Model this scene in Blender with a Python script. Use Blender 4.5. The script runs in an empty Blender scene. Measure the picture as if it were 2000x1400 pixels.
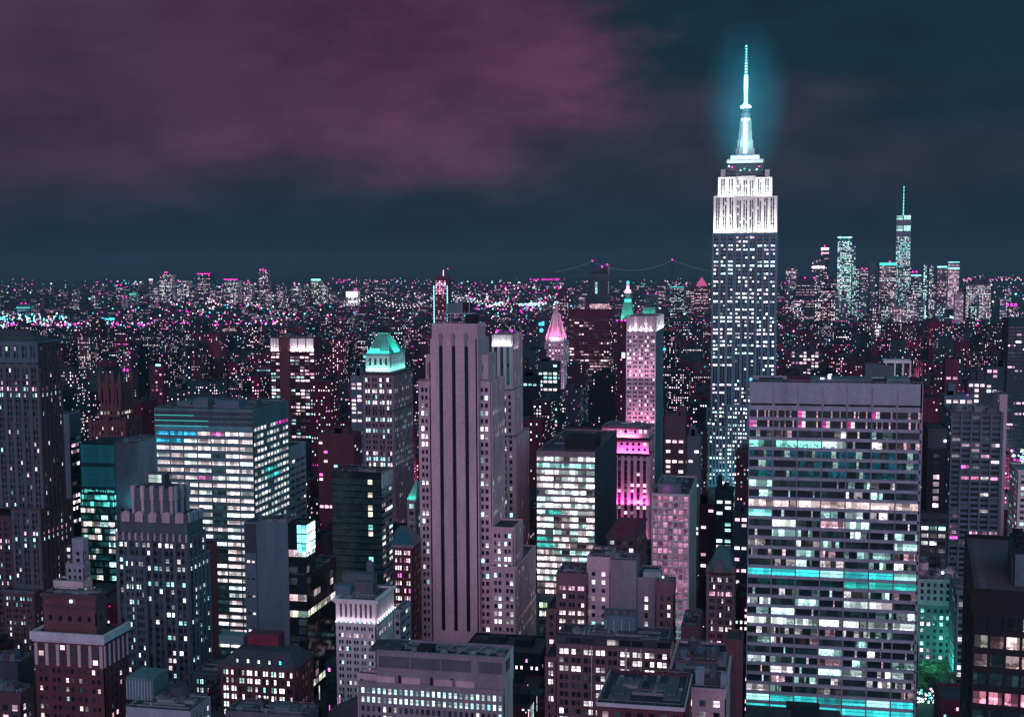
import bpy, math, random
from mathutils import Matrix, Vector
R = math.radians
sc = bpy.context.scene
col = sc.collection

# ------------------------------------------------------------------ camera
F, HY, PPY, CAMZ = 2500.0, 520.0, 751.0, 220.0      # focal length / horizon / optical axis in photo pixels, camera height
PITCH = math.atan((PPY - HY) / F); YAW = R(11.9); ROLL = 0.0052
cam = bpy.data.cameras.new('camera'); camo = bpy.data.objects.new('camera', cam); col.objects.link(camo)
cam.sensor_width = 36.0; cam.lens = F / 2000 * 36; cam.shift_y = (PPY - 700) / 2000
cam.clip_start = 1.0; cam.clip_end = 120000
ROT = Matrix.Rotation(YAW, 3, 'Z') @ Matrix.Rotation(math.pi / 2 - PITCH, 3, 'X') @ Matrix.Rotation(-ROLL, 3, 'Z')
CAM = Vector((0, 0, CAMZ))
camo.matrix_world = Matrix.Translation(CAM) @ ROT.to_4x4()
sc.camera = camo
ROTI = ROT.transposed()

def ray(px, py): return ROT @ Vector(((px - 1000) / F, -(py - PPY) / F, -1.0))
def at(px, py, D):
    d = ray(px, py); return CAM + d * (D / d.y)
def onx(px, py, X):
    d = ray(px, py); return CAM + d * (X / d.x)
def onz(px, py, z):
    d = ray(px, py); return CAM + d * ((z - CAMZ) / d.z)
def pix(p):
    v = ROTI @ (Vector(p) - CAM)
    return (1000 + F * v.x / -v.z, PPY - F * v.y / -v.z)
def zpx(px, py, D): return at(px, py, D).z

# ------------------------------------------------------------------ render / world / sun
sc.view_settings.view_transform = 'Standard'; sc.view_settings.look = 'None'
sc.view_settings.exposure = 0.0; sc.view_settings.gamma = 1.0
sc.cycles.use_denoising = True
sc.cycles.max_bounces = 6; sc.cycles.diffuse_bounces = 2; sc.cycles.glossy_bounces = 2; sc.cycles.volume_bounces = 0
sc.cycles.sample_clamp_indirect = 2.0; sc.cycles.sample_clamp_direct = 40.0
sc.cycles.caustics_reflective = False; sc.cycles.caustics_refractive = False

class NT:
    """tiny helper to write node graphs"""
    def __init__(s, tree): s.t = tree; tree.nodes.clear()
    def n(s, kind, **kw):
        nd = s.t.nodes.new(kind)
        for k, v in kw.items(): setattr(nd, k, v)
        return nd
    def set(s, sock, v):
        if hasattr(v, 'is_linked') or isinstance(v, bpy.types.NodeSocket): s.t.links.new(v, sock)
        else: sock.default_value = v
    def m(s, op, a, b=0.0, c=0.0, clamp=False):
        nd = s.n('ShaderNodeMath', operation=op, use_clamp=clamp)
        s.set(nd.inputs[0], a); s.set(nd.inputs[1], b); s.set(nd.inputs[2], c)
        return nd.outputs[0]
    def sstep(s, x, a, b):
        nd = s.n('ShaderNodeMapRange', interpolation_type='SMOOTHSTEP')
        s.set(nd.inputs['Value'], x); s.set(nd.inputs['From Min'], a); s.set(nd.inputs['From Max'], b)
        return nd.outputs[0]
    def mix(s, f, a, b):
        nd = s.n('ShaderNodeMix', data_type='RGBA', blend_type='MIX')
        s.set(nd.inputs[0], f); s.set(nd.inputs[6], a); s.set(nd.inputs[7], b)
        return nd.outputs[2]
    def mul(s, a, b):
        nd = s.n('ShaderNodeMix', data_type='RGBA', blend_type='MULTIPLY')
        s.set(nd.inputs[0], 1.0); s.set(nd.inputs[6], a); s.set(nd.inputs[7], b)
        return nd.outputs[2]
    def vec(s, x, y, z):
        nd = s.n('ShaderNodeCombineXYZ')
        for i, v in enumerate((x, y, z)): s.set(nd.inputs[i], v)
        return nd.outputs[0]
    def noise(s, v, scale, detail=3.0, rough=0.55):
        nd = s.n('ShaderNodeTexNoise'); s.set(nd.inputs['Vector'], v)
        nd.inputs['Scale'].default_value = scale; nd.inputs['Detail'].default_value = detail; nd.inputs['Roughness'].default_value = rough
        return nd.outputs['Fac']

world = bpy.data.worlds.new('World'); sc.world = world; world.use_nodes = True
w = NT(world.node_tree)
tc = w.n('ShaderNodeTexCoord'); sx = w.n('ShaderNodeSeparateXYZ'); w.t.links.new(tc.outputs['Generated'], sx.inputs[0])
el = w.m('MULTIPLY', w.m('ARCSINE', sx.outputs[2]), 57.2958)
az = w.m('MULTIPLY', w.m('ARCTAN2', sx.outputs[0], sx.outputs[1]), 57.2958)      # degrees east..west of the avenue axis
cv = w.vec(w.m('MULTIPLY', az, 0.10), w.m('MULTIPLY', el, 0.23), 0.0)
n1 = w.noise(cv, 0.62, 4.0, 0.5); n2 = w.noise(cv, 1.7, 4.0, 0.55); n3 = w.noise(w.vec(w.m('MULTIPLY', az, 0.05), w.m('MULTIPLY', el, 0.2), 7.3), 0.8, 2.0, 0.5)
low = w.m('ADD', w.m('MULTIPLY', w.m('ADD', az, 31.0), 0.09), 3.2)
dlt = w.m('ADD', w.m('SUBTRACT', el, low), w.m('MULTIPLY', w.m('SUBTRACT', n1, 0.5), 6.5))
dlt = w.m('ADD', dlt, w.m('MULTIPLY', w.m('SUBTRACT', n2, 0.5), 5.0))
m_low = w.sstep(dlt, -1.6, 3.2)
dr = w.m('ADD', w.m('SUBTRACT', -7.0, az), w.m('ADD', w.m('MULTIPLY', w.m('SUBTRACT', n1, 0.5), 8.0), w.m('MULTIPLY', w.m('SUBTRACT', n2, 0.5), 10.0)))
m_r = w.sstep(dr, -2.6, 3.8)
cloud = w.m('MULTIPLY', m_low, m_r)
n4 = w.noise(cv, 3.4, 6.0, 0.62)
tex = w.m('ADD', 0.42, w.m('ADD', w.m('MULTIPLY', w.sstep(n1, 0.28, 0.72), 0.62), w.m('ADD', w.m('MULTIPLY', w.sstep(n2, 0.30, 0.72), 0.26), w.m('MULTIPLY', n4, 0.24))))
teal = (0.0085, 0.027, 0.045, 1); navy = (0.013, 0.022, 0.039, 1); mauve = (0.098, 0.037, 0.084, 1)
# dull grey-purple veil in patches, teal in the clear part
veil = w.m('MULTIPLY', w.sstep(n3, 0.42, 0.68), w.sstep(el, 1.0, 6.0))
left_mid = w.m('MULTIPLY', w.sstep(az, -8.0, -30.0), w.sstep(el, 1.0, 4.5))
c0 = w.mix(w.m('MULTIPLY', veil, w.m('ADD', 0.45, n4)), teal, (0.040, 0.032, 0.060, 1))
c0 = w.mix(w.m('MULTIPLY', left_mid, 0.45), c0, (0.040, 0.028, 0.060, 1))
c0 = w.mix(w.sstep(el, 3.0, 0.0), c0, navy)
mv = w.n('ShaderNodeMix', data_type='RGBA', blend_type='MULTIPLY'); mv.inputs[0].default_value = 1.0
w.t.links.new(w.mix(w.sstep(az, -15.0, -31.0), mauve, (0.056, 0.032, 0.070, 1)), mv.inputs[6]); w.t.links.new(w.vec(tex, tex, tex), mv.inputs[7])
gv = w.m('ADD', 0.80, w.m('ADD', w.m('MULTIPLY', w.sstep(n2, 0.3, 0.7), 0.26), w.m('MULTIPLY', n4, 0.18)))
c0 = w.mul(c0, w.vec(gv, gv, gv))
sky = w.mix(cloud, c0, mv.outputs[2])
# the lit-up cloud base of the theatre district, off to the west and out of the frame
west = w.m('MULTIPLY', w.sstep(w.m('ABSOLUTE', w.m('SUBTRACT', az, 96.0)), 58.0, 22.0), w.m('MULTIPLY', w.sstep(el, 46.0, 8.0), w.sstep(el, -6.0, 2.0)))
sky = w.mix(west, sky, (0.16, 0.80, 1.10, 1))
sky = w.mix(w.sstep(el, 14.0, 40.0), sky, (0.035, 0.17, 0.23, 1))
bg = w.n('ShaderNodeBackground'); w.t.links.new(sky, bg.inputs[0]); bg.inputs[1].default_value = 1.0
wo = w.n('ShaderNodeOutputWorld'); w.t.links.new(bg.outputs[0], wo.inputs[0])
world.cycles.sampling_method = 'MANUAL'; world.cycles.sample_map_resolution = 512

# midtown's glow: one low, broad, mauve light from behind the camera
sun = bpy.data.lights.new('sun', 'SUN'); suno = bpy.data.objects.new('sun', sun); col.objects.link(suno)
sun.energy = 1.22; sun.angle = R(45); sun.color = (0.95, 0.66, 1.0)
suno.rotation_euler = Vector((-0.12, 1.0, -0.34)).to_track_quat('-Z', 'Y').to_euler()
suno.location = (0, -200, 400)

# ------------------------------------------------------------------ materials
MATS = {}
def wallmat(name, c, rough=0.85, var=0.5, scale=0.11, streak=True):
    m = bpy.data.materials.new(name); m.use_nodes = True; t = NT(m.node_tree)
    g = t.n('ShaderNodeNewGeometry'); 
    mp = t.n('ShaderNodeMapping'); t.t.links.new(g.outputs['Position'], mp.inputs[0])
    mp.inputs['Scale'].default_value = (1.0, 1.0, 0.22) if streak else (1, 1, 1)
    a = t.noise(mp.outputs[0], scale, 5.0, 0.62); b = t.noise(g.outputs['Position'], scale * 7, 4.0, 0.7)
    f = t.m('ADD', t.m('MULTIPLY', t.m('SUBTRACT', a, 0.5), 2.0 * var), t.m('MULTIPLY', t.m('SUBTRACT', b, 0.5), 1.6 * var))
    f = t.m('ADD', 1.0, f)
    p = t.n('ShaderNodeBsdfPrincipled'); o = t.n('ShaderNodeOutputMaterial')
    t.t.links.new(t.mul((*c, 1), t.vec(f, f, f)), p.inputs['Base Color'])
    p.inputs['Roughness'].default_value = rough; p.inputs['Specular IOR Level'].default_value = 0.25
    t.t.links.new(p.outputs[0], o.inputs[0]); MATS[name] = m; return m
for nm, c in dict(stone=(.225,.21,.24), pale=(.55,.52,.52), limestone=(.42,.39,.40), mauvestone=(.52,.385,.43), grey=(.085,.12,.145), darkgrey=(.10,.11,.13),  # grey: darkened and tealed, shade of the lower-left fronts put into it
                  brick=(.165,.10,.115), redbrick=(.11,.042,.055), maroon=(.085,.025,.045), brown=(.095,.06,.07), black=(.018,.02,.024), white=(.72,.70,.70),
                  travertine=(.30,.325,.385), pinkstone=(.52,.40,.44), teal=(.10,.19,.21), bluegrey=(.095,.155,.195), slate=(.05,.06,.075), roof=(.045,.05,.06),
                  roofpink=(.13,.08,.095), copper=(.16,.42,.36), tan=(.24,.19,.21), asphalt=(.035,.037,.045), metal=(.20,.22,.25), bark=(.06,.045,.04),
                  redroof=(.16,.03,.055), rust=(.13,.065,.07), cornice=(.50,.52,.58), ghost=(.27,.32,.38), esb=(.13,.25,.31), espan=(.025,.06,.08), tealgrey=(.105,.155,.185), span=(.065,.07,.09), shaftshade=(.085,.115,.135), f_brick=(.05,.02,.03), f_red=(.085,.016,.034), f_brown=(.034,.022,.030), f_shade=(.011,.026,.034), f_slate=(.007,.018,.025), f_grey=(.034,.055,.064), f_blue=(.020,.05,.06), f_tan=(.075,.055,.062)).items():  # f_ walls darkened and tinted to hold shade and street glow in the colour
    wallmat(nm, c)

def glassmat():
    m = bpy.data.materials.new('window glass'); m.use_nodes = True; t = NT(m.node_tree)
    lit = t.n('ShaderNodeAttribute', attribute_name='lit'); sd = t.n('ShaderNodeAttribute', attribute_name='seed'); vr = t.n('ShaderNodeAttribute', attribute_name='var')
    uv = t.n('ShaderNodeUVMap'); s = t.n('ShaderNodeSeparateXYZ'); t.t.links.new(uv.outputs[0], s.inputs[0])
    x, y = s.outputs[0], s.outputs[1]; seed = sd.outputs['Fac']; var = vr.outputs['Fac']
    v1 = t.vec(t.m('ADD', t.m('MULTIPLY', x, 0.55), t.m('MULTIPLY', seed, 91.0)), t.m('ADD', t.m('MULTIPLY', y, 2.2), t.m('MULTIPLY', seed, 37.0)), t.m('MULTIPLY', seed, 11.0))
    na = t.noise(v1, 1.6, 4.0, 0.65)
    cell = t.m('FLOOR', t.m('ADD', t.m('MULTIPLY', x, 0.42), t.m('MULTIPLY', seed, 13.7)))
    wn = t.n('ShaderNodeTexWhiteNoise', noise_dimensions='2D'); t.t.links.new(t.vec(cell, t.m('MULTIPLY', seed, 100.0), 0.0), wn.inputs[0])
    room = t.m('ADD', 0.10, t.m('MULTIPLY', t.sstep(wn.outputs[0], 0.18, 0.60), 1.0))          # some rooms dark, some bright
    clut = t.m('ADD', 0.25, t.m('MULTIPLY', t.sstep(na, 0.36, 0.60), 0.85))
    desk = t.m('ADD', 1.0, t.m('MULTIPLY', t.sstep(y, 0.70, 0.28), t.m('SUBTRACT', clut, 1.0)))
    fx = t.m('FRACT', t.m('ADD', t.m('MULTIPLY', x, 0.66), t.m('MULTIPLY', seed, 5.1)))
    mull = t.m('ADD', 0.55, t.m('MULTIPLY', t.sstep(t.m('ABSOLUTE', t.m('SUBTRACT', fx, 0.5)), 0.49, 0.44), 0.45))
    pat = t.m('MULTIPLY', t.m('MULTIPLY', room, desk), mull); pat = t.m('MULTIPLY', t.m('MULTIPLY', pat, t.m('ADD', 0.35, pat)), 1.0)
    k = t.m('ADD', t.m('SUBTRACT', 1.0, var), t.m('MULTIPLY', var, t.m('MULTIPLY', pat, 1.35)))
    k = t.m('MULTIPLY', k, t.m('ADD', 0.95, t.m('MULTIPLY', na, 1.0)))
    thr = t.m('MULTIPLY', t.m('FRACT', t.m('MULTIPLY', seed, 7.31)), 1.7)                           # roller blinds pulled part of the way down
    k = t.m('MULTIPLY', k, t.m('SUBTRACT', 1.0, t.m('MULTIPLY', t.m('GREATER_THAN', y, thr), 0.62)))
    sash = t.m('MULTIPLY', t.m('LESS_THAN', t.m('ABSOLUTE', t.m('SUBTRACT', y, 0.52)), 0.045), t.m('LESS_THAN', var, 0.45))
    k = t.m('MULTIPLY', k, t.m('SUBTRACT', 1.0, t.m('MULTIPLY', sash, 0.75)))
    p = t.n('ShaderNodeBsdfPrincipled'); o = t.n('ShaderNodeOutputMaterial')
    t.t.links.new(t.mix(lit.outputs['Alpha'], (0.012, 0.018, 0.024, 1), (0.11, 0.12, 0.14, 1)), p.inputs['Base Color'])
    p.inputs['Roughness'].default_value = 0.18; p.inputs['Specular IOR Level'].default_value = 0.6
    t.t.links.new(lit.outputs['Color'], p.inputs['Emission Color']); t.t.links.new(k, p.inputs['Emission Strength'])
    t.t.links.new(p.outputs[0], o.inputs[0]); m.cycles.emission_sampling = 'NONE'; MATS['glass'] = m
glassmat()
def glow(name, c, s, sample=False):
    m = bpy.data.materials.new(name); m.use_nodes = True; t = NT(m.node_tree)
    e = t.n('ShaderNodeEmission'); e.inputs[0].default_value = (*c, 1); e.inputs[1].default_value = s
    o = t.n('ShaderNodeOutputMaterial'); t.t.links.new(e.outputs[0], o.inputs[0])
    m.cycles.emission_sampling = 'AUTO' if sample else 'NONE'; MATS[name] = m; return m
glow('g_cyan', (.25, .95, 1.0), 3.2); glow('g_blue', (.08, .65, 1.0), 2.2); glow('g_mag', (1.0, .03, .62), 3.2); glow('g_pink', (1.0, .45, .65), 3.0)
glow('g_white', (1.0, .93, .93), 3.0); glow('g_teal', (.08, .8, .72), 1.6); glow('g_dimteal', (.15, .9, .85), .7); glow('g_ice', (.62, 1.0, 1.0), 4.5)
def darkglass():
    m = bpy.data.materials.new('dark glass'); m.use_nodes = True; p = m.node_tree.nodes['Principled BSDF']
    p.inputs['Base Color'].default_value = (.012, .02, .026, 1); p.inputs['Roughness'].default_value = .12; MATS['dark'] = m
darkglass()
def tealglass():
    m = bpy.data.materials.new('teal glass'); m.use_nodes = True; p = m.node_tree.nodes['Principled BSDF']
    p.inputs['Base Color'].default_value = (.02, .09, .12, 1); p.inputs['Roughness'].default_value = .25; MATS['tealglass'] = m
tealglass()

# ------------------------------------------------------------------ mesh building
class MB:
    def __init__(s): s.v = []; s.f = []; s.m = []; s.lit = []; s.seed = []; s.var = []; s.uv = []; s.names = []
    def mi(s, name):
        if name not in s.names: s.names.append(name)
        return s.names.index(name)
    def poly(s, pts, mat, lit=None, seed=0.0, var=0.0, uv=None):
        b = len(s.v); s.v.extend([tuple(p) for p in pts]); n = len(pts)
        s.f.append(tuple(range(b, b + n))); s.m.append(s.mi(mat)); s.lit.append(lit or (0, 0, 0, 0)); s.seed.append(seed); s.var.append(var)
        s.uv.append(uv or ((0, 0),) * n)
    def box(s, x0, x1, y0, y1, z0, z1, mat, top=None, bottom=False):
        a, b, c, d = (x0, y0), (x1, y0), (x1, y1), (x0, y1)
        for p, q in ((a, b), (b, c), (c, d), (d, a)):
            s.poly([(*p, z0), (*q, z0), (*q, z1), (*p, z1)], mat)
        s.poly([(*a, z1), (*b, z1), (*c, z1), (*d, z1)], top or mat)
        if bottom: s.poly([(*d, z0), (*c, z0), (*b, z0), (*a, z0)], mat)
    def frus(s, x0, x1, y0, y1, z0, X0, X1, Y0, Y1, z1, mat, cap=True):
        a = [(x0, y0, z0), (x1, y0, z0), (x1, y1, z0), (x0, y1, z0)]; b = [(X0, Y0, z1), (X1, Y0, z1), (X1, Y1, z1), (X0, Y1, z1)]
        for i in range(4):
            j = (i + 1) % 4; s.poly([a[i], a[j], b[j], b[i]], mat)
        if cap: s.poly(b, mat)
    def cyl(s, cx, cy, z0, z1, r0, r1, mat, n=16, cap=True, ph=0.0):
        A = [(cx + r0 * math.cos(ph + 6.28319 * i / n), cy + r0 * math.sin(ph + 6.28319 * i / n), z0) for i in range(n)]
        B = [(cx + r1 * math.cos(ph + 6.28319 * i / n), cy + r1 * math.sin(ph + 6.28319 * i / n), z1) for i in range(n)]
        for i in range(n):
            j = (i + 1) % n; s.poly([A[i], A[j], B[j], B[i]], mat)
        if cap: s.poly(B, mat)
    def beam(s, p, q, wd, mat):
        p, q = Vector(p), Vector(q); d = (q - p).normalized()
        u = d.cross(Vector((0, 0, 1)) if abs(d.z) < .9 else Vector((1, 0, 0))).normalized() * wd / 2; v = d.cross(u).normalized() * wd / 2
        A = [p + u + v, p - u + v, p - u - v, p + u - v]; B = [q + u + v, q - u + v, q - u - v, q + u - v]
        for i in range(4):
            j = (i + 1) % 4; s.poly([A[i], A[j], B[j], B[i]], mat)
        s.poly(A[::-1], mat); s.poly(B, mat)
    def ball(s, c, r, mat, n=6):
        x, y, z = c; ring = [[(x + r * math.cos(t) * math.cos(6.2832 * i / n), y + r * math.cos(t) * math.sin(6.2832 * i / n), z + r * math.sin(t)) for i in range(n)] for t in (-.6, .6)]
        for i in range(n):
            j = (i + 1) % n
            s.poly([ring[0][i], ring[0][j], ring[1][j], ring[1][i]], mat)
            s.poly([ring[1][i], ring[1][j], (x, y, z + r)], mat); s.poly([ring[0][j], ring[0][i], (x, y, z - r)], mat)
    def octa(s, c, r, mat):
        x, y, z = c; P = [(x + r, y, z), (x, y + r, z), (x - r, y, z), (x, y - r, z)]
        for i in range(4):
            j = (i + 1) % 4; s.poly([P[i], P[j], (x, y, z + r)], mat); s.poly([P[j], P[i], (x, y, z - r)], mat)
    def build(s, name, parent=None, off=Vector((0, 0, 0))):
        me = bpy.data.meshes.new(name)
        ox, oy, oz = off
        me.from_pydata([(a - ox, b - oy, c - oz) for a, b, c in s.v], [], s.f)
        for nme in s.names: me.materials.append(MATS[nme])
        me.polygons.foreach_set('material_index', s.m)
        if any(nme == 'glass' for nme in s.names):
            a = me.attributes.new('lit', 'FLOAT_COLOR', 'FACE'); a.data.foreach_set('color', [x for c in s.lit for x in c])
            a = me.attributes.new('seed', 'FLOAT', 'FACE'); a.data.foreach_set('value', s.seed)
            a = me.attributes.new('var', 'FLOAT', 'FACE'); a.data.foreach_set('value', s.var)
            u = me.uv_layers.new(name='UVMap'); u.data.foreach_set('uv', [x for f in s.uv for p in f for x in p])
        o = bpy.data.objects.new(name, me); col.objects.link(o)
        if parent: o.parent = parent
        return o

# ------------------------------------------------------------------ window lighting
WHITE = [(1, .87, .92), (1, .78, .86), (.76, 1, 1), (1, .93, .97)]
PINKW = [(1, .66, .78), (1, .76, .84), (1, .86, .90), (1, .50, .72)]
COOL = [(.55, 1, 1), (.35, .92, 1), (.85, 1, 1), (.4, 1, .92)]
MIX = WHITE * 2 + PINKW * 2 + COOL + [(1, .10, .70)]
CITY = PINKW + [(1, .30, .62), (1, .12, .66), (1, .75, .8), (.75, 1, 1), (.35, .95, 1), (1, .9, .9), (1, .5, .75)]
def lights(p=.25, row=0.0, fill=.85, pal=MIX, b=1.5, rowpal=None, dim=.35, blind=.25, seq=None):
    st = {}
    def f(g, r, c):
        if r not in st: st[r] = (g.random() < row, g.choice(rowpal or pal))
        on, rc = st[r]
        pr = fill if on else p
        if seq and r in seq: pr, rc, on = seq[r][0], seq[r][1], True
        bl = g.random() * .8 if g.random() < blind else 0.0
        if g.random() < pr:
            k = rc if on and g.random() < .8 else g.choice(pal)
            s = b * (g.uniform(.10, .4) if g.random() < dim else g.uniform(.6, 1.3))
            return (k[0] * s, k[1] * s, k[2] * s, bl)
        t = g.random()
        if t < .22: s = .035 * g.random(); return (s * .5, s * .9, s, bl)
        return (0, 0, 0, bl * .7)
    return f

def style(floor=3.7, bay=3.2, wf=.6, hf=.55, rec=.35, g=1, sub=.12, pier=0.0, lit=None, top=1.5, bot=0.0, margin=.8, var=None, sp=None):
    return dict(floor=floor, bay=bay, wf=wf, hf=hf, rec=rec, g=g, sub=sub, pier=pier, lit=lit or lights(), top=top, bot=bot, margin=margin, var=var, sp=sp)

def columns(W, s):
    n = max(1, round((W - 2 * s['margin']) / s['bay'])); p = (W - 2 * s['margin']) / n; out = []
    for i in range(n):
        a = s['margin'] + i * p + p * (1 - s['wf']) / 2; b = a + p * s['wf']; g = s['g']
        gap = p * s['wf'] * s['sub'] if g > 1 else 0; ww = (b - a - gap * (g - 1)) / g
        for k in range(g): out.append((a + k * (ww + gap), a + k * (ww + gap) + ww, k > 0))
    return out
HERO = []          # footprints (x0, x1, y0, y1) that the filler blocks keep clear of

SUBS = ('roof_unit', 'roof_fan', 'roof_pipe', 'roof_rail', 'tar_patch', 'cooling_tower', 'duct', 'water_tank', 'antenna', 'roof_beam', 'roof_house', 'roof_lamp', 'plant_house')   # pieces that sit on a roof part
class Bld:
    base = None
    def __init__(s, name, label, D, cat='skyscraper', group=None, seed=None, yvis=1400, maxwin=100):
        s.name, s.label, s.cat, s.group, s.D, s.yvis, s.maxwin = name, label, cat, group, D, yvis, maxwin
        s.g = random.Random(seed if seed is not None else label); s.parts = []; s.panes = []; s.wall = MB(); s.roofm = MB(); s.lamps = []; s.rect = None; s.L = None
    def part(s, name, under=None): m = MB(); s.parts.append((name, m)); m.under = under or (s.base if name in SUBS else None); return m
    def fac(s, P0, U, N, z0, z1, W, st, mat, mb=None):
        mb = mb or s.wall
        def P(u, z, d=0.0): return (P0[0] + U[0] * u - N[0] * d, P0[1] + U[1] * u - N[1] * d, z)
        def q(u0, u1, a, b, d=0.0, mm=None): mb.poly([P(u0, a, d), P(u1, a, d), P(u1, b, d), P(u0, b, d)], mm or mat)
        if st is None or W < 2.0: q(0, W, z0, z1); return
        fl, hf, rec, pd = st['floor'], st['hf'], st['rec'], st['pier']
        cols = columns(W, st); zt = z1 - st['top']
        xm = P(W / 2, z1); pm = pix(xm)[0]; lim = max(z0 + st['bot'], at(min(2100, max(-100, pm)), s.yvis + 45, max(50, xm[1])).z); sm = st['sp'] or mat
        rows = []; z = zt
        while z - fl >= lim - 1e-6: rows.append((z - fl + fl * (1 - hf) * .5, z - fl + fl * (1 + hf) * .5)); z -= fl
        if not rows: q(0, W, z0, z1); return
        zl = z
        q(0, W, zt, z1)
        if zl > z0 + .01: q(0, W, z0, zl)
        edges = [(0.0, cols[0][0], False)] + [(cols[i][1], cols[i + 1][0], cols[i + 1][2]) for i in range(len(cols) - 1)] + [(cols[-1][1], W, False)]
        for a, b, minor in edges:
            p = 0.0 if minor else pd; top = z1 if p > 0 else zt; bt = z0 if p > 0 else zl
            q(a, b, bt, top, -p)
            mb.poly([P(a, bt, rec), P(a, bt, -p), P(a, top, -p), P(a, top, rec)], mat); mb.poly([P(b, bt, -p), P(b, bt, rec), P(b, top, rec), P(b, top, -p)], mat)
            if p > 0: mb.poly([P(a, top, -p), P(b, top, -p), P(b, top, 0), P(a, top, 0)], mat)
        nr = len(rows)
        for c, (a, b, _) in enumerate(cols):
            hi = zt
            for r, (w0, w1) in enumerate(rows):
                q(a, b, w1, hi, 0.0, sm)
                mb.poly([P(a, w1, 0), P(a, w1, rec), P(b, w1, rec), P(b, w1, 0)], mat); mb.poly([P(a, w0, rec), P(a, w0, 0), P(b, w0, 0), P(b, w0, rec)], mat)
                lit = st['lit'](s.g, r, c)
                var = st['var'] if st['var'] is not None else min(1.0, max(.25, (b - a) / 6))
                s.panes.append(([P(a, w0, rec), P(b, w0, rec), P(b, w1, rec), P(a, w1, rec)], lit, s.g.random(), var, ((0, 0), (b - a, 0), (b - a, 1), (0, 1)), N))
                hi = w0
            q(a, b, zl, hi, 0.0, sm)
    def tier(s, xl, xr, yt, far=None, dep=None, yb=None, st=None, str_=0, mat='stone', rmat='roof', off=0.0, parapet=.9, roof=True, zb=None, left=False, stl=None, smat=None, back=True):
        """one block: photo x of the two front corners, photo y of its top; far = photo x of the back right corner"""
        D = s.D + off; A = at(xl, yt, D); B = at(xr, yt, D)
        x0, x1, z1 = A.x, B.x, (A.z + B.z) / 2; y0 = D
        if dep is None: y1 = max(y0 + 1.5, onx(far, yt, x1).y)
        else: y1 = y0 + dep
        z0 = zb if zb is not None else (0.0 if yb is None else (at(xl, yb, D).z + at(xr, yb, D).z) / 2)
        return s.blk(x0, x1, y0, y1, z0, z1, st, st if str_ == 0 else str_, mat, rmat, parapet, roof, left, stl, smat, back)
    def blk(s, x0, x1, y0, y1, z0, z1, st=None, str_=None, mat='stone', rmat='roof', parapet=.9, roof=True, left=False, stl=None, smat=None, back=True):
        if s.L is None: s.L = Vector(((x0 + x1) / 2, y0, 0))
        s.rect = (x0, x1, y0, y1) if s.rect is None else (min(s.rect[0], x0), max(s.rect[1], x1), min(s.rect[2], y0), max(s.rect[3], y1))
        ph = parapet if roof else 0
        s.fac((x0, y0), (1, 0), (0, -1), z0, z1, x1 - x0, st, mat)
        s.fac((x1, y0), (0, 1), (1, 0), z0, z1, y1 - y0, str_, smat or mat)
        s.fac((x0, y1), (0, -1), (-1, 0), z0, z1, y1 - y0, stl if left else None, smat or mat)
        s.fac((x1, y1), (-1, 0), (0, 1), z0, z1, x1 - x0, None, mat)
        if roof:
            t = .45; X0, X1, Y0, Y1 = x0 + t, x1 - t, y0 + t, y1 - t; m = s.wall
            for p, q, r, u in (((x0, y0), (x1, y0), (X1, Y0), (X0, Y0)), ((x1, y0), (x1, y1), (X1, Y1), (X1, Y0)), ((x1, y1), (x0, y1), (X0, Y1), (X1, Y1)), ((x0, y1), (x0, y0), (X0, Y0), (X0, Y1))):
                m.poly([(*p, z1), (*q, z1), (*r, z1), (*u, z1)], mat); m.poly([(*u, z1), (*r, z1), (*r, z1 - ph), (*u, z1 - ph)], mat)
            rp = s.part('roof'); s.base = rp; rp.poly([(X0, Y0, z1 - ph), (X1, Y0, z1 - ph), (X1, Y1, z1 - ph), (X0, Y1, z1 - ph)], rmat)
        bx = type('B', (), {})(); bx.roof = s.base; bx.x0, bx.x1, bx.y0, bx.y1, bx.z0, bx.z1 = x0, x1, y0, y1, z0, z1; return bx
    def clutter(s, b, n=5, hmax=4.0, mat=('metal', 'darkgrey', 'grey'), frac=.8, fans=0, tank=False, z=None, mast=False):
        """machine rooms, cooling units, ducts and rails on a roof"""
        s.base = b.roof; g = s.g; z = (b.z1 - .9) if z is None else z; w, d = b.x1 - b.x0, b.y1 - b.y0
        for k in range(4):                      # rail along the parapet
            m = s.part('roof_rail'); x_, y_ = ((b.x0 + .8, b.y0 + .8), (b.x1 - .8, b.y0 + .8), (b.x1 - .8, b.y1 - .8), (b.x0 + .8, b.y1 - .8))[k]; u_, v_ = ((b.x1 - .8, b.y0 + .8), (b.x1 - .8, b.y1 - .8), (b.x0 + .8, b.y1 - .8), (b.x0 + .8, b.y0 + .8))[k]
            m.beam((x_, y_, z + 1.7), (u_, v_, z + 1.7), .14, 'metal')
            for j in range(7): m.beam((x_ + (u_ - x_) * j / 6, y_ + (v_ - y_) * j / 6, z), (x_ + (u_ - x_) * j / 6, y_ + (v_ - y_) * j / 6, z + 1.7), .12, 'metal')
        for i in range(n + 2):
            m = s.part('roof_fan'); r = g.uniform(.4, .9); x = b.x0 + w * g.uniform(.08, .92); y = b.y0 + d * g.uniform(.12, .92); m.cyl(x, y, z, z + g.uniform(.8, 1.6), r, r, g.choice(('metal', 'grey', 'ghost')), 8)
        for i in range(2):
            m = s.part('roof_pipe'); y = b.y0 + d * g.uniform(.15, .85); m.beam((b.x0 + w * .1, y, z + .5), (b.x0 + w * .9, y, z + .5), .3, g.choice(('metal', 'rust', 'ghost')))
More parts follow.
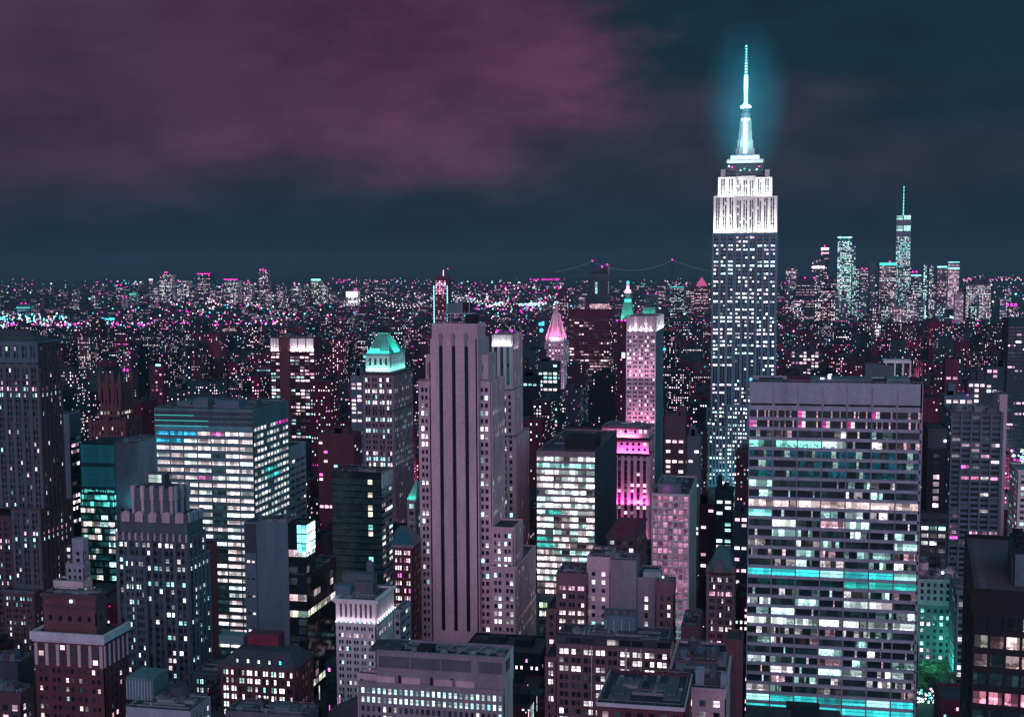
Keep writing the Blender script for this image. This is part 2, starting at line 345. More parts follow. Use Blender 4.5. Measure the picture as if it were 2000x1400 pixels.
        for i in range(3):
            m = s.part('tar_patch'); a, c = w * g.uniform(.1, .3), d * g.uniform(.1, .3); x = b.x0 + .6 + (w - a - 1.2) * g.random(); y = b.y0 + .6 + (d - c - 1.2) * g.random(); h = .02 + .008 * i; m.box(x, x + a, y, y + c, z, z + h, g.choice(('slate', 'roofpink', 'asphalt')))
        for i in range(int(n * 1.5)):
            m = s.part('roof_unit'); a, c = g.uniform(.08, .26) * w, g.uniform(.12, .4) * d; a, c = min(a, 12), min(c, 12); h = g.uniform(.35, 1) * hmax
            x = b.x0 + (w - a) * g.uniform(.07, .93); y = b.y0 + (d - c) * g.uniform(.15, .93); k = g.choice(mat)
            m.box(x, x + a, y, y + c, z, z + h, k); 
            if g.random() < .6: m.box(x + a * .2, x + a * .7, y + c * .2, y + c * .8, z + h, z + h + .7, 'darkgrey')
        for i in range(fans):
            m = s.part('cooling_tower'); r = g.uniform(1.2, 2.2); x = b.x0 + w * g.uniform(.1, .9); y = b.y0 + d * g.uniform(.15, .9)
            m.box(x - r * 1.15, x + r * 1.15, y - r * 1.15, y + r * 1.15, z, z + 2.0, 'metal'); m.cyl(x, y, z + 2, z + 2.7, r, r * .92, 'darkgrey', 12)
        if w > 12:
            m = s.part('duct'); y = b.y0 + d * .35; m.box(b.x0 + w * .15, b.x0 + w * .8, y, y + .9, z, z + .9, 'metal'); m.box(b.x0 + w * .6, b.x0 + w * .6 + .9, y + .9, b.y0 + d * .85, z, z + 1.1, 'metal')
        if tank: s.tank(b.x0 + w * g.uniform(.2, .8), b.y0 + d * g.uniform(.4, .8), z)
        if mast:
            m = s.part('antenna'); x, y = b.x0 + w * .7, b.y0 + d * .6; m.beam((x, y, z), (x, y, z + 9), .22, 'metal'); m.beam((x - 1, y, z + 6), (x + 1, y, z + 6), .15, 'metal')
    def tank(s, x, y, z, r=2.0, mat='brown'):
        m = s.part('water_tank')
        for dx in (-1, 1):
            for dy in (-1, 1): m.beam((x + dx * r * .7, y + dy * r * .7, z), (x + dx * r * .7, y + dy * r * .7, z + 3), .3, 'metal')
        m.cyl(x, y, z + 3, z + 7, r, r, mat, 14); m.cyl(x, y, z + 7, z + 8.6, r * 1.05, .1, 'darkgrey', 14)
    def cornice(s, b, h=1.6, out=1.0, mat='cornice', z=None, name='cornice'):
        z = b.z1 if z is None else z; m = s.part(name); o = out
        m.box(b.x0 - o, b.x1 + o, b.y0 - o, b.y0 - .003, z - h, z + .05, mat, bottom=True); m.box(b.x1 + .003, b.x1 + o, b.y0 - .003, b.y1 + o, z - h, z + .045, mat, bottom=True); m.box(b.x0 - o, b.x0 - .003, b.y0 - .003, b.y1 + o, z - h, z + .045, mat, bottom=True)
        m.box(b.x0 - o * .5, b.x1 + o * .5, b.y0 - o * .5, b.y0 - .004, z - h - .8, z - h - .001, mat, bottom=True)
    def lamp(s, loc, power, color, radius=.4, kind='POINT', aim=None, size=None, spread=None):
        s.lamps.append((loc, power, color, radius, kind, aim, size, spread))
    def wash(s, x0, x1, y, z, power, color, up=(0, .35, 1), width=.5):
        """a row of floodlights along a ledge or hung free in the air, thrown upwards onto the wall behind it"""
        s.lamps.append((((x0 + x1) / 2, y, z), power, color, 0, 'AREA', up, (x1 - x0, width), R(150)))
    def finish(s, kind=None):
        root = bpy.data.objects.new(s.name, None); col.objects.link(root); root.location = s.L; root.empty_display_size = 5
        root['label'] = s.label; root['category'] = s.cat
        if s.group: root['group'] = s.group
        s.wall.build('wall', root, s.L)
        made = {}
        for nme, m in s.parts:
            if not m.v: continue
            o = m.build(nme, root, s.L); made[id(m)] = o
            if m.under is not None and id(m.under) in made and made[id(m.under)].parent == root: o.parent = made[id(m.under)]
        big = []; rest = []
        for p in s.panes:
            px = [pix(c) for c in p[0]]; wd = abs(px[1][0] - px[0][0]); ht = abs(px[2][1] - px[1][1]); cx, cy = px[0]
            vis = (Vector(p[0][0]) - CAM).dot(Vector((*p[5], 0))) < 0 and cy < s.yvis and -5 < cx < 2005
            (big if vis and wd > 2.2 and ht > 2.2 else rest).append((wd * ht, p))
        big.sort(key=lambda t: -t[0]); rest = big[s.maxwin:] + rest; big = big[:s.maxwin]
        def pane(m, p):
            if not isinstance(p[1], list): m.poly(p[0], 'glass', p[1], p[2], p[3], p[4]); return
            a, b_, c, d = [Vector(v) for v in p[0]]; W_ = (b_ - a).length
            for t0, t1, h0, h1, lit, var in p[1]:
                P = lambda u, v: a + (b_ - a) * u + (d - a) * v
                m.poly([P(t0, h0), P(t1, h0), P(t1, h1), P(t0, h1)], 'glass', lit, s.g.random(), var, ((t0 * W_, h0), (t1 * W_, h0), (t1 * W_, h1), (t0 * W_, h1)))
        for _, p in big:
            m = MB(); pane(m, p); m.build('window', root, s.L)
        if rest:
            m = MB()
            for _, p in rest: pane(m, p)
            o = m.build('window', root, s.L)
            if len(rest) > 3: o['kind'] = 'stuff'
        for loc, power, color, radius, kd, aim, size, spread in s.lamps:
            l = bpy.data.lights.new('floodlight', kd); l.energy = power; l.color = color
            if kd == 'AREA': l.shape = 'RECTANGLE'; l.size, l.size_y = size; l.spread = spread
            elif kd == 'SPOT': l.spot_size = spread; l.spot_blend = .6; l.shadow_soft_size = radius
            else: l.shadow_soft_size = radius
            o = bpy.data.objects.new('floodlight', l); col.objects.link(o); o.parent = root; o.location = Vector(loc) - s.L
            if aim: o.rotation_euler = Vector(aim).to_track_quat('-Z', 'X' if kd == 'AREA' and False else 'Y').to_euler()
        if s.rect: HERO.append(s.rect)
        return root

def tag(o, label, cat=None, group=None, kind=None):
    if label: o['label'] = label
    if cat: o['category'] = cat
    if group: o['group'] = group
    if kind: o['kind'] = kind
    return o

# ================================================================== the setting
g0 = MB(); g0.poly([(-16000, -1500, 0), (16000, -1500, 0), (16000, 27500, 0), (-16000, 27500, 0)], 'asphalt'); tag(g0.build('ground'), None, kind='structure')
hl = MB(); rg = random.Random(4); xs = [-17000 + i * 500 for i in range(69)]; hs = [40 + 45 * math.sin(x * .0011) ** 2 + 30 * rg.random() for x in xs]
for i in range(68):
    for sgn in (0,):
        hl.poly([(xs[i], 24500, .5), (xs[i + 1], 24500, .5), (xs[i + 1], 25500, hs[i + 1]), (xs[i], 25500, hs[i])], 'slate'); hl.poly([(xs[i], 25500, hs[i]), (xs[i + 1], 25500, hs[i + 1]), (xs[i + 1], 27400, .5), (xs[i], 27400, .5)], 'slate')
tag(hl.build('hills'), None, kind='structure')
def watermat():
    m = bpy.data.materials.new('water'); m.use_nodes = True; t = m.node_tree; p = t.nodes['Principled BSDF']; p.inputs['Base Color'].default_value = (.008, .02, .03, 1); p.inputs['Roughness'].default_value = .4
    n = t.nodes.new('ShaderNodeTexNoise'); n.inputs['Scale'].default_value = .05; b = t.nodes.new('ShaderNodeBump'); b.inputs['Strength'].default_value = .15; b.inputs['Distance'].default_value = 2
    ge = t.nodes.new('ShaderNodeNewGeometry'); t.links.new(ge.outputs['Position'], n.inputs['Vector']); t.links.new(n.outputs['Fac'], b.inputs['Height']); t.links.new(b.outputs[0], p.inputs['Normal']); MATS['water'] = m
watermat()
wm = MB(); P = [onz(1840, 604, 0), onz(2080, 600, 0), onz(2080, 548, 0), onz(1840, 552, 0)]; wm.poly([(p.x, p.y, .02) for p in P], 'water'); tag(wm.build('harbour_water'), None, kind='structure')
wm = MB(); P = [onz(-60, 650, 0), onz(470, 643, 0), onz(900, 602, 0), onz(900, 598, 0), onz(460, 636, 0), onz(-60, 642, 0)]; wm.poly([(p.x, p.y, .02) for p in P], 'water'); tag(wm.build('river_water'), None, kind='structure')
WATER = [[(p.x, p.y) for p in P]]
# ================================================================== the buildings that can be told apart
PIER = dict
def hrange(b, y): return at(pix((b.L.x, b.D, 120))[0], y, b.D).z if b.L else CAMZ - (y - HY) / F * b.D
# ---- the floodlit skyscraper with the needle
b = Bld('skyscraper', 'floodlit white stepped skyscraper with a glowing cyan needle, tallest on the skyline', 1290, yvis=945)
office = lambda p=.16, row=.46: lights(p, row, .80, [(1, .84, .90), (.76, 1, 1), (1, .92, .92), (1, .70, .86), (.6, .97, 1)], 2.6, dim=.2, blind=.1)
stE = style(3.95, 7.4, .60, .43, .5, g=2, sub=.16, pier=.9, lit=office(), top=2, margin=.5, sp='espan')
stE3 = style(3.95, 7.0, .60, .43, .5, g=2, sub=.16, pier=.9, lit=office(.16, .40), top=2, margin=.4, sp='espan')
stU = style(3.9, 6.4, .56, .55, .7, g=2, sub=.14, pier=.7, sp='grey', lit=lights(.12, 0, 0, PINKW, .9), top=1.5, margin=.8)
stC = style(3.9, 6.0, .62, .5, .8, g=2, sub=.2, pier=.9, sp='grey', lit=lights(.3, 0, 0, PINKW + COOL, 1.3), top=4, margin=.4)
z455, z382, z343 = zpx(1455, 455, 1290), zpx(1455, 383, 1290), zpx(1455, 344, 1290)
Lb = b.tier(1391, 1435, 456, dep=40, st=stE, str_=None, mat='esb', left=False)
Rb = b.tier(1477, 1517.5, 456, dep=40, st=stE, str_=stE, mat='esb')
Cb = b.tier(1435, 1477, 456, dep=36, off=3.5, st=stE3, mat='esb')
U1 = b.tier(1394, 1437, 383, dep=34, off=3, zb=z455, st=stU, mat='white'); U3 = b.tier(1475, 1517, 383, dep=34, off=3, zb=z455, st=stU, str_=stU, mat='white'); U2 = b.tier(1437, 1475, 383, dep=30, off=6.5, zb=z455, st=stC, mat='white')
V1 = b.tier(1403, 1437, 346, dep=28, off=6, zb=z382, st=stU, mat='white'); V3 = b.tier(1475, 1507, 346, dep=28, off=6, zb=z382, st=stU, str_=stU, mat='white'); V2 = b.tier(1437, 1475, 344, dep=26, off=8, zb=z382, st=stC, mat='white')
W0 = b.tier(1408, 1417, 331, dep=10, off=10, zb=z343, mat='white'); b.tier(1494, 1503, 331, dep=10, off=10, zb=z343, mat='white')
K0 = b.tier(1418, 1493, 319, dep=22, off=9, zb=z343, st=style(3.5, 3, .6, .5, .3, lit=lights(.1, 0, 0, COOL, .8)), mat='slate')
K1 = b.tier(1420, 1490, 311, dep=19, off=10.5, zb=K0.z1, mat='white', parapet=.4); K2 = b.tier(1427, 1483, 303, dep=16, off=12, zb=K1.z1, mat='white', parapet=.4)
for c, r in ((K0, 1.0),):
    m = b.part('observation_rail'); m.beam((c.x0, c.y0 + .2, c.z1 + 2.9), (c.x1, c.y0 + .2, c.z1 + 2.9), .3, 'white')
    for i in range(14):
        m = b.part('rail_post'); x = c.x0 + (c.x1 - c.x0) * i / 13; m.beam((x, c.y0 + .2, c.z1), (x, c.y0 + .2, c.z1 + 3), .25, 'white')
cx = (K2.x0 + K2.x1) / 2; cy = K2.y0 + 8; zz = lambda y: zpx(1455, y, cy); pxm = F / cy
m = mast_ = b.part('mast'); m.cyl(cx, cy, K2.z1, zz(232), 8.6 / pxm, 7.6 / pxm, 'white', 24); m.cyl(cx, cy, zz(232), zz(222), 8.0 / pxm, 8.6 / pxm, 'white', 24); m.cyl(cx, cy, zz(222), zz(211), 8.6 / pxm, 4 / pxm, 'metal', 24)
m = b.part('mast_window', mast_)
for a in (-2.55, -1.571, -.59):
    ux, uy = math.cos(a), math.sin(a); r = 9.0 / pxm; h = 1.5
    m.poly([(cx + ux * r + uy * h, cy + uy * r - ux * h, zz(300)), (cx + ux * r - uy * h, cy + uy * r + ux * h, zz(300)), (cx + ux * r * .90 - uy * h, cy + uy * r * .90 + ux * h, zz(232)), (cx + ux * r * .90 + uy * h, cy + uy * r * .90 - ux * h, zz(232))], 'g_ice')
for k, a in enumerate((-2.36, -.785, .785, 2.36, -3.14, 0.0)):
    m = b.part('mast_buttress', mast_); ux, uy = math.cos(a), math.sin(a); prev = K2.z1
    for rr, yy in ((17.5, 290), (14.5, 274), (12.2, 256), (10.8, 236)):
        r0, r1 = 6.5 / pxm, rr / pxm; p, q = (cx + ux * r0, cy + uy * r0), (cx + ux * r1, cy + uy * r1); t = 1.0
        o = [(p[0] + uy * t, p[1] - ux * t), (q[0] + uy * t, q[1] - ux * t), (q[0] - uy * t, q[1] + ux * t), (p[0] - uy * t, p[1] + ux * t)]
        for i in range(4): m.poly([(*o[i], prev), (*o[(i + 1) % 4], prev), (*o[(i + 1) % 4], zz(yy)), (*o[i], zz(yy))], 'white')
        m.poly([(*v, zz(yy)) for v in o], 'white'); prev = zz(yy) - .01 * rr
m = b.part('mast_cap'); m.cyl(cx, cy, zz(211), zz(207.5), 10 / pxm, 10 / pxm, 'g_ice', 20); m.cyl(cx, cy, zz(207.5), zz(203), 9 / pxm, 3.6 / pxm, 'g_ice', 16)
m = b.part('antenna'); m.under = None; ant_ = m
for y0_, y1_, r0, r1 in ((203, 180, 1.9, 1.6), (180, 148, 2.2, 1.9), (148, 120, 1.2, 1.1), (120, 84, .8, .4)): m.cyl(cx, cy, zz(y0_), zz(y1_), r0 / pxm, r1 / pxm, 'metal', 10)
m.beam((cx, cy, zz(84)), (cx, cy, zz(77)), .35, 'metal')
m = b.part('antenna_lamp', ant_); y = 201
while y > 88:
    r = 2.7 if y > 180 else (3.0 if y > 148 else (1.9 if y > 120 else 1.1)); k = r / pxm
    for i in range(8):
        a = i * .785; m.octa((cx + k * math.cos(a), cy + k * math.sin(a), zz(y)), max(.6, k * .5), 'g_ice' if (i % 2 and y > 120) else 'g_cyan')
    y -= 3.4 if y > 148 else 5.6
for x, y, mt in ((1424, 325, 'g_white'), (1430, 327, 'g_mag'), (1483, 325, 'g_mag'), (1478, 331, 'g_cyan'), (1454, 330, 'g_blue')):
    p = at(x, y, K0.y0 - .6); m = b.part('beacon'); m.ball(p, .9, mt)
ice, wht = (.80, 1.0, 1.0), (1.0, .97, .88)
for bx in (U1, U3): b.wash(bx.x0, bx.x1, bx.y0 - 2.6, z455 + .6, 4200, wht); b.wash(bx.x0, bx.x1, bx.y0 - 12, z455 + 1, 8000, wht, up=(0, .55, 1))  # outer row floats clear of the wall, added to even out the wash
b.wash(U2.x0 + 2, U2.x1 - 2, U2.y0 - 2.2, z455 + .6, 2600, (.9, 1, .97))
b.wash(U3.y0, U3.y1, 0, 0, 0.0, wht) if False else None
for bx in (V1, V3): b.wash(bx.x0, bx.x1, bx.y0 - 2.2, z382 + .6, 4200, wht); b.wash(bx.x0, bx.x1, bx.y0 - 9, z382 + .6, 7000, wht, up=(0, .6, 1))  # second row again hangs in mid-air, added as fill for the upper block
b.wash(V2.x0 + 1, V2.x1 - 1, V2.y0 - 1.8, z382 + .6, 1800, (.9, 1, .97))
b.lamps.append(((U3.x1 + 2.4, U3.y0 + 15, z455 + .6), 4500, wht, 0, 'AREA', (-.35, 0, 1), (28, .5), R(150)))
b.wash(K1.x0, K1.x1, K1.y0 - 1.2, K0.z1 + .5, 1500, (.45, 1, 1)); b.wash(K2.x0, K2.x1, K2.y0 - 1.0, K1.z1 + .4, 1800, (.45, 1, 1))
for dx in (-12, 0, 12): b.lamp((cx + dx, cy - 13, K2.z1 + 1.5), 10000, (.30, .95, 1), .6, 'SPOT', (-dx * .5, 9, 26), None, R(75))
for y in (285, 240, 214, 180, 150, 120, 95): b.lamp((cx, cy - (9 if y > 200 else 6), zz(y)), 1100 if y > 110 else 600, (.06, .80, 1.0), 1.0)
# lower shoulders
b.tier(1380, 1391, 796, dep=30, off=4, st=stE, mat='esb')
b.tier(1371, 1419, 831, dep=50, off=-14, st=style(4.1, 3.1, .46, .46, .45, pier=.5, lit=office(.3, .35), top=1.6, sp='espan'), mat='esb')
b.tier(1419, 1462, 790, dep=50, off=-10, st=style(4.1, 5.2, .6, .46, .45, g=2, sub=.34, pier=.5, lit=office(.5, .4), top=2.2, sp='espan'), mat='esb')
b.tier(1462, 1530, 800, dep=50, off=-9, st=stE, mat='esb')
root = b.finish(); ESB = (cx, cy, zz)

# ---- the wide gridded slab
b = Bld('office_slab', 'wide pale office slab of seven bays with blank band under its roof edge', 560, yvis=1400)
def grace(g, r, c):
    W1, PK, GR, TL = (1, .91, .95), (1, .58, .70), (.55, 1, .95), (.05, .82, .88); D_ = lambda: (0, .006 * g.random(), .010 * g.random(), 0)
    sc_ = lambda k, s: (k[0] * s * (.64 if r < 11 else .84), k[1] * s * (.64 if r < 11 else .84), k[2] * s * (.64 if r < 11 else .84), 0)
    def segs(parts):                       # parts: (relative width, lit, var)
        tot = sum(p[0] for p in parts); t = 0; out = []
        for wd, lit, var in parts: out.append((t / tot, (t + wd) / tot, 0, 1, lit, var)); t += wd
        return out
    if r in (16, 29, 30): return segs([(1, sc_(TL, g.uniform(.45, 1.0)), .25)] if g.random() < .7 else [(1, sc_((.45, .95, .92), 1), .2)])
    if r == 17: return segs([(1, sc_((.04, .70, .62), g.uniform(.6, 1)), .35)]) if c > 3 else segs([(1, (0, .015, .015, 0), .9)])
    if r in (0, 1):
        if g.random() < .22: return segs([(2, sc_((1, .05, .55), 1.0), .3), (2, sc_(W1, 1.0), .3), (6, D_(), 0), (.8, sc_(PK, .8), .2), (2, D_(), 0)])
        P_ = []
        for i in range(g.choice((2, 3, 3))): P_ += [(g.uniform(1, 4), D_(), 0), (g.uniform(.35, .8), sc_(PK, g.uniform(.3, 1)), .2)]
        return segs(P_ + [(g.uniform(.3, 3), D_(), 0)])
    if r == 9: return segs([(g.uniform(2, 4), sc_((1, .78, .80), g.uniform(.8, 1.3)), .5), (g.uniform(0.5, 3), sc_((1, .70, .68), g.uniform(.2, 1.1)), .8)])
    if r == 21: return segs([(g.uniform(2, 5), sc_((.85, 1, .98), g.uniform(.5, 1.5)), .6), (g.uniform(.5, 2), sc_((.7, .95, .9), g.uniform(.05, .5)), .9)])
    if r == 3 and c < 3: return segs([(1, (.15, .50, .40, 0), 1.0)])
    if r == 10 and c == 0: return segs([(1, (.35, 1.2, 1.15, 0), .4)])
    if r == 11 and c == 1: return segs([(1, (.85, .95, .85, 0), .5)])
    if 4 <= r <= 6: return segs([(3, (0, .02, .03, 0), .9), (g.uniform(1, 3), sc_((.55, .85, .75), g.uniform(.1, .75)) if g.random() < .45 else (.0, .05, .06, 0), 1), (2, (0, .03, .05, 0), .8)])
    t = g.random(); k = g.choice([W1, W1, PK, GR, GR, (.75, .95, 1)])
    if t < .42: return segs([(1, (.004, .010, .012, 0), .6)]) if g.random() < .6 else segs([(g.uniform(1, 6), D_(), 0), (.5, sc_(k, g.uniform(.3, 1)), .2), (g.uniform(1, 4), D_(), 0)])
    if t < .56: return segs([(1, sc_(k, g.uniform(.10, .4)), 1.0)])
    if t < .90: 
        P_ = [(g.uniform(.5, 3), D_(), 0), (g.uniform(.7, 3), sc_(k, g.uniform(.3, 1.2)), .8), (g.uniform(.5, 3), sc_(k, g.uniform(.02, .25)), 1), (g.uniform(.4, 2), sc_(k, g.uniform(.2, 1)) if g.random() < .5 else D_(), .7)]
        g.shuffle(P_); return segs(P_)
    return segs([(1, sc_(k, g.uniform(.6, 1.3)), .75)])
gst = style(19.35 / F * 560, 1, .95, .69, .9, lit=grace, top=(790 + 9 - 748) / F * 560, margin=0.0, var=1.0, pier=.12)
A_, B_ = at(1464, 748, 560), at(1803, 748, 560); gst['bay'] = (B_.x - A_.x) / 7
gb = b.tier(1464, 1803, 748, dep=33, st=gst, mat='travertine', parapet=1.6)
m = b.part('louvre_slot')
for i in range(7):
    w_ = (gb.x1 - gb.x0) / 7; m.box(gb.x0 + w_ * (i + .05), gb.x0 + w_ * (i + .95), gb.y0 - .03, gb.y0 + .3, zpx(1630, 793.5, 560), zpx(1630, 789.5, 560), 'black', bottom=True)
m = b.part('panel_joint')
for i in range(8):
    x = gb.x0 + (gb.x1 - gb.x0) * i / 7
    for d in (0.0,):
        if gb.x0 < x + d < gb.x1: m.box(x + d - .06, x + d + .06, gb.y0 - .16, gb.y0 - .123, 0, gb.z1 - 1.7, 'slate')
zr = gb.z1 - 1.6; W_ = gb.x1 - gb.x0
for x0, x1, y0, y1, h, mt in ((.22, .36, .15, .45, 3.4, 'maroon'), (.36, .72, .2, .6, 3.0, 'bluegrey'), (.72, .80, .12, .4, 2.6, 'black'), (.80, .93, .1, .5, 3.6, 'teal'), (.93, .99, .15, .5, 3.2, 'black'), (.05, .2, .3, .8, 1.4, 'slate')):
    m = b.part('roof_unit'); m.box(gb.x0 + W_ * x0, gb.x0 + W_ * x1, gb.y0 + 33 * y0, gb.y0 + 33 * y1, zr, zr + h, mt)
    m.box(gb.x0 + W_ * (x0 + .01), gb.x0 + W_ * (x1 - .01), gb.y0 + 33 * y0 - .25, gb.y0 + 33 * y0 - .01, zr + h * .55, zr + h * .7, 'darkgrey')
m = b.part('parapet_rail'); 
for i in range(40):
    x = gb.x0 + W_ * i / 39; m.beam((x, gb.y0 + 1.2, zr), (x, gb.y0 + 1.2, zr + 2.4), .12, 'metal')
m.beam((gb.x0, gb.y0 + 1.2, zr + 2.4), (gb.x1, gb.y0 + 1.2, zr + 2.4), .14, 'metal')
m = b.part('roof_lamp'); p = at(1620, 735, 566); m.box(p.x - .6, p.x + .6, p.y - .2, p.y + .2, p.z - 1.0, p.z + .9, 'g_white'); p = at(1606, 739, 566); m.box(p.x - .8, p.x + .8, p.y, p.y + .2, p.z - .3, p.z + .3, 'g_white')
p = at(1455, 741, 561); m.ball((gb.x0 + .5, p.y + 1, p.z), .7, 'g_blue')
b.finish()
b = Bld('roof_pavilion', 'open white column pavilion on a rooftop behind the wide gridded slab', 690, cat='pavilion')
q = b.tier(1690, 1745, 712, dep=14, mat='grey', yb=760)
m = b.part('canopy'); A_, B_ = at(1726, 704, 690), at(1780, 704, 690); m.box(A_.x, B_.x, 690, 702, A_.z - 1.3, A_.z, 'white', bottom=True)
for x in (1731, 1748, 1764, 1778): m = b.part('column'); p = at(x, 708, 691); m.box(p.x - .4, p.x + .4, 690.4, 691.2, p.z - 14, A_.z - 1.3, 'white')
A_, B_ = at(1640, 742, 690), at(1800, 742, 690); b.blk(A_.x, B_.x, 689, 715, 0, A_.z, mat='slate'); b.finish()

# ---- the mauve tower with three dark stripes
b = Bld('art_deco_tower', 'tall mauve stone tower with three dark vertical window stripes and fluted crown', 640, yvis=1330)
wm_ = lights(.10, .14, .9, WHITE + COOL, 1.9, blind=.35)
stW = style(4.1, 6.2, .60, .55, .4, g=2, sub=.22, lit=wm_, top=2.6, margin=.4, pier=0, sp='mauvestone')
stWr = style(4.1, 4.2, .42, .55, .4, g=1, lit=wm_, top=2.6, margin=.6, pier=.5)
stS = style(150, 6.3, .30, 1.0, 1.2, lit=lambda g, r, c: (0, 0, 0, 0), top=4.2, margin=2.2, var=0)
stK = style(60, 2.6, .55, .9, .8, lit=lambda g, r, c: (0, 0, 0, 0), top=1.2, margin=.4, var=0, pier=.5)
S1 = b.tier(840, 931, 662, far=953, st=stS, str_=style(38, 2.7, .3, .9, .7, lit=lambda g, r, c: (0, 0, 0, 0), top=7, margin=.8, pier=.6), mat='mauvestone')
C1 = b.tier(843, 930, 632, off=1.5, dep=19, zb=S1.z1 - .9, mat='mauvestone')
for i in range(10):
    x = C1.x0 + .25 + (C1.x1 - C1.x0 - 1.4) * i / 9; b.part('fluting').box(x, x + .9, C1.y0 - .55, C1.y0 - .004, C1.z0 + .9, C1.z1 - (.2 if i % 2 else .9), 'mauvestone')
for i in range(6):
    y = C1.y0 + .5 + 17.5 * i / 5; b.part('fluting').box(C1.x1 + .004, C1.x1 + .6, y - .45, y + .45, S1.z1 - 14 if i in (2, 3) else C1.z0 + .5, C1.z1 - .3, 'mauvestone')
for u in (5.35, 11.65, 17.95):
    m = b.part('finial'); x = S1.x0 + u * (S1.x1 - S1.x0) / 23.3; m.box(x - .75, x + .75, S1.y0 - .7, S1.y0 - .004, S1.z1 - 3.4, S1.z1 + 1.6, 'stone'); m.frus(x - 1, x + 1, S1.y0 - .9, S1.y0 + .3, S1.z1 + 1.6, x - .1, x + .1, S1.y0 - .4, S1.y0 - .2, S1.z1 + 3.6, 'stone')
    m = b.part('stripe_cap'); m.poly([(x - 1, S1.y0 - .02, S1.z1 - 4.3), (x + 1, S1.y0 - .02, S1.z1 - 4.3), (x, S1.y0 - .02, S1.z1 - 3.1)], 'dark')
MR = b.tier(931, 952, 692, off=8, far=968, st=style(8, 4.6, .3, .75, .6, lit=lights(.35, 0, 0, COOL, 1.6), top=4, pier=.3), str_=style(12, 3, .35, .8, .6, lit=lights(.4, 0, 0, COOL, 1.6), top=4, pier=.4), mat='mauvestone')
ML = b.tier(831, 840, 692, off=8, dep=18, st=style(8, 2.6, .5, .75, .6, lit=lights(.2, 0, 0, COOL, 1.6), top=4), mat='mauvestone')
WR = b.tier(931, 959, 744, off=5, far=984, st=stW, str_=stWr, mat='mauvestone'); WL = b.tier(817, 840, 744, off=5, dep=25, st=stW, mat='mauvestone')
for B0 in (WR, WL):
    m = b.part('coping'); m.box(B0.x0 + .003, B0.x1 + .3, B0.y0 - .3, B0.y0 + .5, B0.z1 + .002, B0.z1 + .9, 'stone')
LR = b.tier(959, 1003, 1029, off=3, far=1020, st=stW, str_=stWr, mat='mauvestone'); BR = b.tier(959, 1008, 1106, off=-1, far=1046, st=stW, str_=style(4.1, 2.7, .42, .5, .4, lit=lights(.2, .2, .8, WHITE + COOL, 1.8), top=2.5, pier=.25), mat='mauvestone')
b.cornice(BR, .9, .4, 'mauvestone'); b.cornice(LR, .7, .35, 'mauvestone')
zt = C1.z1 - .9; X0 = at(869, 616, 648).x; X1 = at(905, 616, 648).x
m = b.part('roof_frame')
for x in (X0, (X0 * 2 + X1) / 3, X1):
    m.beam((x, 647, zt), (x, 647, zt + 5.5), .45, 'ghost'); m.beam((x, 654, zt), (x, 654, zt + 5.5), .45, 'ghost')
m.beam((X0, 647, zt + 4.2), (X1, 647, zt + 4.2), .5, 'ghost'); m.box(X0 - 1, X1 + 5, 646, 656, zt + 5.5, zt + 6.2, 'ghost', bottom=True)
m = b.part('roof_tank'); m.box(X0 + 1, X0 + 9, 648.5, 655, zt + 6.2, zt + 11, 'teal'); 
m = b.part('roof_unit'); m.box(X0 + 9.3, X0 + 13, 648, 654, zt + 6.2, zt + 11.5, 'black'); m.beam((X0 + 9.2, 647.8, zt + 6.2), (X0 + 9.2, 647.8, zt + 12.3), .4, 'ghost'); m.beam((X0 + 13.2, 647.8, zt + 6.2), (X0 + 13.2, 647.8, zt + 12.6), .4, 'ghost'); m.beam((X0 + 9.2, 647.8, zt + 12.3), (X0 + 13.2, 647.8, zt + 12.5), .3, 'ghost')
m = b.part('roof_rail')
for i in range(9): x = X0 - 1 + (X1 - X0 + 6) * i / 8; m.beam((x, 646.2, zt + 6.2), (x, 646.2, zt + 7.6), .15, 'ghost')
m = b.part('roof_unit'); m.box(X1 + 1, X1 + 6, 648, 656, zt, zt + 5, 'black')
b.finish()

# ---- slender tower behind it
b = Bld('slender_tower', 'slim ribbed tower with white glowing crown behind the striped mauve tower', 760, yvis=1140)
uw = lights(.13, 0, 0, PINKW + COOL, 1.3)
T1 = b.tier(961, 999, 654, far=1018, st=style(24, 4.0, .52, .96, .6, lit=lambda g, r, c: (.004, .035, .04, 0), top=7, margin=.3, pier=.5, var=.3), str_=style(4.1, 5, .55, .6, .5, lit=uw, top=7, pier=.8), mat='pale', yb=760, smat='pinkstone')
T2 = b.tier(958, 1003, 762, off=-2, far=1019, st=style(4.1, 3.4, .5, .6, .5, g=1, lit=uw, top=2, pier=.5), str_=style(4.1, 5, .5, .6, .5, lit=uw, top=2, pier=.7), mat='pinkstone', yb=850)
T3 = b.tier(955, 1006, 850, off=-3, far=1031, st=style(4.1, 3.4, .5, .6, .5, lit=uw, top=2, pier=.5), str_=style(4.1, 5, .5, .6, .5, lit=uw, top=2, pier=.9), mat='pinkstone')
b.cornice(T3, .8, .6, 'darkgrey'); b.clutter(T1, 3, 3)
m = b.part('beacon'); 
for x in (971, 999): p = at(x, 646, 762); m.beam((p.x, p.y, T1.z1 - 1), p, .25, 'metal'); m.ball(p, .9, 'g_mag')
b.wash(T1.x0, T1.x1, T1.y0 - 1.6, T1.z1 - 7, 1300, (.92, .98, 1)); b.lamps.append(((T1.x1 + 1.6, T1.y0 + 10, T1.z1 - 9), 200, (1, .75, .85), 0, 'AREA', (-.35, 0, 1), (14, .4), R(150)))
b.finish()

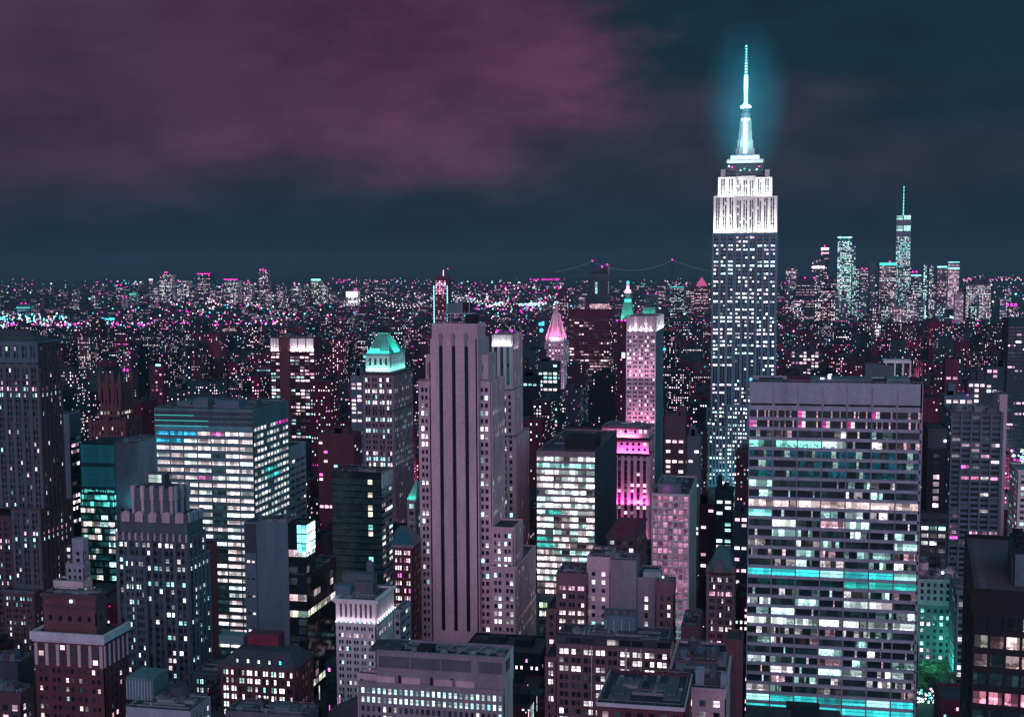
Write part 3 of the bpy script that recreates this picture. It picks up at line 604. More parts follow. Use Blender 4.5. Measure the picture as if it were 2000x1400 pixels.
# ---- pyramid of teal copper
b = Bld('copper_top_tower', 'brown stone tower under a glowing teal pyramid roof and arched drum', 900, yvis=1010)
aw = lights(.18, .22, .9, WHITE + COOL, 1.9)
M1 = b.tier(709, 768, 727, far=805, st=style(4.2, 6.2, .62, .6, .4, g=2, sub=.2, lit=aw, top=3.5, margin=.6, pier=.4), str_=style(4.2, 4.6, .5, .6, .4, lit=aw, top=3.5, margin=.8, pier=.4), mat='tan')
b.cornice(M1, 1.4, 1.2, 'brown'); b.cornice(M1, .9, .6, 'brown', z=hrange(b, 800), name='belt_course')
D1 = b.tier(714, 762, 690, off=2.5, far=791, zb=M1.z1 - .9, st=style(8.2, 4.0, .42, .62, .5, lit=lambda g, r, c: (0, .03, .03, 0), top=2.2, margin=1.2, var=0, pier=0), str_=style(8.2, 3.4, .42, .62, .5, lit=lambda g, r, c: (0, .03, .03, 0), top=2.2, margin=1.2, var=0), mat='pale')
b.cornice(D1, .9, .8, 'copper')
m = b.part('pyramid_roof'); mx = (D1.x0 + D1.x1) / 2; my = (D1.y0 + D1.y1) / 2; zt = zpx(757, 652, my)
m.frus(D1.x0 + .5, D1.x1 - .5, D1.y0 + .5, D1.y1 - .5, D1.z1 + .05, mx - 5, mx + 1.5, my - 1.5, my + 1.5, zt, 'copper')
for i in range(13):
    t = i / 12; m.beam((D1.x0 + .8 + (D1.x1 - D1.x0 - 1.6) * t, D1.y0 + .5, D1.z1 + .1), (mx - 5 + 6.5 * t, my - 1.5, zt + .05), .35, 'copper')
m.box(mx - 5.4, mx + 1.9, my - 1.8, my + 1.8, zt, zt + .8, 'copper')
for x_, y_, tx, ty in ((D1.x0 + 3, D1.y0 - 7, .15, .8), (mx - 1, D1.y0 - 7, 0, .8), (D1.x1 - 3, D1.y0 - 7, -.15, .8), (D1.x1 + 7, my - 4, -.8, 0), (D1.x1 + 7, my + 4, -.8, 0)): b.lamp((x_, y_, D1.z1 - 2.5), 14000, (.06, 1, .80), .6, 'SPOT', (tx, ty, 1.05), None, R(70))
m = b.part('dormer'); m.box(mx - 6.5, mx + .5, D1.y0 + 2.2, D1.y0 + 4.5, D1.z1 + 1.2, D1.z1 + 3.4, 'copper')
tl = (.22, 1.0, .86); b.wash(D1.x0, D1.x1, D1.y0 - 1.9, M1.z1 + .2, 2600, tl); b.lamps.append(((D1.x1 + 1.8, (D1.y0 + D1.y1) / 2, M1.z1 + .2), 2200, tl, 0, 'AREA', (-.35, 0, 1), (D1.y1 - D1.y0, .5), R(150)))
b.wash(D1.x0, D1.x1, D1.y0 - .5, D1.z1 + .3, 3200, (.06, 1.0, .78), up=(0, .8, 1)); b.lamps.append(((D1.x1 + .4, my, D1.z1 + .3), 2000, (.06, 1, .78), 0, 'AREA', (-.8, 0, 1), (14, .5), R(150)))
m = b.part('lamp'); p = at(712, 697, 902); m.ball(p, 1.0, 'g_blue')
b.finish()

# ---- crowned office tower, left of it
b = Bld('crowned_tower', 'red-sided office tower with six white lit panels below its roof', 1300, yvis=880)
lw = lights(.35, .4, .9, PINKW + COOL[:2], 1.6)
T1 = b.tier(527, 614, 659, far=628, st=style(3.6, 5.6, .86, .5, .5, g=1, lit=lw, top=16, margin=.6, pier=.5), str_=style(3.6, 6, .3, .4, .3, lit=lights(.25, 0, 0, WHITE), top=16), mat='maroon')
wd = (T1.x1 - T1.x0)
for a, c in ((.02, .07), (.085, .135), (.15, .20), (.46, .62), (.64, .80), (.82, .98)):
    b.part('crown_panel').poly([(T1.x0 + wd * a, T1.y0 - .7, T1.z1 - 15), (T1.x0 + wd * c, T1.y0 - .7, T1.z1 - 15), (T1.x0 + wd * c, T1.y0 - .7, T1.z1 - 1), (T1.x0 + wd * a, T1.y0 - .7, T1.z1 - 1)], 'white')
    b.wash(T1.x0 + wd * a, T1.x0 + wd * c, T1.y0 - 2.6, T1.z1 - 15.5, 1300 * (c - a) / .16, (1, .80, .80))
b.part('core_panel').box(T1.x0 + wd * .215, T1.x0 + wd * .445, T1.y0 - 1.2, T1.y0 - .004, hrange(b, 900), T1.z1 - .2, 'redbrick')
b.clutter(T1, 3, 4); b.finish()
NOLIT = lambda g, r, c: (0, 0, 0, 0)
# ---- left edge: stepped brick tower
b = Bld('setback_tower', 'dark brick setback tower with hipped dark cap and paired windows', 620, yvis=1300)
al = lights(.14, .12, .8, PINKW + COOL + WHITE, 1.5, blind=.3)
sA = style(3.35, 5.0, .58, .58, .35, g=2, sub=.2, lit=al, top=2.2, margin=.5, pier=.35, sp='span'); sAr = style(3.35, 4.2, .56, .58, .35, g=2, sub=.2, lit=al, top=2.2, margin=.6, pier=.35)
cap = b.tier(-75, 73, 667, far=116, st=sA, str_=sAr, mat='bluegrey', yb=708, smat='brown'); b.cornice(cap, .8, .5, 'bluegrey')
A1 = b.tier(-75, 75, 709, far=119, off=-.8, st=sA, str_=sAr, mat='shaftshade', smat='brown', yb=992); b.cornice(A1, .5, .35, 'grey')  # front tone holds shade in its colour, darker and tealer than the stone
A2 = b.tier(22, 78, 992, far=141, off=-5, st=sA, str_=sAr, mat='shaftshade', smat='brown', yb=1150); b.cornice(A2, .8, .5, 'brown')
b.tier(-75, 22, 1006, dep=30, off=-3, st=sA, mat='brown')
A3 = b.tier(6, 66, 1152, far=100, off=-11, st=style(3.35, 4.6, .6, .55, .35, g=2, sub=.2, lit=lights(.3, .1, .8, COOL + WHITE, 1.1, dim=.5), top=3), str_=sAr, mat='brown'); b.cornice(A3, .8, .5, 'grey')
m = b.part('hip_roof'); m.frus(cap.x0 + 6, cap.x1 - 1.5, cap.y0 + 2, cap.y1 - 1, cap.z1 - .9, cap.x0 + 14, cap.x1 - 12, cap.y0 + 11, cap.y1 - 11, zpx(30, 641, 640), 'slate')
for yv, o in ((1034, 0), (744, 0)):
    m = b.part('belt_course'); z = hrange(b, yv); m.box(A1.x0, A1.x1 + .4, A1.y0 - .75, A1.y0 - .36, z, z + .6, 'brown', bottom=True)
b.finish()
b = Bld('slab_building', 'narrow slab with blank pale end wall and lit glass side', 720, yvis=1060)
B1 = b.tier(119, 135, 809, far=158, st=None, str_=style(4, 6, .9, .5, .3, lit=lights(.25, .3, .8, PINKW + WHITE, 1.6), top=14), mat='ghost', smat='darkgrey'); b.clutter(B1, 2, 3); b.finish()
# ---- gothic tower
b = Bld('gothic_tower', 'dark brown gothic tower with pinnacles and one bright window row', 950, yvis=900)
sG = style(16, 3.2, .4, .8, .7, lit=NOLIT, top=3, margin=.6, var=0, pier=.4)
G1 = b.tier(195, 234, 748, far=257, st=sG, str_=sG, mat='rust', yb=800)
G2 = b.tier(193, 236, 800, far=260, off=-1, st=style(4.2, 3, .6, .6, .4, lit=lights(.1, 0, 0, PINKW, .9, seq={0: (.8, (1, .95, .85), 1)}), top=.6), str_=style(4.2, 3, .6, .6, .4, lit=lights(.1, 0, 0, PINKW, .9, seq={0: (.8, (1, .95, .85), 1)}), top=.6), mat='rust')
G3 = b.tier(177, 243, 822, far=277, off=-5, st=style(4.2, 3, .45, .6, .5, lit=lights(.25, 0, 0, PINKW, 1.2), top=4, pier=.5), str_=style(4.2, 3, .45, .6, .5, lit=lights(.2, 0, 0, PINKW, 1.2), top=4, pier=.5), mat='rust')
for x, y in ((G1.x0, G1.y0), (G1.x1, G1.y0), (G1.x1, G1.y1), (G1.x0, G1.y1), ((G1.x0 + G1.x1) / 2 - 2, G1.y0), ((G1.x0 + G1.x1) / 2 + 3, G1.y0)):
    m = b.part('pinnacle'); m.box(x - 1.3, x + 1.3, y - 1.3, y + 1.3, G1.z1 - 14, G1.z1 + 4, 'rust'); m.frus(x - 1.3, x + 1.3, y - 1.3, y + 1.3, G1.z1 + 4, x - .1, x + .1, y - .1, y + .1, G1.z1 + 10, 'rust')
for x in (G3.x0, (G3.x0 + G3.x1) / 2, G3.x1): m = b.part('turret'); m.box(x - 1.6, x + 1.6, G3.y0 - 1.2, G3.y0 + 2, G3.z1 - 18, G3.z1 + 3, 'rust')
m = b.part('beacon')
for x in (242, 249): p = at(x, 723, 960); m.ball(p, 1.0, 'g_mag')
b.finish()
b = Bld('maroon_slab', 'slim maroon slab tower with a cyan lamp on top, above the teal-banded office block', 1100, yvis=850)
D1 = b.tier(291, 318, 712, far=329, st=style(3.6, 4, .5, .45, .3, lit=lights(.22, 0, 0, CITY, 1.3), top=4), str_=style(3.6, 4, .5, .45, .3, lit=lights(.3, 0, 0, CITY, 1.3), top=4), mat='maroon')
m = b.part('lamp'); p = at(309, 713, 1099); m.box(p.x - 2.4, p.x + 2.4, p.y - .5, p.y, p.z - .8, p.z + .8, 'g_cyan'); b.finish()
# ---- teal glass building
b = Bld('glass_block', 'teal glass building with blank grey side wall and reflecting curtain wall', 720, yvis=1215)
def el_(g, r, c):
    if r < 2: s = g.uniform(.2, .7); return (.15 * s, s, .95 * s, 0)
    if g.random() < .55: k = g.choice([(1, .85, .85), (.85, 1, .9), (1, .95, .8), (.5, 1, .95)]); s = g.uniform(.4, 1.4); return (k[0] * s, k[1] * s, k[2] * s, 0)
    return (.004, .03, .03, 0)
E1 = b.tier(156, 223, 866, dep=30, st=style(27.0, 19.0, .99, .98, .15, lit=lambda g, r, c: (.003, .032, .048, 0), top=.5, margin=.1, var=.15), mat='tealglass', yb=963)  # upper glass given a faint even teal glow, no lit rooms behind
E0 = b.tier(156, 223, 963, dep=30, st=style(4.25, 5.0, .96, .66, .15, lit=el_, top=.4, margin=.2, var=.9), mat='tealglass', roof=False)
for i in range(6): z = E1.z1 - 3.5 - i * 4.1; b.part('floor_line').box(E1.x0 + .3, E1.x1 - .3, E1.y0 - .06, E1.y0 + .1, z, z + .22, 'teal')
for i in range(14): x = E1.x0 + .4 + i * (E1.x1 - E1.x0 - 3) / 13; b.part('edge_glint').box(x, x + b.g.uniform(.5, 2), E1.y0 - .1, E1.y0 + .1, E0.z1 + .2 + b.g.uniform(0, 1.2), E0.z1 + 1.0 + b.g.uniform(.4, 1.4), 'g_dimteal')  # glowing slivers stand in for reflections along the foot of the glass
E2 = b.tier(223, 266, 864, far=317, st=style(4.25, 6, .3, .4, .3, lit=lights(.0), top=40), mat='bluegrey', smat='ghost')
m = b.part('screen_frame'); m.box(E1.x0 - .4, E1.x0, E1.y0 - .5, E1.y0 + .2, hrange(b, 990), E1.z1 + .5, 'tealglass'); m.box(E1.x0, E2.x0, E1.y0 - .5, E1.y0 + .2, E1.z1 + .02, E1.z1 + .5, 'tealglass')
b.lamps.append((((E2.x0 + E2.x1) / 2 + 4, E2.y0 - 7, hrange(b, 985)), 700, (.12, .85, 1), 0, 'AREA', (0, .8, 1), (6, 2), R(160)))
b.clutter(E2, 3, 2.5); b.finish()
# ---- F: the bright office block
b = Bld('office_block', 'broad teal office block with row upon row of brightly lit strip windows', 640, yvis=1240)
def fl_(g, r, c):
    if r in (0, 1) and c < 3 - r: return (.04, .62 * g.uniform(.7, 1.2), .95, 0)
    if g.random() < (.96 if c != 4 else .62):
        k = g.choice([(1, .83, .86), (1, .88, .90), (1, .78, .82), (.86, 1, .98)]); s = g.uniform(.75, 1.15)
        if g.random() < .04: k = (1, .25, .75)
        return (k[0] * s, k[1] * s, k[2] * s, 0)
    return (.01, .03, .035, 0)
def fr_(g, r, c):
    if 5 <= r <= 7 and 3 + (r - 6) <= c <= 6 + (r - 6) and r > 5: return (.05, .85, .75, 0)
    if r == 0 and c > 6: return (1, .04, .6, 0)
    if g.random() < .88: k = g.choice([(1, .90, .90), (.82, 1, .97), (1, .84, .88)]); s = g.uniform(.5, .95); return (k[0] * s, k[1] * s, k[2] * s, 0)
    return (.01, .03, .035, 0)
F1 = b.tier(301, 494, 798, far=563, st=style(4.03, 8.0, .93, .50, .35, lit=fl_, top=11.6, margin=.5, var=.62), str_=style(4.03, 4.4, .88, .46, .35, lit=fr_, top=9.2, margin=.4, var=.6), mat='teal')
for i, z in enumerate((1.5, 4.4, 7.3)):
    m = b.part('louvre_band'); m.box(F1.x0 + .3, F1.x1 - .05, F1.y0 - .25, F1.y0 - .003, F1.z1 - z - 2.0, F1.z1 - z - .1, 'slate', bottom=True)
    for j in range(60): x = F1.x0 + .6 + (F1.x1 - F1.x0 - 1) * j / 60; m.box(x, x + .18, F1.y0 - .42, F1.y0 - .26, F1.z1 - z - 2.0, F1.z1 - z - .1, 'bluegrey')
    m = b.part('strip_light'); m.box(F1.x0 + .3, F1.x0 + (F1.x1 - F1.x0) * (.55 if i else .4), F1.y0 - .35, F1.y0 - .25, F1.z1 - z - 2.35, F1.z1 - z - 2.22, 'g_teal')
b.lamps.append(((F1.x0 + 16, F1.y0 - 2.2, F1.z1 - 11.5), 240, (.05, .7, 1), 0, 'AREA', (0, .5, 1), (24, .4), R(160)))
b.lamps.append(((F1.x0 + 45, F1.y0 - 2.2, F1.z1 - 11.5), 120, (.2, .8, 1), 0, 'AREA', (0, .5, 1), (30, .4), R(160)))
zf = F1.z1 - .9
for x0, x1, y0, h, mt in ((380, 406, 652, 5.0, 'bluegrey'), (420, 466, 650, 4.2, 'bluegrey'), (345, 372, 660, 2.0, 'teal'), (468, 500, 668, 2.5, 'grey')):
    A_, B_ = at(x0, 790, y0), at(x1, 790, y0); m = b.part('roof_unit'); m.box(A_.x, B_.x, y0, y0 + 9, zf, zf + h, mt)
b.clutter(F1, 4, 2); b.finish()
b = Bld('striped_slab', 'grey slab with dark horizontal slit windows behind the bright office block', 712, yvis=1015)
b.tier(520, 565, 873, far=597, st=None, str_=style(4.0, 8, .92, .42, .4, lit=lights(.04, 0, 0, PINKW, 1.2), top=7.5, margin=.6), mat='ghost'); b.finish()
# ---- H: scalloped deco tower
b = Bld('scalloped_tower', 'grey stepped deco tower with scalloped crown and a lit rooftop lantern', 560, yvis=1345)
hl_ = lights(.22, .12, .7, COOL + WHITE + [(1, .8, .85)], 1.9, blind=.35)
sH = style(3.75, 5.9, .72, .56, .4, g=2, sub=.16, lit=hl_, top=3.0, margin=.9, pier=.7, sp='span'); sHr = style(3.75, 4.2, .6, .56, .4, g=1, lit=hl_, top=3.0, margin=.5, pier=.5, sp='span')
H3 = b.tier(226, 367, 1045, far=401, off=-3, st=sH, str_=sHr, mat='grey')
H2 = b.tier(234, 365, 1004, far=396, zb=H3.z1 - .9, st=style(9, 5.4, .34, .62, .5, lit=lights(.5, 0, 0, COOL + WHITE, 1.6), top=3.6, margin=.9, pier=.7, var=.9), str_=style(9, 4.6, .3, .62, .5, lit=lights(.5, 0, 0, PINKW, 1.0), top=3.6, margin=.6, pier=.5, var=.9), mat='grey')
H1 = b.tier(258, 339, 953, far=366, off=3, zb=H2.z1 - .9, st=style(11, 4.4, .55, .7, .9, lit=lights(.12, 0, 0, COOL, .8), top=4.0, margin=.6, var=1, pier=1.0), str_=style(11, 4.4, .55, .7, .9, lit=NOLIT, top=4.0, margin=.6, pier=1.0), mat='grey')
def scallop(B0, n, side, z, h):
    for i in range(n):
        m = b.part('scallop'); k = 10
        if side == 'F':
            w_ = (B0.x1 - B0.x0) / n; x = B0.x0 + w_ * (i + .5); r = w_ * .30
            pts = [(x + r * math.cos(t * 3.14159 / k), z + h * math.sin(t * 3.14159 / k)) for t in range(k + 1)]
            m.poly([(p[0], B0.y0 - 1.05, p[1]) for p in pts] + [(x - r, B0.y0 - 1.05, z - 3.2), (x + r, B0.y0 - 1.05, z - 3.2)], 'mauvestone')
            for j in range(k): m.poly([(pts[j][0], B0.y0 - 1.05, pts[j][1]), (pts[j][0], B0.y0 + .5, pts[j][1]), (pts[j + 1][0], B0.y0 + .5, pts[j + 1][1]), (pts[j + 1][0], B0.y0 - 1.05, pts[j + 1][1])], 'mauvestone')
        else:
            w_ = (B0.y1 - B0.y0) / n; y = B0.y0 + w_ * (i + .5); m.box(B0.x1 - .5, B0.x1 + .9, y - w_ * .3, y + w_ * .3, z - 3.2, z + h, 'ghost')
scallop(H2, 5, 'F', H2.z1 - .6, 2.0); scallop(H2, 3, 'R', H2.z1 - .6, 1.6)
for i in range(5):
    w_ = (H1.x1 - H1.x0 - 1.8) / 4; x = H1.x0 + .9 + w_ * i; m = b.part('crown_buttress'); m.box(x - .9, x + .9, H1.y0 - 1.6, H1.y0 - .004, H1.z1 - 5.5, H1.z1 + 1.2, 'mauvestone'); m.box(x - .6, x + .6, H1.y0 - 1.3, H1.y0 - .006, H1.z0, H1.z1 - 5.5, 'mauvestone')
for i in range(3):
    y = H1.y0 + 1 + (H1.y1 - H1.y0 - 2) * i / 2; m = b.part('crown_buttress'); m.box(H1.x1 + .004, H1.x1 + 1.6, y - .9, y + .9, H1.z1 - 5.5, H1.z1 + 1.2, 'ghost'); m.box(H1.x1 + .006, H1.x1 + 1.2, y - .6, y + .6, H1.z0, H1.z1 - 5.5, 'ghost')
for i in range(12): x = H3.x0 + .6 + (H3.x1 - H3.x0 - 1.6) * i / 11; b.part('merlon').box(x, x + .9, H3.y0 - .95, H3.y0 + .2, H3.z1 - 2.6, H3.z1 + 1.1, 'mauvestone')
A_, B_ = at(292, 945, 568), at(324, 945, 568); m = lant_ = b.part('lantern'); m.box(A_.x, B_.x, 567, 573, H1.z1 - .9, zpx(305, 943, 567), 'slate'); m.box(A_.x - .3, B_.x + .3, 566.7, 573.3, zpx(305, 926, 567), zpx(305, 924, 567), 'darkgrey', bottom=True); m.box(A_.x + .3, B_.x - .3, 567.3, 572.7, zpx(305, 943, 567), zpx(305, 926, 567), 'slate')
m = b.part('lantern_pane', lant_); g = random.Random(3)
for i in range(2):
    x0 = A_.x + .1 + (B_.x - A_.x) * .40 * i; x1 = x0 + (B_.x - A_.x) * .37
    m.poly([(x0, 567.2, zpx(305, 942, 567)), (x1, 567.2, zpx(305, 942, 567)), (x1, 567.2, zpx(305, 927, 567)), (x0, 567.2, zpx(305, 927, 567))], 'glass', (.45, .62, .56, 0), g.random(), .4, ((0, 0), (3, 0), (3, 1), (0, 1)))
for x in (285, 309): m = b.part('antenna'); p = at(x, 926, 569); m.beam((p.x, p.y, H1.z1), (p.x, p.y, p.z + 3.5), .25, 'metal')
H4 = b.tier(240, 284, 1085, dep=12, off=-5, st=style(3.75, 4.4, .7, .56, .4, g=3, sub=.12, lit=hl_, top=2, margin=.6, pier=.3), mat='grey'); b.cornice(H4, .6, .4, 'bluegrey')
H5 = b.tier(367, 376, 1090, far=409, off=1, st=None, str_=sHr, mat='bluegrey'); b.cornice(H5, .7, .5, 'ghost')
H6 = b.tier(376, 425, 1313, far=457, off=-7, st=style(4.2, 5.5, .6, .55, .4, g=2, sub=.15, lit=lights(.55, 0, 0, WHITE + COOL, 2), top=2.4), str_=style(4.2, 3.4, .5, .55, .4, lit=lights(.2), top=2.4), mat='grey'); b.cornice(H6, .6, .5, 'grey')
for o in range(2): b.tier(290 + o * 4, 372, 1385, dep=8, off=-8, st=style(4.2, 5.5, .6, .55, .4, lit=lights(.5, 0, 0, PINKW, 1.5), top=3), mat='grey') if o == 0 else None
b.clutter(H6, 1, 1.5); b.finish()
b = Bld('blank_slab', 'windowless dark maroon slab beside the scalloped deco tower', 618, yvis=1290)
b.tier(380, 399, 1068, far=424, st=None, mat='maroon'); b.finish()
# ---- J: blank wall with glowing glass corner
b = Bld('corner_glass_tower', 'grey blank-walled tower with glowing cyan glass corner box at its top', 600, yvis=1400)
J0 = b.tier(476, 500, 1019, dep=18, off=.6, st=style(9, 3.2, .62, .12, .3, lit=lights(.5, 0, 0, [(1, .6, .8), (1, .95, .9)], 2, blind=0), top=16, margin=.8, var=.3), mat='bluegrey')
J1 = b.tier(500, 562, 1019, dep=18, st=None, mat='bluegrey')
m = b.part('dark_panel'); m.box(J0.x0 + .3, J0.x1 - .1, J0.y0 - .2, J0.y0 - .003, J0.z1 - 16, J0.z1 - 1, 'slate', bottom=True)
for i in range(1, 9): m = b.part('panel_joint'); z = J1.z1 - i * 7.5; m.box(J1.x0, J1.x1, J1.y0 - .04, J1.y0 - .003, z, z + .2, 'grey')
for x in (J1.x0 + 5, J1.x0 + 10): m = b.part('panel_joint'); m.box(x, x + .12, J1.y0 - .05, J1.y0 - .041, 60, J1.z1 - .5, 'grey')
jl = lights(.07, 0, 0, PINKW + [(.9, 1, .75)], 1.0, blind=0, seq={8: (1, (1, .96, .78), 1), 3: (.9, (.8, 1, 1), 1), 17: (1, (.9, 1, .8), 1)})
sJ = style(4.2, 5, .96, .82, .12, lit=jl, top=.8, margin=.15, var=.5)
J2 = b.tier(562, 597, 1021, far=615, off=-.3, st=sJ, str_=sJ, mat='dark')
J3 = b.tier(564, 599, 1124, far=657, off=-1.4, st=style(4.2, 5, .96, .8, .12, lit=lights(.07, 0, 0, PINKW + [(.6, 1, .8)], .8, blind=0, seq={2: (.6, (1, .6, .7), 1), 4: (1, (1, .96, .74), 1), 13: (1, (.9, 1, .8), 1), 14: (.8, (.95, .95, 1), 1)}), top=.8, margin=.15, var=.45), str_=style(4.2, 5, .96, .8, .12, lit=lights(.06, 0, 0, PINKW + [(.6, 1, .8)], .7, blind=0, seq={4: (1, (1, .96, .74), 1), 13: (1, (.85, 1, .75), 1)}), top=.8, margin=.15, var=.45), mat='dark')
m = b.part('light_box'); z0, z1 = zpx(596, 1079, 600), zpx(596, 1024, 600); xa = at(581, 1050, 600).x; g = random.Random(8)
for i in range(3):
    a, c = z0 + (z1 - z0) * (i + .06) / 3, z0 + (z1 - z0) * (i + .92) / 3
    for x0, x1 in ((xa, (xa + J2.x1) / 2 - .2), ((xa + J2.x1) / 2, J2.x1 - .1)):
        m.poly([(x0, J2.y0 - .12, a), (x1, J2.y0 - .12, a), (x1, J2.y0 - .12, c), (x0, J2.y0 - .12, c)], 'glass', (.35, 1.5, 1.7, 0), g.random(), .1, ((0, 0), (2, 0), (2, 1), (0, 1)))
    for y0, y1 in ((J2.y0 + .1, (J2.y0 + J2.y1) / 2 - .2), ((J2.y0 + J2.y1) / 2, J2.y1 - .2)):
        m.poly([(J2.x1 + .12, y0, a), (J2.x1 + .12, y1, a), (J2.x1 + .12, y1, c), (J2.x1 + .12, y0, c)], 'glass', (1.3, 2.2, 2.3, 0), g.random(), .05, ((0, 0), (2, 0), (2, 1), (0, 1)))
b.clutter(J1, 4, 2, ('darkgrey', 'slate')); b.clutter(J3, 3, 2, ('darkgrey', 'grey')); b.finish()
# ---- L: black glass tower
b = Bld('black_glass_tower', 'black glass tower with white panel on its narrow striped side', 720, yvis=1150)
def ll_(g, r, c):
    if c == 8 and g.random() < .4: k = g.choice([(.3, 1, 1), (1, .85, .7), (1, .6, .7)]); return (k[0], k[1], k[2], 0)
    return (.002, .008, .010, 0)
L1 = b.tier(647, 745, 921, far=766, st=style(3.9, 2.8, .96, .75, .08, lit=ll_, top=4, margin=.2, var=.2), str_=style(3.9, 7, .98, .5, .25, lit=lights(.5, 0, 0, [(.8, 1, .9), (.5, .9, .9), (1, .8, .7)], .9, dim=.6), top=10.5, margin=.1, var=.9), mat='dark', smat='ghost')
m = b.part('white_panel'); m.box(L1.x1 + .003, L1.x1 + .25, L1.y0 + .4, L1.y1 - .3, L1.z1 - 9.8, L1.z1 - 1.2, 'white', bottom=True); b.clutter(L1, 3, 1.5, ('slate', 'darkgrey')); b.finish()
# ---- M: floodlit colonnade
b = Bld('colonnade_tower', 'pale tower with pink floodlit colonnade under a deep cornice', 530, yvis=1385)
ml = lights(.10, .04, .7, PINKW + COOL, 1.5, blind=.4)
M1 = b.tier(656, 734, 1215, far=768, off=-.9, st=style(3.1, 3.7, .62, .55, .4, g=2, sub=.15, lit=ml, top=1.3, margin=.6), str_=style(3.1, 3.6, .55, .55, .4, g=2, sub=.15, lit=ml, top=1.3, margin=.6), mat='white')
M0 = b.tier(656, 734, 1170, far=768, st=style(7.0, 2.2, .46, .88, 1.1, lit=lambda g, r, c: (.01, .006, .012, 0), top=1.7, margin=1.2, var=0, pier=.35), str_=style(7.0, 2.2, .46, .88, 1.1, lit=lambda g, r, c: (.01, .006, .012, 0), top=1.7, margin=.8, var=0, pier=.35), mat='white', zb=M1.z1 - .9)
b.cornice(M0, 1.1, 1.3, 'white'); b.cornice(M1, .5, .35, 'white')
b.wash(M0.x0, M0.x1, M0.y0 - 1.5, M1.z1 + .1, 560, (1, .66, .84)); b.lamps.append(((M0.x1 + .9, (M0.y0 + M0.y1) / 2, M1.z1 + .1), 560, (1, .74, .9), 0, 'AREA', (-.35, 0, 1), (M0.y1 - M0.y0, .4), R(150)))
m = b.part('ledge_lamp')
for i in range(9): m.ball((M0.x0 + .5 + (M0.x1 - M0.x0 - 1) * i / 8, M0.y0 - 1.3, M1.z1 + .25), .35, 'g_cyan' if i % 3 else 'g_ice')
for i in range(9): m.ball((M0.x1 + .9, M0.y0 + (M0.y1 - M0.y0) * i / 8, M1.z1 + .25), .35, 'g_cyan' if i % 2 else 'g_white')
zr = M0.z1 - .9
for x0, x1, y0, h, mt in ((655, 684, 536, 5, 'bluegrey'), (668, 730, 545, 8.5, 'grey'), (692, 728, 541, 6, 'darkgrey')):
    A_, B_ = at(x0, 1150, y0), at(x1, 1150, y0); m = b.part('roof_unit'); m.box(A_.x, B_.x, y0, y0 + 5, zr, zr + h, mt)
b.tank(at(722, 1140, 548).x, 549, zr + 6, 1.8, 'grey'); b.clutter(M0, 3, 1.5); b.finish()
# ---- N: hall with dark mansard and dormers
b = Bld('mansard_hall', 'red brick hall with black mansard roof and five lit dormers', 450, cat='building')
sN = style(3.2, 3.45, .66, .62, .35, g=2, sub=.12, lit=lights(.62, .2, .9, WHITE + COOL[2:], 1.9, dim=.2), top=1.2, margin=.4, pier=.25)
N1 = b.tier(431, 575, 1301, far=611, st=sN, str_=style(3.2, 3.2, .6, .62, .35, g=2, sub=.12, lit=lights(.7, .2, .9, [(1, .9, .7)] + WHITE, 1.3, dim=.3), top=1.2, margin=.4, pier=.25), mat='redbrick', roof=False)
b.cornice(N1, .7, .7, 'brown')
m = b.part('mansard_roof'); z1 = N1.z1 + 4.6; m.frus(N1.x0 - .3, N1.x1 + .3, N1.y0 - .3, N1.y1 + .3, N1.z1 + .06, N1.x0 + 4, N1.x1 - 4, N1.y0 + 5, N1.y1 - 5, z1, 'slate')
for i in range(5):
    x = N1.x0 + (N1.x1 - N1.x0) * (.22 + .145 * i); m = b.part('dormer'); m.box(x - .55, x + .55, N1.y0 + .8, N1.y0 + 3, N1.z1 + .8, N1.z1 + 2.5, 'slate'); m.poly([(x - .4, N1.y0 + .78, N1.z1 + 1), (x + .4, N1.y0 + .78, N1.z1 + 1), (x + .4, N1.y0 + .78, N1.z1 + 2.3), (x - .4, N1.y0 + .78, N1.z1 + 2.3)], 'glass', (1.5, 1.6, 1.5, 0) if i < 4 else (.1, 1.4, 1.7, 0), .1 * i, .1, ((0, 0), (1, 0), (1, 1), (0, 1)))
A_, B_ = at(492, 1245, 466), at(552, 1245, 466); m = b.part('roof_house'); m.box(A_.x, B_.x, 462, 468, z1 - 1, z1 + 4.2, 'redroof'); m.box(A_.x - .2, B_.x + .2, 461.8, 468.2, z1 + 4.2, z1 + 4.5, 'redbrick', bottom=True)
A_, B_ = at(440, 1245, 470), at(488, 1245, 470); m = b.part('roof_house'); m.box(A_.x, B_.x, 464, 470, z1 - 1, z1 + 2.6, 'teal'); b.part('roof_dome').cyl(at(575, 1265, 462).x, 463, N1.z1 + 1, N1.z1 + 4.8, 4.0, 1.2, 'slate', 16)
b.finish()
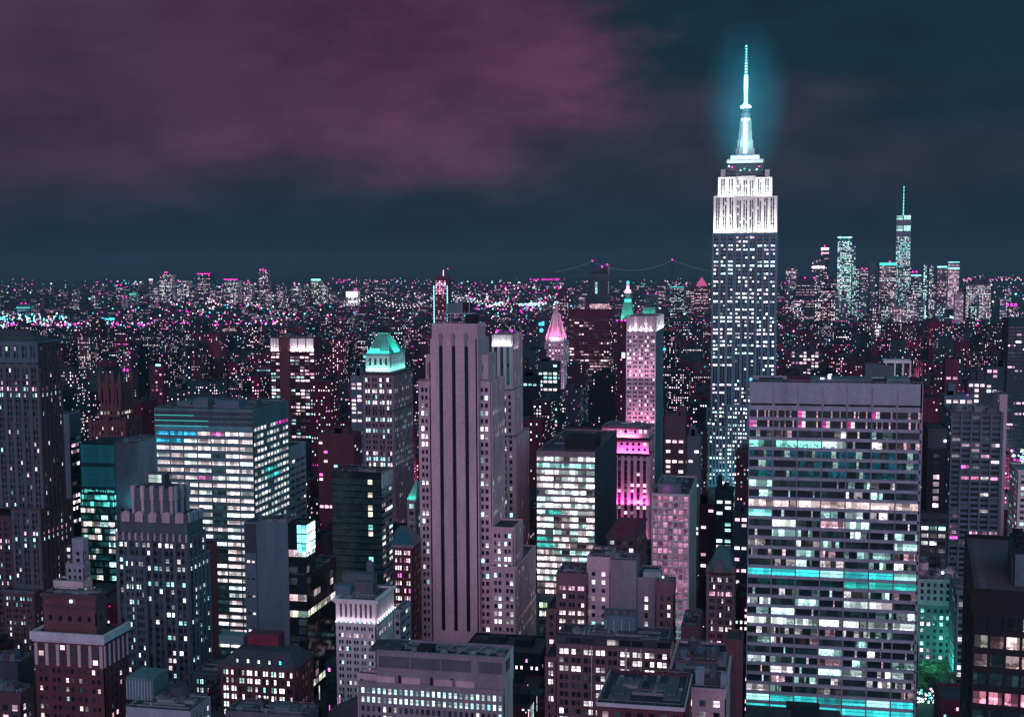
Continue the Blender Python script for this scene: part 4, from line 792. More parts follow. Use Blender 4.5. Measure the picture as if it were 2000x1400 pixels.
# ---- O: red brick tower with pale cornice, front left
b = Bld('brick_tower', 'red brick tower with a deep pale cornice band, in the near left corner', 430)
ol = lights(.20, .03, .6, [(1, .85, .9), (.6, 1, 1), (1, .7, .75), (.9, 1, .85)], 1.5, blind=.4)
O1 = b.tier(66, 201, 1240, far=249, st=style(3.6, 5.2, .62, .5, .35, g=2, sub=.25, lit=ol, top=12.2, margin=.7), str_=style(3.6, 3.1, .5, .5, .35, lit=lights(.2, 0, 0, PINKW, 1.5), top=12.2, margin=.6), mat='redbrick')
b.cornice(O1, 3.0, 1.1, 'cornice', z=O1.z1 + .9)
for i in range(7): x = O1.x0 + .3 + (O1.x1 - O1.x0 - 1.8) * i / 6; b.part('pilaster').box(x, x + 1.2, O1.y0 - .45, O1.y0 - .004, O1.z1 - 12, O1.z1 - 3.5, 'mauvestone')
for i in range(6): y = O1.y0 + .3 + (O1.y1 - O1.y0 - 1.4) * i / 5; b.part('pilaster').box(O1.x1 + .004, O1.x1 + .4, y, y + .9, O1.z1 - 12, O1.z1 - 3.5, 'mauvestone')
for i in range(6):
    x = O1.x0 + 1.9 + (O1.x1 - O1.x0 - 1.8) * i / 6; m = b.part('arcade_window')
    for k in range(3): m.poly([(x, O1.y0 - .02, O1.z1 - 11 + 2.6 * k), (x + 1.9, O1.y0 - .02, O1.z1 - 11 + 2.6 * k), (x + 1.9, O1.y0 - .02, O1.z1 - 9.2 + 2.6 * k), (x, O1.y0 - .02, O1.z1 - 9.2 + 2.6 * k)], 'glass', (1.2, 1, 1, 0) if (i * 3 + k) % 7 == 1 else (.005, .01, .012, .2), i * .13, .3, ((0, 0), (2, 0), (2, 1), (0, 1)))
O2 = b.tier(84, 186, 1160, far=206, off=6, zb=O1.z1 - .9, st=style(5, 4, .4, .4, .4, lit=NOLIT, top=7), mat='rust'); b.cornice(O2, 1.0, .8, 'brown'); b.cornice(O2, .6, .5, 'brown', z=O2.z1 - 4.2, name='belt_course')
m = b.part('roof_lamp'); p = at(138, 1174, O2.y0 - .9); m.box(p.x - .5, p.x + .5, p.y, p.y + .2, p.z - .5, p.z + .5, 'g_ice'); b.clutter(O2, 2, 1.2)
b.finish()
# ---- S: roof and front in the foreground centre
b = Bld('stone_block', 'broad grey stone block with rooftop plant and rows of small lit windows, bottom middle', 430)
sl = lights(.12, .0, .9, COOL, 1.3, seq={0: (.97, (.62, 1, .98), 1), 1: (.97, (.70, 1, 1), 1), 2: (.3, (1, .8, .8), 1), 3: (.2, (.8, 1, 1), 1)}, dim=.2)
S2 = b.tier(700, 985, 1338, dep=15, off=-1.2, st=style(3.35, 2.06, .52, .62, .35, lit=sl, top=1.6, margin=.6), mat='stone')
S1 = b.tier(735, 986, 1276, far=1003, zb=S2.z1 - .9, st=None, mat='stone', smat='pale', parapet=1.4)
b.wall.poly([(S2.x1 + .02, S2.y0 + .5, 0), (S2.x1 + .02, S2.y0 + 14, 0), (S2.x1 + .02, S2.y0 + 14, S2.z1), (S2.x1 + .02, S2.y0 + .5, S2.z1)], 'pale')
S3 = b.tier(698, 737, 1315, far=745, off=2, st=style(3.35, 3.2, .5, .55, .35, lit=lights(.35, 0, 0, COOL + PINKW, 1.5), top=2.2), mat='mauvestone')
W_ = S1.x1 - S1.x0
for a, c in ((.02, .26), (.27, .50), (.51, .74), (.80, .98)): b.part('louvre_panel').box(S1.x0 + W_ * a, S1.x0 + W_ * c, S1.y0 - .1, S1.y0 - .004, S1.z1 - 6.2, S1.z1 - 2.0, 'darkgrey', bottom=True)
b.part('pier').box(S1.x0 + W_ * .755, S1.x0 + W_ * .79, S1.y0 - .5, S1.y0 - .004, S1.z0, S1.z1 - .2, 'stone'); b.part('louvre_panel').box(S1.x1 + .004, S1.x1 + .12, S1.y0 + 1, S1.y0 + 8, S1.z1 - 6, S1.z1 - 2, 'darkgrey')
for a in (.0, .20, .45, .62): b.part('balcony_wall').box(S1.x0 + W_ * a + .3, S1.x0 + W_ * (a + .15), S1.y0 - 1.0, S1.y0 - .004, S2.z1 - .5, S2.z1 + 2.2, 'mauvestone')
for a in (.17, .42, .58): b.part('door').box(S1.x0 + W_ * a, S1.x0 + W_ * a + 1.1, S1.y0 - .1, S1.y0 - .004, S2.z1 - .4, S2.z1 + 2.6, 'black')
g = b.g; zr = S1.z1 - 1.4
for i in range(9):
    x = S1.x0 + 2.5 + i * (W_ - 5) / 8; m = b.part('cooling_tower'); m.cyl(x, S1.y0 + 5.5 + (i % 2) * 3, zr, zr + 1.6, 1.5, 1.5, 'metal', 14); m.cyl(x, S1.y0 + 5.5 + (i % 2) * 3, zr + 1.6, zr + 1.9, 1.6, 1.2, 'darkgrey', 14)
for i in range(8): x = S1.x0 + 1 + i * (W_ - 3) / 8; b.part('roof_beam').beam((x, S1.y0 + 1, zr + .8), (x + 3.2, S1.y0 + 12, zr + 1.3), .35, 'ghost')
for y in (2, 8, 12): b.part('duct').box(S1.x0 + 1, S1.x1 - 2, S1.y0 + y, S1.y0 + y + .6, zr, zr + .9, 'teal')
b.part('roof_unit').box(S1.x0 + W_ * .3, S1.x0 + W_ * .42, S1.y0 + 3, S1.y0 + 9, zr, zr + 2.2, 'black'); b.part('roof_unit').box(S1.x0 - 3, S1.x0 + W_ * .18, S1.y0 + 3, S1.y0 + 12, zr, zr + 1.8, 'slate')
b.finish()
# ---- V: bright glass office
b = Bld('lit_glass_office', 'white-lit glass office with black blank side wall and dark rooftop box', 720, yvis=1215)
def vl(g, r, c):
    if r in (6, 8, 12, 13) and c < 4 and g.random() < .5: return (.03, .30, .27, 0)
    if r == 1: k = (.45, 1, .95)
    else: k = g.choice([(.88, 1, .98), (.80, 1, 1), (1, .93, .96)] if r < 9 else [(1, .80, .84), (1, .90, .92), (.6, 1, .95)])
    s = g.uniform(.55, 1.5) if g.random() < .9 else .08
    return (k[0] * s, k[1] * s, k[2] * s, 0)
V1_ = b.tier(1048, 1162, 881, far=1205, st=style(3.9, 4.7, .99, .62, .2, lit=vl, top=2.6, margin=.1, var=.7), str_=style(3.9, 12, .06, .4, .2, lit=lights(.4, 0, 0, COOL, .8), top=4), mat='tan', smat='slate', yb=1165)
b.tier(1044, 1164, 1165, dep=20, off=-2, st=style(5, 8, .5, .6, .5, lit=lights(.5, 0, 0, [(1, .9, .8), (.7, 1, .6)], 1.5), top=3), mat='teal')
A_, B_ = at(1150, 855, 728), at(1204, 855, 728); m = b.part('roof_house'); m.box(V1_.x1 - 18, V1_.x1 - .6, 724, 748, V1_.z1 - .9, zpx(1160, 856, 726), 'black'); m = b.part('roof_unit'); m.box(V1_.x0 + 15, V1_.x0 + 24, 735, 742, V1_.z1 - .9, V1_.z1 + 3, 'bluegrey'); b.clutter(V1_, 3, 1.5)
b.finish()
# ---- W: magenta lit setbacks
b = Bld('magenta_lit_building', 'dark red building with magenta floodlit top storeys and ribbed shaft', 900, yvis=1060)
wl = lights(.3, .1, .8, PINKW, 1.5); PKL = (1, .10, .62)
W2 = b.tier(1176, 1268, 834, dep=28, off=6, zb=hrange(b, 860), st=style(4, 3.6, .5, .62, .4, g=1, lit=lights(.6, 0, 0, [(1, .8, .7), (1, .5, .7)], 1.2), top=1, margin=1), mat='pinkstone')
W1 = b.tier(1183, 1268, 859, dep=32, off=3, zb=hrange(b, 886), st=style(4, 3.9, .45, .5, .4, lit=lights(.25, 0, 0, [(1, .8, .85)], 1.2), top=.8, margin=1), mat='pinkstone')
W0 = b.tier(1178, 1267, 890, far=1274, st=style(4, 4.8, .5, .55, .4, g=1, lit=wl, top=3, margin=.6, pier=.9, sp='maroon'), mat='pinkstone')
for B0 in (W0, W1, W2): b.cornice(B0, .6, .6, 'brown')
b.wash(W1.x0, W1.x1, W1.y0 - 2.2, W0.z1 + .1, 9000, PKL); b.wash(W2.x0 + 2, W2.x0 + 26, W2.y0 - 2.2, W1.z1 + .1, 6500, (1, .2, .6)); b.wash(W0.x0, W0.x1, W0.y0 - 3, hrange(b, 1075), 26000, PKL)
b.wash(W0.x0, W0.x1, W0.y0 - 3, hrange(b, 985), 12000, PKL); b.clutter(W2, 4, 3); b.finish()
# ---- X: pink floodlit slab with white crown
b = Bld('pink_tower', 'pale pink slab tower with white floodlit fluted crown and grey blank side', 1050, yvis=930)
xl_ = lights(.30, .1, .6, PINKW, 1.5, blind=.6)
X1_ = b.tier(1223, 1281, 648, far=1296, st=style(3.5, 5.0, .66, .5, .35, g=2, sub=.12, lit=xl_, top=2.6, margin=.2, pier=.3), str_=style(3.5, 30, .05, .3, .2, lit=NOLIT), mat='pinkstone', smat='bluegrey', roof=False)
X2 = b.tier(1224, 1280, 618, far=1295, off=.8, zb=X1_.z1 - .02, st=None, mat='pinkstone', smat='pale')
for i in range(6): x = X2.x0 + (X2.x1 - X2.x0 - 2.2) * i / 5; b.part('crown_rib').box(x, x + 2.2, X2.y0 - 1.3, X2.y0 - .004, X2.z0, X2.z1 - .5, 'pinkstone')
for i in range(7): y = X2.y0 + (X2.y1 - X2.y0 - 1) * i / 6; b.part('crown_rib').box(X2.x1 + .004, X2.x1 + .8, y, y + 1, X2.z0, X2.z1 - .5, 'pale')
for i in range(5): x = X2.x0 + 2.2 + (X2.x1 - X2.x0 - 2.2) * i / 5; b.wash(x, x + 1.6, X2.y0 - 1.5, X1_.z1 + .3, 2600 if i in (1, 3) else 500, (.95, .96, 1)) 
b.wash(X1_.x0, X1_.x1, X1_.y0 - 8, hrange(b, 740), 3500, (1, .5, .78)); b.lamps.append(((X2.x1 + 2.2, (X2.y0 + X2.y1) / 2, X1_.z1 + .2), 7000, (.93, .98, 1), 0, 'AREA', (-.4, 0, 1), (X2.y1 - X2.y0, .5), R(150)))
b.wash(X1_.x0, X1_.x1, X1_.y0 - 7, hrange(b, 826), 3200, (1, .33, .70)); b.clutter(X2, 2, 1.5)
b.part('lamp').ball(at(1298, 682, 1062), 1.3, 'g_blue'); b.part('lit_sign').box(at(1218, 690, 1048).x - 1.5, at(1218, 690, 1048).x + .8, 1049.2, 1049.9, hrange(b, 699), hrange(b, 689), 'g_ice')
X0_ = b.tier(1190, 1278, 905, dep=40, off=8, st=style(3.6, 4, .5, .5, .3, lit=lights(.25), top=2), mat='grey'); b.finish()
b = Bld('dark_slim_tower', 'dark slim tower edged by magenta lamps, left of the pink slab tower', 1180, yvis=840)
Y1 = b.tier(1205, 1222, 628, far=1229, st=style(3.8, 9, .15, .4, .3, lit=lights(.25, 0, 0, [(1, .4, .7)], 1.5), top=3), mat='maroon'); m = b.part('beacon')
for x in (1205, 1214, 1221): m.ball(at(x, 626, 1182), .9, 'g_mag')
b.finish()
# ---- Z: pink pyramid
b = Bld('pink_pyramid_tower', 'stone tower with glowing pink spired pyramid roof', 1950, yvis=860)
zl_ = lights(.4, .2, .8, PINKW, 1.7)
Z1 = b.tier(1064, 1102, 668, far=1114, st=style(4.4, 5, .5, .5, .3, lit=zl_, top=2), str_=style(4.4, 5, .5, .5, .3, lit=zl_, top=2), mat='mauvestone'); b.tier(1058, 1150, 772, dep=40, off=-10, st=style(4.2, 5, .5, .5, .3, lit=zl_, top=2), mat='mauvestone')
cx2, cy2 = at(1087, 660, 1967).x, Z1.y0 + 15; zz2 = lambda y: zpx(1087, y, cy2)
m = b.part('lit_gallery'); m.cyl(cx2, cy2, Z1.z1, zz2(657), 16, 16, 'white', 8, ph=.39)
m = b.part('pyramid_roof'); m.cyl(cx2, cy2, zz2(656), zz2(636), 15, 9.5, 'pinkstone', 8, ph=.39); m.cyl(cx2, cy2, zz2(636), zz2(612), 9.5, 4.2, 'pinkstone', 8, ph=.39)
for i in range(8): a = .39 + i * .785; m.beam((cx2 + 15.2 * math.cos(a), cy2 + 15.2 * math.sin(a), zz2(656)), (cx2 + 4.2 * math.cos(a), cy2 + 4.2 * math.sin(a), zz2(611)), 1.2, 'white')
m = b.part('spire'); m.cyl(cx2, cy2, zz2(612), zz2(600), 3.2, 2.6, 'pinkstone', 8); m.cyl(cx2, cy2, zz2(600), zz2(585), 2.8, .2, 'pinkstone', 8)
for i in range(4): a = .785 + i * 1.571; x, y = cx2 + 17 * math.cos(a) * 1.1, cy2 + 17 * math.sin(a) * 1.1; m = b.part('corner_pinnacle'); m.cyl(x, y, Z1.z1, zz2(650), 1.6, .2, 'pinkstone', 6)
for dx, dy in ((-18, -20), (18, -20), (0, -25), (24, 6)): b.lamp((cx2 + dx, cy2 + dy, Z1.z1 + 4), 42000, (1, .16, .50), .8, 'SPOT', (-dx * .7, -dy * .7, 16), None, R(85))
b.wash(cx2 - 15, cx2 + 15, cy2 - 20, Z1.z1 + .5, 2500, (1, .9, .95)); b.finish()
b = Bld('red_office_tower', 'dark red office tower with lit ribbon windows beside the pink pyramid', 1750, yvis=800)
b.tier(1111, 1190, 605, far=1197, st=style(4.0, 7, .85, .5, .3, lit=lights(.22, .32, .7, [(1, .5, .65), (1, .65, .72), (1, .8, .82)], .95), top=12), mat='maroon'); b.finish()
# ---- AB: green clock tower
b = Bld('green_spire_tower', 'tower with green pyramid, pink lantern and blue orb at its tip', 2150, yvis=640)
q = b.tier(1211, 1238, 630, far=1240, st=style(4.5, 5, .5, .5, .3, lit=lights(.2), top=3), mat='pale'); cx3, cy3 = (q.x0 + q.x1) / 2, q.y0 + 12; z3 = lambda y: zpx(1224, y, cy3)
m = b.part('pyramid_roof'); m.frus(q.x0, q.x1, q.y0, q.y0 + 24, q.z1, cx3 - 6.5, cx3 + 6.5, cy3 - 6.5, cy3 + 6.5, z3(590), 'copper')
for yy in (620, 610, 600):
    for k in range(3): m.octa((cx3 + (k - 1) * (3 + (yy - 590) * .12), q.y0 + 10.8 * (630 - yy) / 40 - .6, z3(yy)), .8, 'g_ice')
m = b.part('lantern'); m.cyl(cx3, cy3, z3(590), z3(584), 6, 6, 'g_teal', 8); m.cyl(cx3, cy3, z3(584), z3(572), 5, 4.4, 'copper', 8); m.cyl(cx3, cy3, z3(572), z3(566), 5.6, 5.0, 'g_pink', 8); m.cyl(cx3, cy3, z3(566), z3(557), 2.4, 2.2, 'g_pink', 8)
m = b.part('orb'); m.ball((cx3, cy3, z3(552)), 3.0, 'g_blue', 10)
for dx in (-13, 13): b.lamp((cx3 + dx, q.y0 - 7, q.z1 + 2), 30000, (.08, 1, .62), .8, 'SPOT', (-dx * .3, 9, 22), None, R(90))
b.finish()
b = Bld('slanted_black_tower', 'black glass tower with slanted roof and two magenta beacons', 2700, yvis=620)
q = b.tier(1152, 1187, 533, dep=30, st=style(4.2, 5, .9, .7, .2, lit=lambda g, r, c: ((.5, 1, 1.1, 0) if c == 2 and 3 < r < 10 else ((1, .6, .7, 0) if r in (15, 16, 17) else (.001, .012, .016, 0))), top=2, margin=.4, var=.1), mat='dark', roof=False)
m = b.part('slanted_roof'); za = zpx(1187, 519, 2700); m.poly([(q.x0, q.y0, q.z1), (q.x1, q.y0, q.z1), (q.x1, q.y0, za)], 'dark'); m.poly([(q.x0, q.y0, q.z1), (q.x1, q.y0, za), (q.x1, q.y1, za), (q.x0, q.y1, q.z1)], 'dark'); m.poly([(q.x1, q.y0, q.z1), (q.x1, q.y1, q.z1), (q.x1, q.y1, za), (q.x1, q.y0, za)], 'dark'); m.poly([(q.x1, q.y1, q.z1), (q.x0, q.y1, q.z1), (q.x1, q.y1, za)], 'dark')
m = b.part('beacon'); m.ball(at(1176, 521, 2702), 2.2, 'g_mag'); m.ball(at(1186, 517, 2702), 2.2, 'g_mag'); b.finish()
b = Bld('dark_green_tower', 'dark green glass tower with two beacons behind the white floodlit crown', 2350, yvis=620)
q = b.tier(1261, 1284, 574, dep=24, st=style(4.2, 5, .9, .6, .2, lit=lights(.05, 0, 0, [(.1, .8, .6)], .6), top=3), mat='tealglass'); m = b.part('beacon'); m.ball(at(1265, 573, 2350), 1.6, 'g_mag'); m.ball(at(1281, 573, 2350), 1.6, 'g_mag'); q2 = b.tier(1255, 1280, 600, dep=10, off=-14, mat='copper'); b.wash(q2.x0, q2.x1, q2.y0 - 3, q2.z1 - 12, 900, (.05, 1, .7)); b.finish()
# ---- AH: right hand middle distance
b = Bld('ribbed_office_tower', 'dark ribbed office tower with scattered pink windows, right of the wide slab', 820, yvis=1100)
q = b.tier(1858, 1957, 805, dep=36, st=style(3.4, 6.2, .82, .55, .5, g=1, lit=lights(.10, .05, .5, CITY, 1.1, dim=.5), top=1.6, margin=.3, pier=1.1), stl=style(3.4, 6, .8, .5, .4, lit=lights(.2), top=2), left=True, mat='bluegrey'); b.cornice(q, .6, .5, 'darkgrey'); b.clutter(q, 6, 4); b.finish()
b = Bld('black_lit_tower', 'black tower with a tall block of big lit windows, right of the wide slab', 740, yvis=1090)
q = b.tier(1812, 1850, 834, dep=22, st=style(4.0, 3.1, .78, .6, .25, lit=lights(.45, .15, .9, PINKW, 1.3, seq={i: (0, (1, 1, 1), 0) for i in range(3)}), top=14, margin=3.2), left=True, mat='black'); m = b.part('screen_wall'); m.box(q.x0 + .3, q.x1 - .3, q.y0 - .3, q.y0 - .003, q.z1 - 12, q.z1 - .5, 'slate'); b.part('lamp').ball(at(1846, 861, 739), .8, 'g_ice')
b.tier(1796, 1852, 1004, dep=24, off=-12, st=style(4.2, 4, .8, .5, .3, lit=lights(.3, .35, .9, WHITE + COOL, 1.7), top=1.5), mat='slate'); b.finish()
b = Bld('teal_glass_slab', 'tall dark teal glass slab cut by the edge of the picture, with scattered lit rows', 1500, yvis=860)
q = b.tier(1969, 2030, 622, dep=40, st=style(4, 7, .92, .5, .3, lit=lights(.10, .1, .6, PINKW, 1.2, blind=0), top=8), left=True, stl=style(4, 6, .9, .4, .3, lit=lights(.05, blind=0)), mat='f_blue'); m = b.part('beacon')
for x in (1968, 1976, 1984): m.ball(at(x, 595, 1505), 1.6, 'g_mag')
b.finish()
b = Bld('mauve_slab', 'narrow blank mauve slab between the ribbed tower and the bright avenue', 940, yvis=1000)
b.tier(1952, 1968, 770, dep=26, mat='mauvestone', left=True, stl=style(3.6, 4, .4, .5, .3, lit=lights(.2, 0, 0, WHITE), top=3)); b.finish()
b = Bld('pale_corner_building', 'pale low office with teal roof beside the bright avenue', 800, yvis=1000)
q = b.tier(1988, 2040, 918, dep=30, left=True, st=style(3.6, 4, .5, .5, .3, lit=lights(.4, 0, 0, COOL), top=2), stl=style(3.6, 4, .5, .5, .3, lit=lights(.5, 0, 0, COOL + [(1, .05, .6)] * 2, 1.6), top=2), mat='pale', rmat='teal'); b.finish()
# ---- AI: black block at the lower right, turned slightly
b = Bld('black_office_block', 'near black office block with pinkish roof and big square lit windows, bottom right', 300)
def ai(g, r, c):
    if r == 0 and c < 3: return (.0, .004, .005, 0)
    t = g.random()
    if r == 4: s = g.uniform(.5, .9); return (1.0 * s, .34 * s, .50 * s, 0)
    if t < .6: k = g.choice([(1, .72, .72), (1, .85, .8), (.95, 1, .9), (1, .55, .62)]); s = g.uniform(.08, .6) * (.45 if c < 2 else 1); return (k[0] * s, k[1] * s, k[2] * s, 0)
    return (.006, .02, .022, 0)
q = b.tier(1899, 2064, 1152, dep=62, st=style(4.35, 3.3, .82, .68, .5, lit=ai, top=5.6, margin=.5, var=.8), left=True, stl=style(4.35, 3.3, .7, .6, .4, lit=lights(.1), top=6), mat='black', rmat='roofpink', parapet=1.0)
m = b.part('roof_walkway')
for i in range(24): y = q.y0 + 3 + i * 2.3; m.box(q.x0 + 1.6, q.x0 + 3.4, y, y + 1.4, q.z1 - .996, q.z1 - .85, 'darkgrey')
m = b.part('roof_house'); x0 = q.x0 + 9.5; m.box(x0, q.x1 - 1, q.y0 + 9, q.y0 + 34, q.z1 - 1, q.z1 + 6.5, 'bluegrey', top='slate')
for i in range(7): b.part('roof_unit').box(x0 + .6 + (i % 2) * 1.2, x0 + 2.2 + (i % 2) * 1.2, q.y0 + 10 + i * 3.2, q.y0 + 12.2 + i * 3.2, q.z1 + 6.5, q.z1 + 8.2, 'black')
for i in range(5): b.part('roof_pipe').beam((x0 - .4, q.y0 + 11 + i * 4, q.z1 - 1), (x0 - .4, q.y0 + 11 + i * 4, q.z1 + 5), .35, 'darkgrey')
rt = b.finish(); rt.location = (q.x0, q.y0, 0); off = b.L - Vector((q.x0, q.y0, 0))
for ch in rt.children: ch.location += off
rt.rotation_euler = (0, 0, R(-6.0))
b = Bld('teal_midrise', 'teal-tinted stone midrise with pale top storeys above the trees', 700)
tl_ = lights(.22, .1, .8, COOL + PINKW, 1.2)
q = b.tier(1780, 1874, 1131, dep=26, st=style(3.6, 3.4, .5, .6, .35, lit=lights(.06, 0, 0, COOL, .6), top=1.4), mat='ghost', left=True, yb=1182); q1 = b.tier(1780, 1874, 1182, dep=26, off=.7, st=style(3.6, 3.4, .5, .55, .35, lit=lights(.22, .18, .8, PINKW + COOL, 1.6), top=1.2), mat='teal'); b.cornice(q, .9, .8, 'ghost'); b.clutter(q, 5, 4, ('bluegrey', 'darkgrey', 'mauvestone')); b.tank(at(1805, 1110, 708).x, 712, q.z1 - .5, 2.6, 'pinkstone'); b.tank(at(1842, 1115, 714).x, 718, q.z1 - .9, 2.0, 'slate')
b.part('lamp').ball(at(1841, 1118, 703), .8, 'g_ice'); b.lamp(at(1839, 1116, 700), 260, (1, .4, .75), .4); b.finish()
b = Bld('narrow_grey_building', 'narrow grey building squeezed between teal midrise and black office block', 660)
q = b.tier(1868, 1920, 1152, dep=26, left=True, st=style(3.6, 3.2, .7, .6, .35, lit=lights(.25, .2, .8, WHITE, 1.0), top=2), mat='bluegrey', stl=style(3.6, 3.2, .7, .6, .35, lit=lights(.25), top=2)); b.clutter(q, 2, 2); b.finish()
# ---- AJ: the brick cluster, bottom right of centre
b = Bld('blank_wall_building', 'grey brick building with big windowless wall and stepped wings', 560, yvis=1260)
q1 = b.tier(1192, 1243, 1093, far=1250, mat='stone', st=None); q2 = b.tier(1146, 1192, 1087, dep=20, off=2, st=style(3.8, 4.5, .34, .5, .35, lit=lights(.5, 0, 0, PINKW + COOL, 1.4), top=6), mat='mauvestone'); q3 = b.tier(1086, 1147, 1119, dep=22, off=-1, st=style(3.8, 4.4, .66, .5, .35, g=2, sub=.1, lit=lights(.35, .3, .9, PINKW, 1.7), top=5), mat='brick')
q4 = b.tier(1243, 1282, 1127, dep=24, off=3, st=style(3.8, 9, .2, .6, .35, lit=lights(.5, 0, 0, WHITE, 1.4), top=8), mat='stone'); q5 = b.tier(1282, 1317, 1134, far=1320, off=-2, st=style(3.8, 4, .4, .5, .35, lit=lights(.35, 0, 0, PINKW, 1.6), top=6), mat='brick')
for B0, n in ((q1, 3), (q2, 2), (q3, 3), (q5, 2)): b.clutter(B0, n, 2.2)
m = b.part('roof_box'); m.box(q4.x1 - 6, q4.x1 + 2, q4.y0 + 1, q4.y0 + 7, q4.z1 - .9, q4.z1 + 2.2, 'ghost'); b.part('lamp').ball((q4.x1 + 3, q4.y0 - .5, q4.z1 + .6), .5, 'g_ice'); b.tier(1066, 1088, 1188, dep=25, off=-3, st=style(3.8, 4, .5, .5, .35, lit=lights(.4), top=2), mat='brick'); b.finish()
b = Bld('hip_roof_building', 'stone block under a dark red pyramid roof', 640, yvis=1120)
hq = b.tier(1186, 1242, 1048, far=1262, st=style(3.8, 3, .6, .5, .35, lit=lights(.45, .3, .8, PINKW + WHITE, 1.3), top=1.2), str_=style(3.8, 3, .6, .5, .35, lit=lights(.6, 0, 0, COOL, 1.3), top=1.2), mat='brown', yb=1088); b.tier(1182, 1243, 1088, far=1264, off=-2, st=style(3.8, 3, .5, .5, .35, lit=lights(.2)), str_=style(3.8, 3, .5, .5, .35, lit=lights(.2)), mat='brown'); b.cornice(hq, .6, .7, 'brown')
m = b.part('pyramid_roof'); mx, my = (hq.x0 + hq.x1) / 2 + 2, (hq.y0 + hq.y1) / 2; m.frus(hq.x0 + .4, hq.x1 - .4, hq.y0 + .4, hq.y1 - .4, hq.z1 + .06, mx - 1.2, mx + 1.2, my - 1, my + 1, zpx(1227, 1015, my), 'redroof'); m.box(mx - .9, mx + .9, my - .8, my + .8, zpx(1227, 1015, my), zpx(1227, 1012, my), 'redroof'); b.finish()
b = Bld('pink_grid_tower', 'pale gridded tower washed pink with square windows and stepped roof plant', 720, yvis=1225)
def gl(g, r, c):
    s = (.30 if r < 18 else .18) * g.uniform(.5, 1.4)
    if r > 19 and g.random() < .7: return (.004, .015, .018, 0)
    return (s * (1.35 if g.random() < .12 else 1), s * .42, s * .72, .3)
gq = b.tier(1273, 1347, 964, far=1361, st=style(3.75, 2.95, .78, .76, .4, lit=gl, top=1.0, margin=.5, var=.55), str_=None, mat='pale'); b.wash(gq.x0, gq.x1, gq.y0 - 5, hrange(b, 1150), 600, (1, .40, .72))
A_, B_ = at(1285, 950, 728), at(1330, 950, 728); m = b.part('roof_house'); m.box(A_.x, B_.x, 727, 738, gq.z1 - .9, gq.z1 + 4.5, 'bluegrey'); m.box(A_.x + 3, B_.x - 3, 729, 736, gq.z1 + 4.5, gq.z1 + 7.5, 'teal'); b.clutter(gq, 3, 2); b.lamp((gq.x0 + 8, gq.y0 + 4, gq.z1 + 1.5), 500, (1, .1, .5), .4); b.finish()
b = Bld('gabled_tower', 'brown gabled gothic tower with steep teal roof and arched windows', 690, yvis=1265)
nq = b.tier(1380, 1435, 1118, dep=26, st=style(3.9, 5, .66, .6, .4, g=3, sub=.1, lit=lights(.12, 0, 0, PINKW, 1.2, seq={2: (1, (1, .45, .62), 1), 7: (.8, (1, .95, .95), 1), 6: (.4, (1, .9, .9), 1), 0: (.5, (1, .8, .8), 1)}), top=2, pier=.3), str_=style(3.9, 4, .4, .5, .4, lit=lights(.1), top=2), mat='tan'); b.cornice(nq, .7, .7, 'brown')
m = b.part('steep_roof'); m.frus(nq.x0 + .5, nq.x1 - .5, nq.y0 + .5, nq.y1 - .5, nq.z1 + .06, nq.x0 + 5, nq.x1 - 3, nq.y0 + 6, nq.y1 - 6, zpx(1410, 1072, 700), 'teal')
m = b.part('gable'); gx = (nq.x0 + nq.x1) / 2 - 1; m.box(gx - 2.6, gx + 2.6, nq.y0 - .5, nq.y0 + 2, nq.z1, nq.z1 + 3.5, 'tan'); m.frus(gx - 2.6, gx + 2.6, nq.y0 - .5, nq.y0 + 2, nq.z1 + 3.5, gx - .1, gx + .1, nq.y0 - .5, nq.y0 + 2, nq.z1 + 7.5, 'tan')
for x in (nq.x0, nq.x1 - 1.4): b.part('corner_turret').box(x - .4, x + 1.8, nq.y0 - .6, nq.y0 + 1.6, nq.z1 - 2, nq.z1 + 3.5, 'tan')
b.finish()
b = Bld('brick_office', 'broad red brick office with glazed attic storey and rows of big white lit windows', 480)
bl_ = lights(.45, .22, .95, [(1, .93, .95), (1, .85, .92), (.9, 1, 1)], 2.1, dim=.3, blind=.3, seq={0: (.92, (1, .95, .97), 1), 2: (.75, (1, .95, .97), 1), 3: (.25, (1, .9, .9), 1)})
q = b.tier(1087, 1308, 1262, far=1316, st=style(3.4, 4.65, .72, .6, .35, g=2, sub=.12, lit=bl_, top=1.2, margin=.5), str_=style(3.4, 3.4, .5, .6, .35, lit=bl_, top=1.2), mat='brick', parapet=.6); q0 = b.tier(1087, 1308, 1245, dep=16, off=1, zb=q.z1 - .6, st=style(2.9, 4.65, .9, .75, .3, lit=lights(.2, 0, 0, [(1, .9, .9), (.2, .6, .6)], 1.2), top=.5, margin=.3), mat='slate')
qw = b.tier(1064, 1087, 1282, dep=20, off=2, st=style(3.4, 3.9, .6, .6, .35, g=2, sub=.15, lit=bl_, top=1.5), mat='brick')
for x in (.31, .61, .62, .745): b.part('downpipe').box(q.x0 + (q.x1 - q.x0) * x, q.x0 + (q.x1 - q.x0) * x + .35, q.y0 - .35, q.y0 - .004, q.z1 - 28, q.z1 - .5, 'pale')
zr = q0.z1 - .9; W_ = q0.x1 - q0.x0
m = b.part('plant_house'); m.box(q0.x0 + W_ * .40, q0.x0 + W_ * .68, q0.y0 + 7, q0.y0 + 15, zr, zr + 7.5, 'bluegrey'); 
for i in range(4): b.part('cooling_tower').cyl(q0.x0 + W_ * (.43 + .07 * i), q0.y0 + 11, zr + 7.5, zr + 9.2, 1.7, 1.7, 'darkgrey', 12)
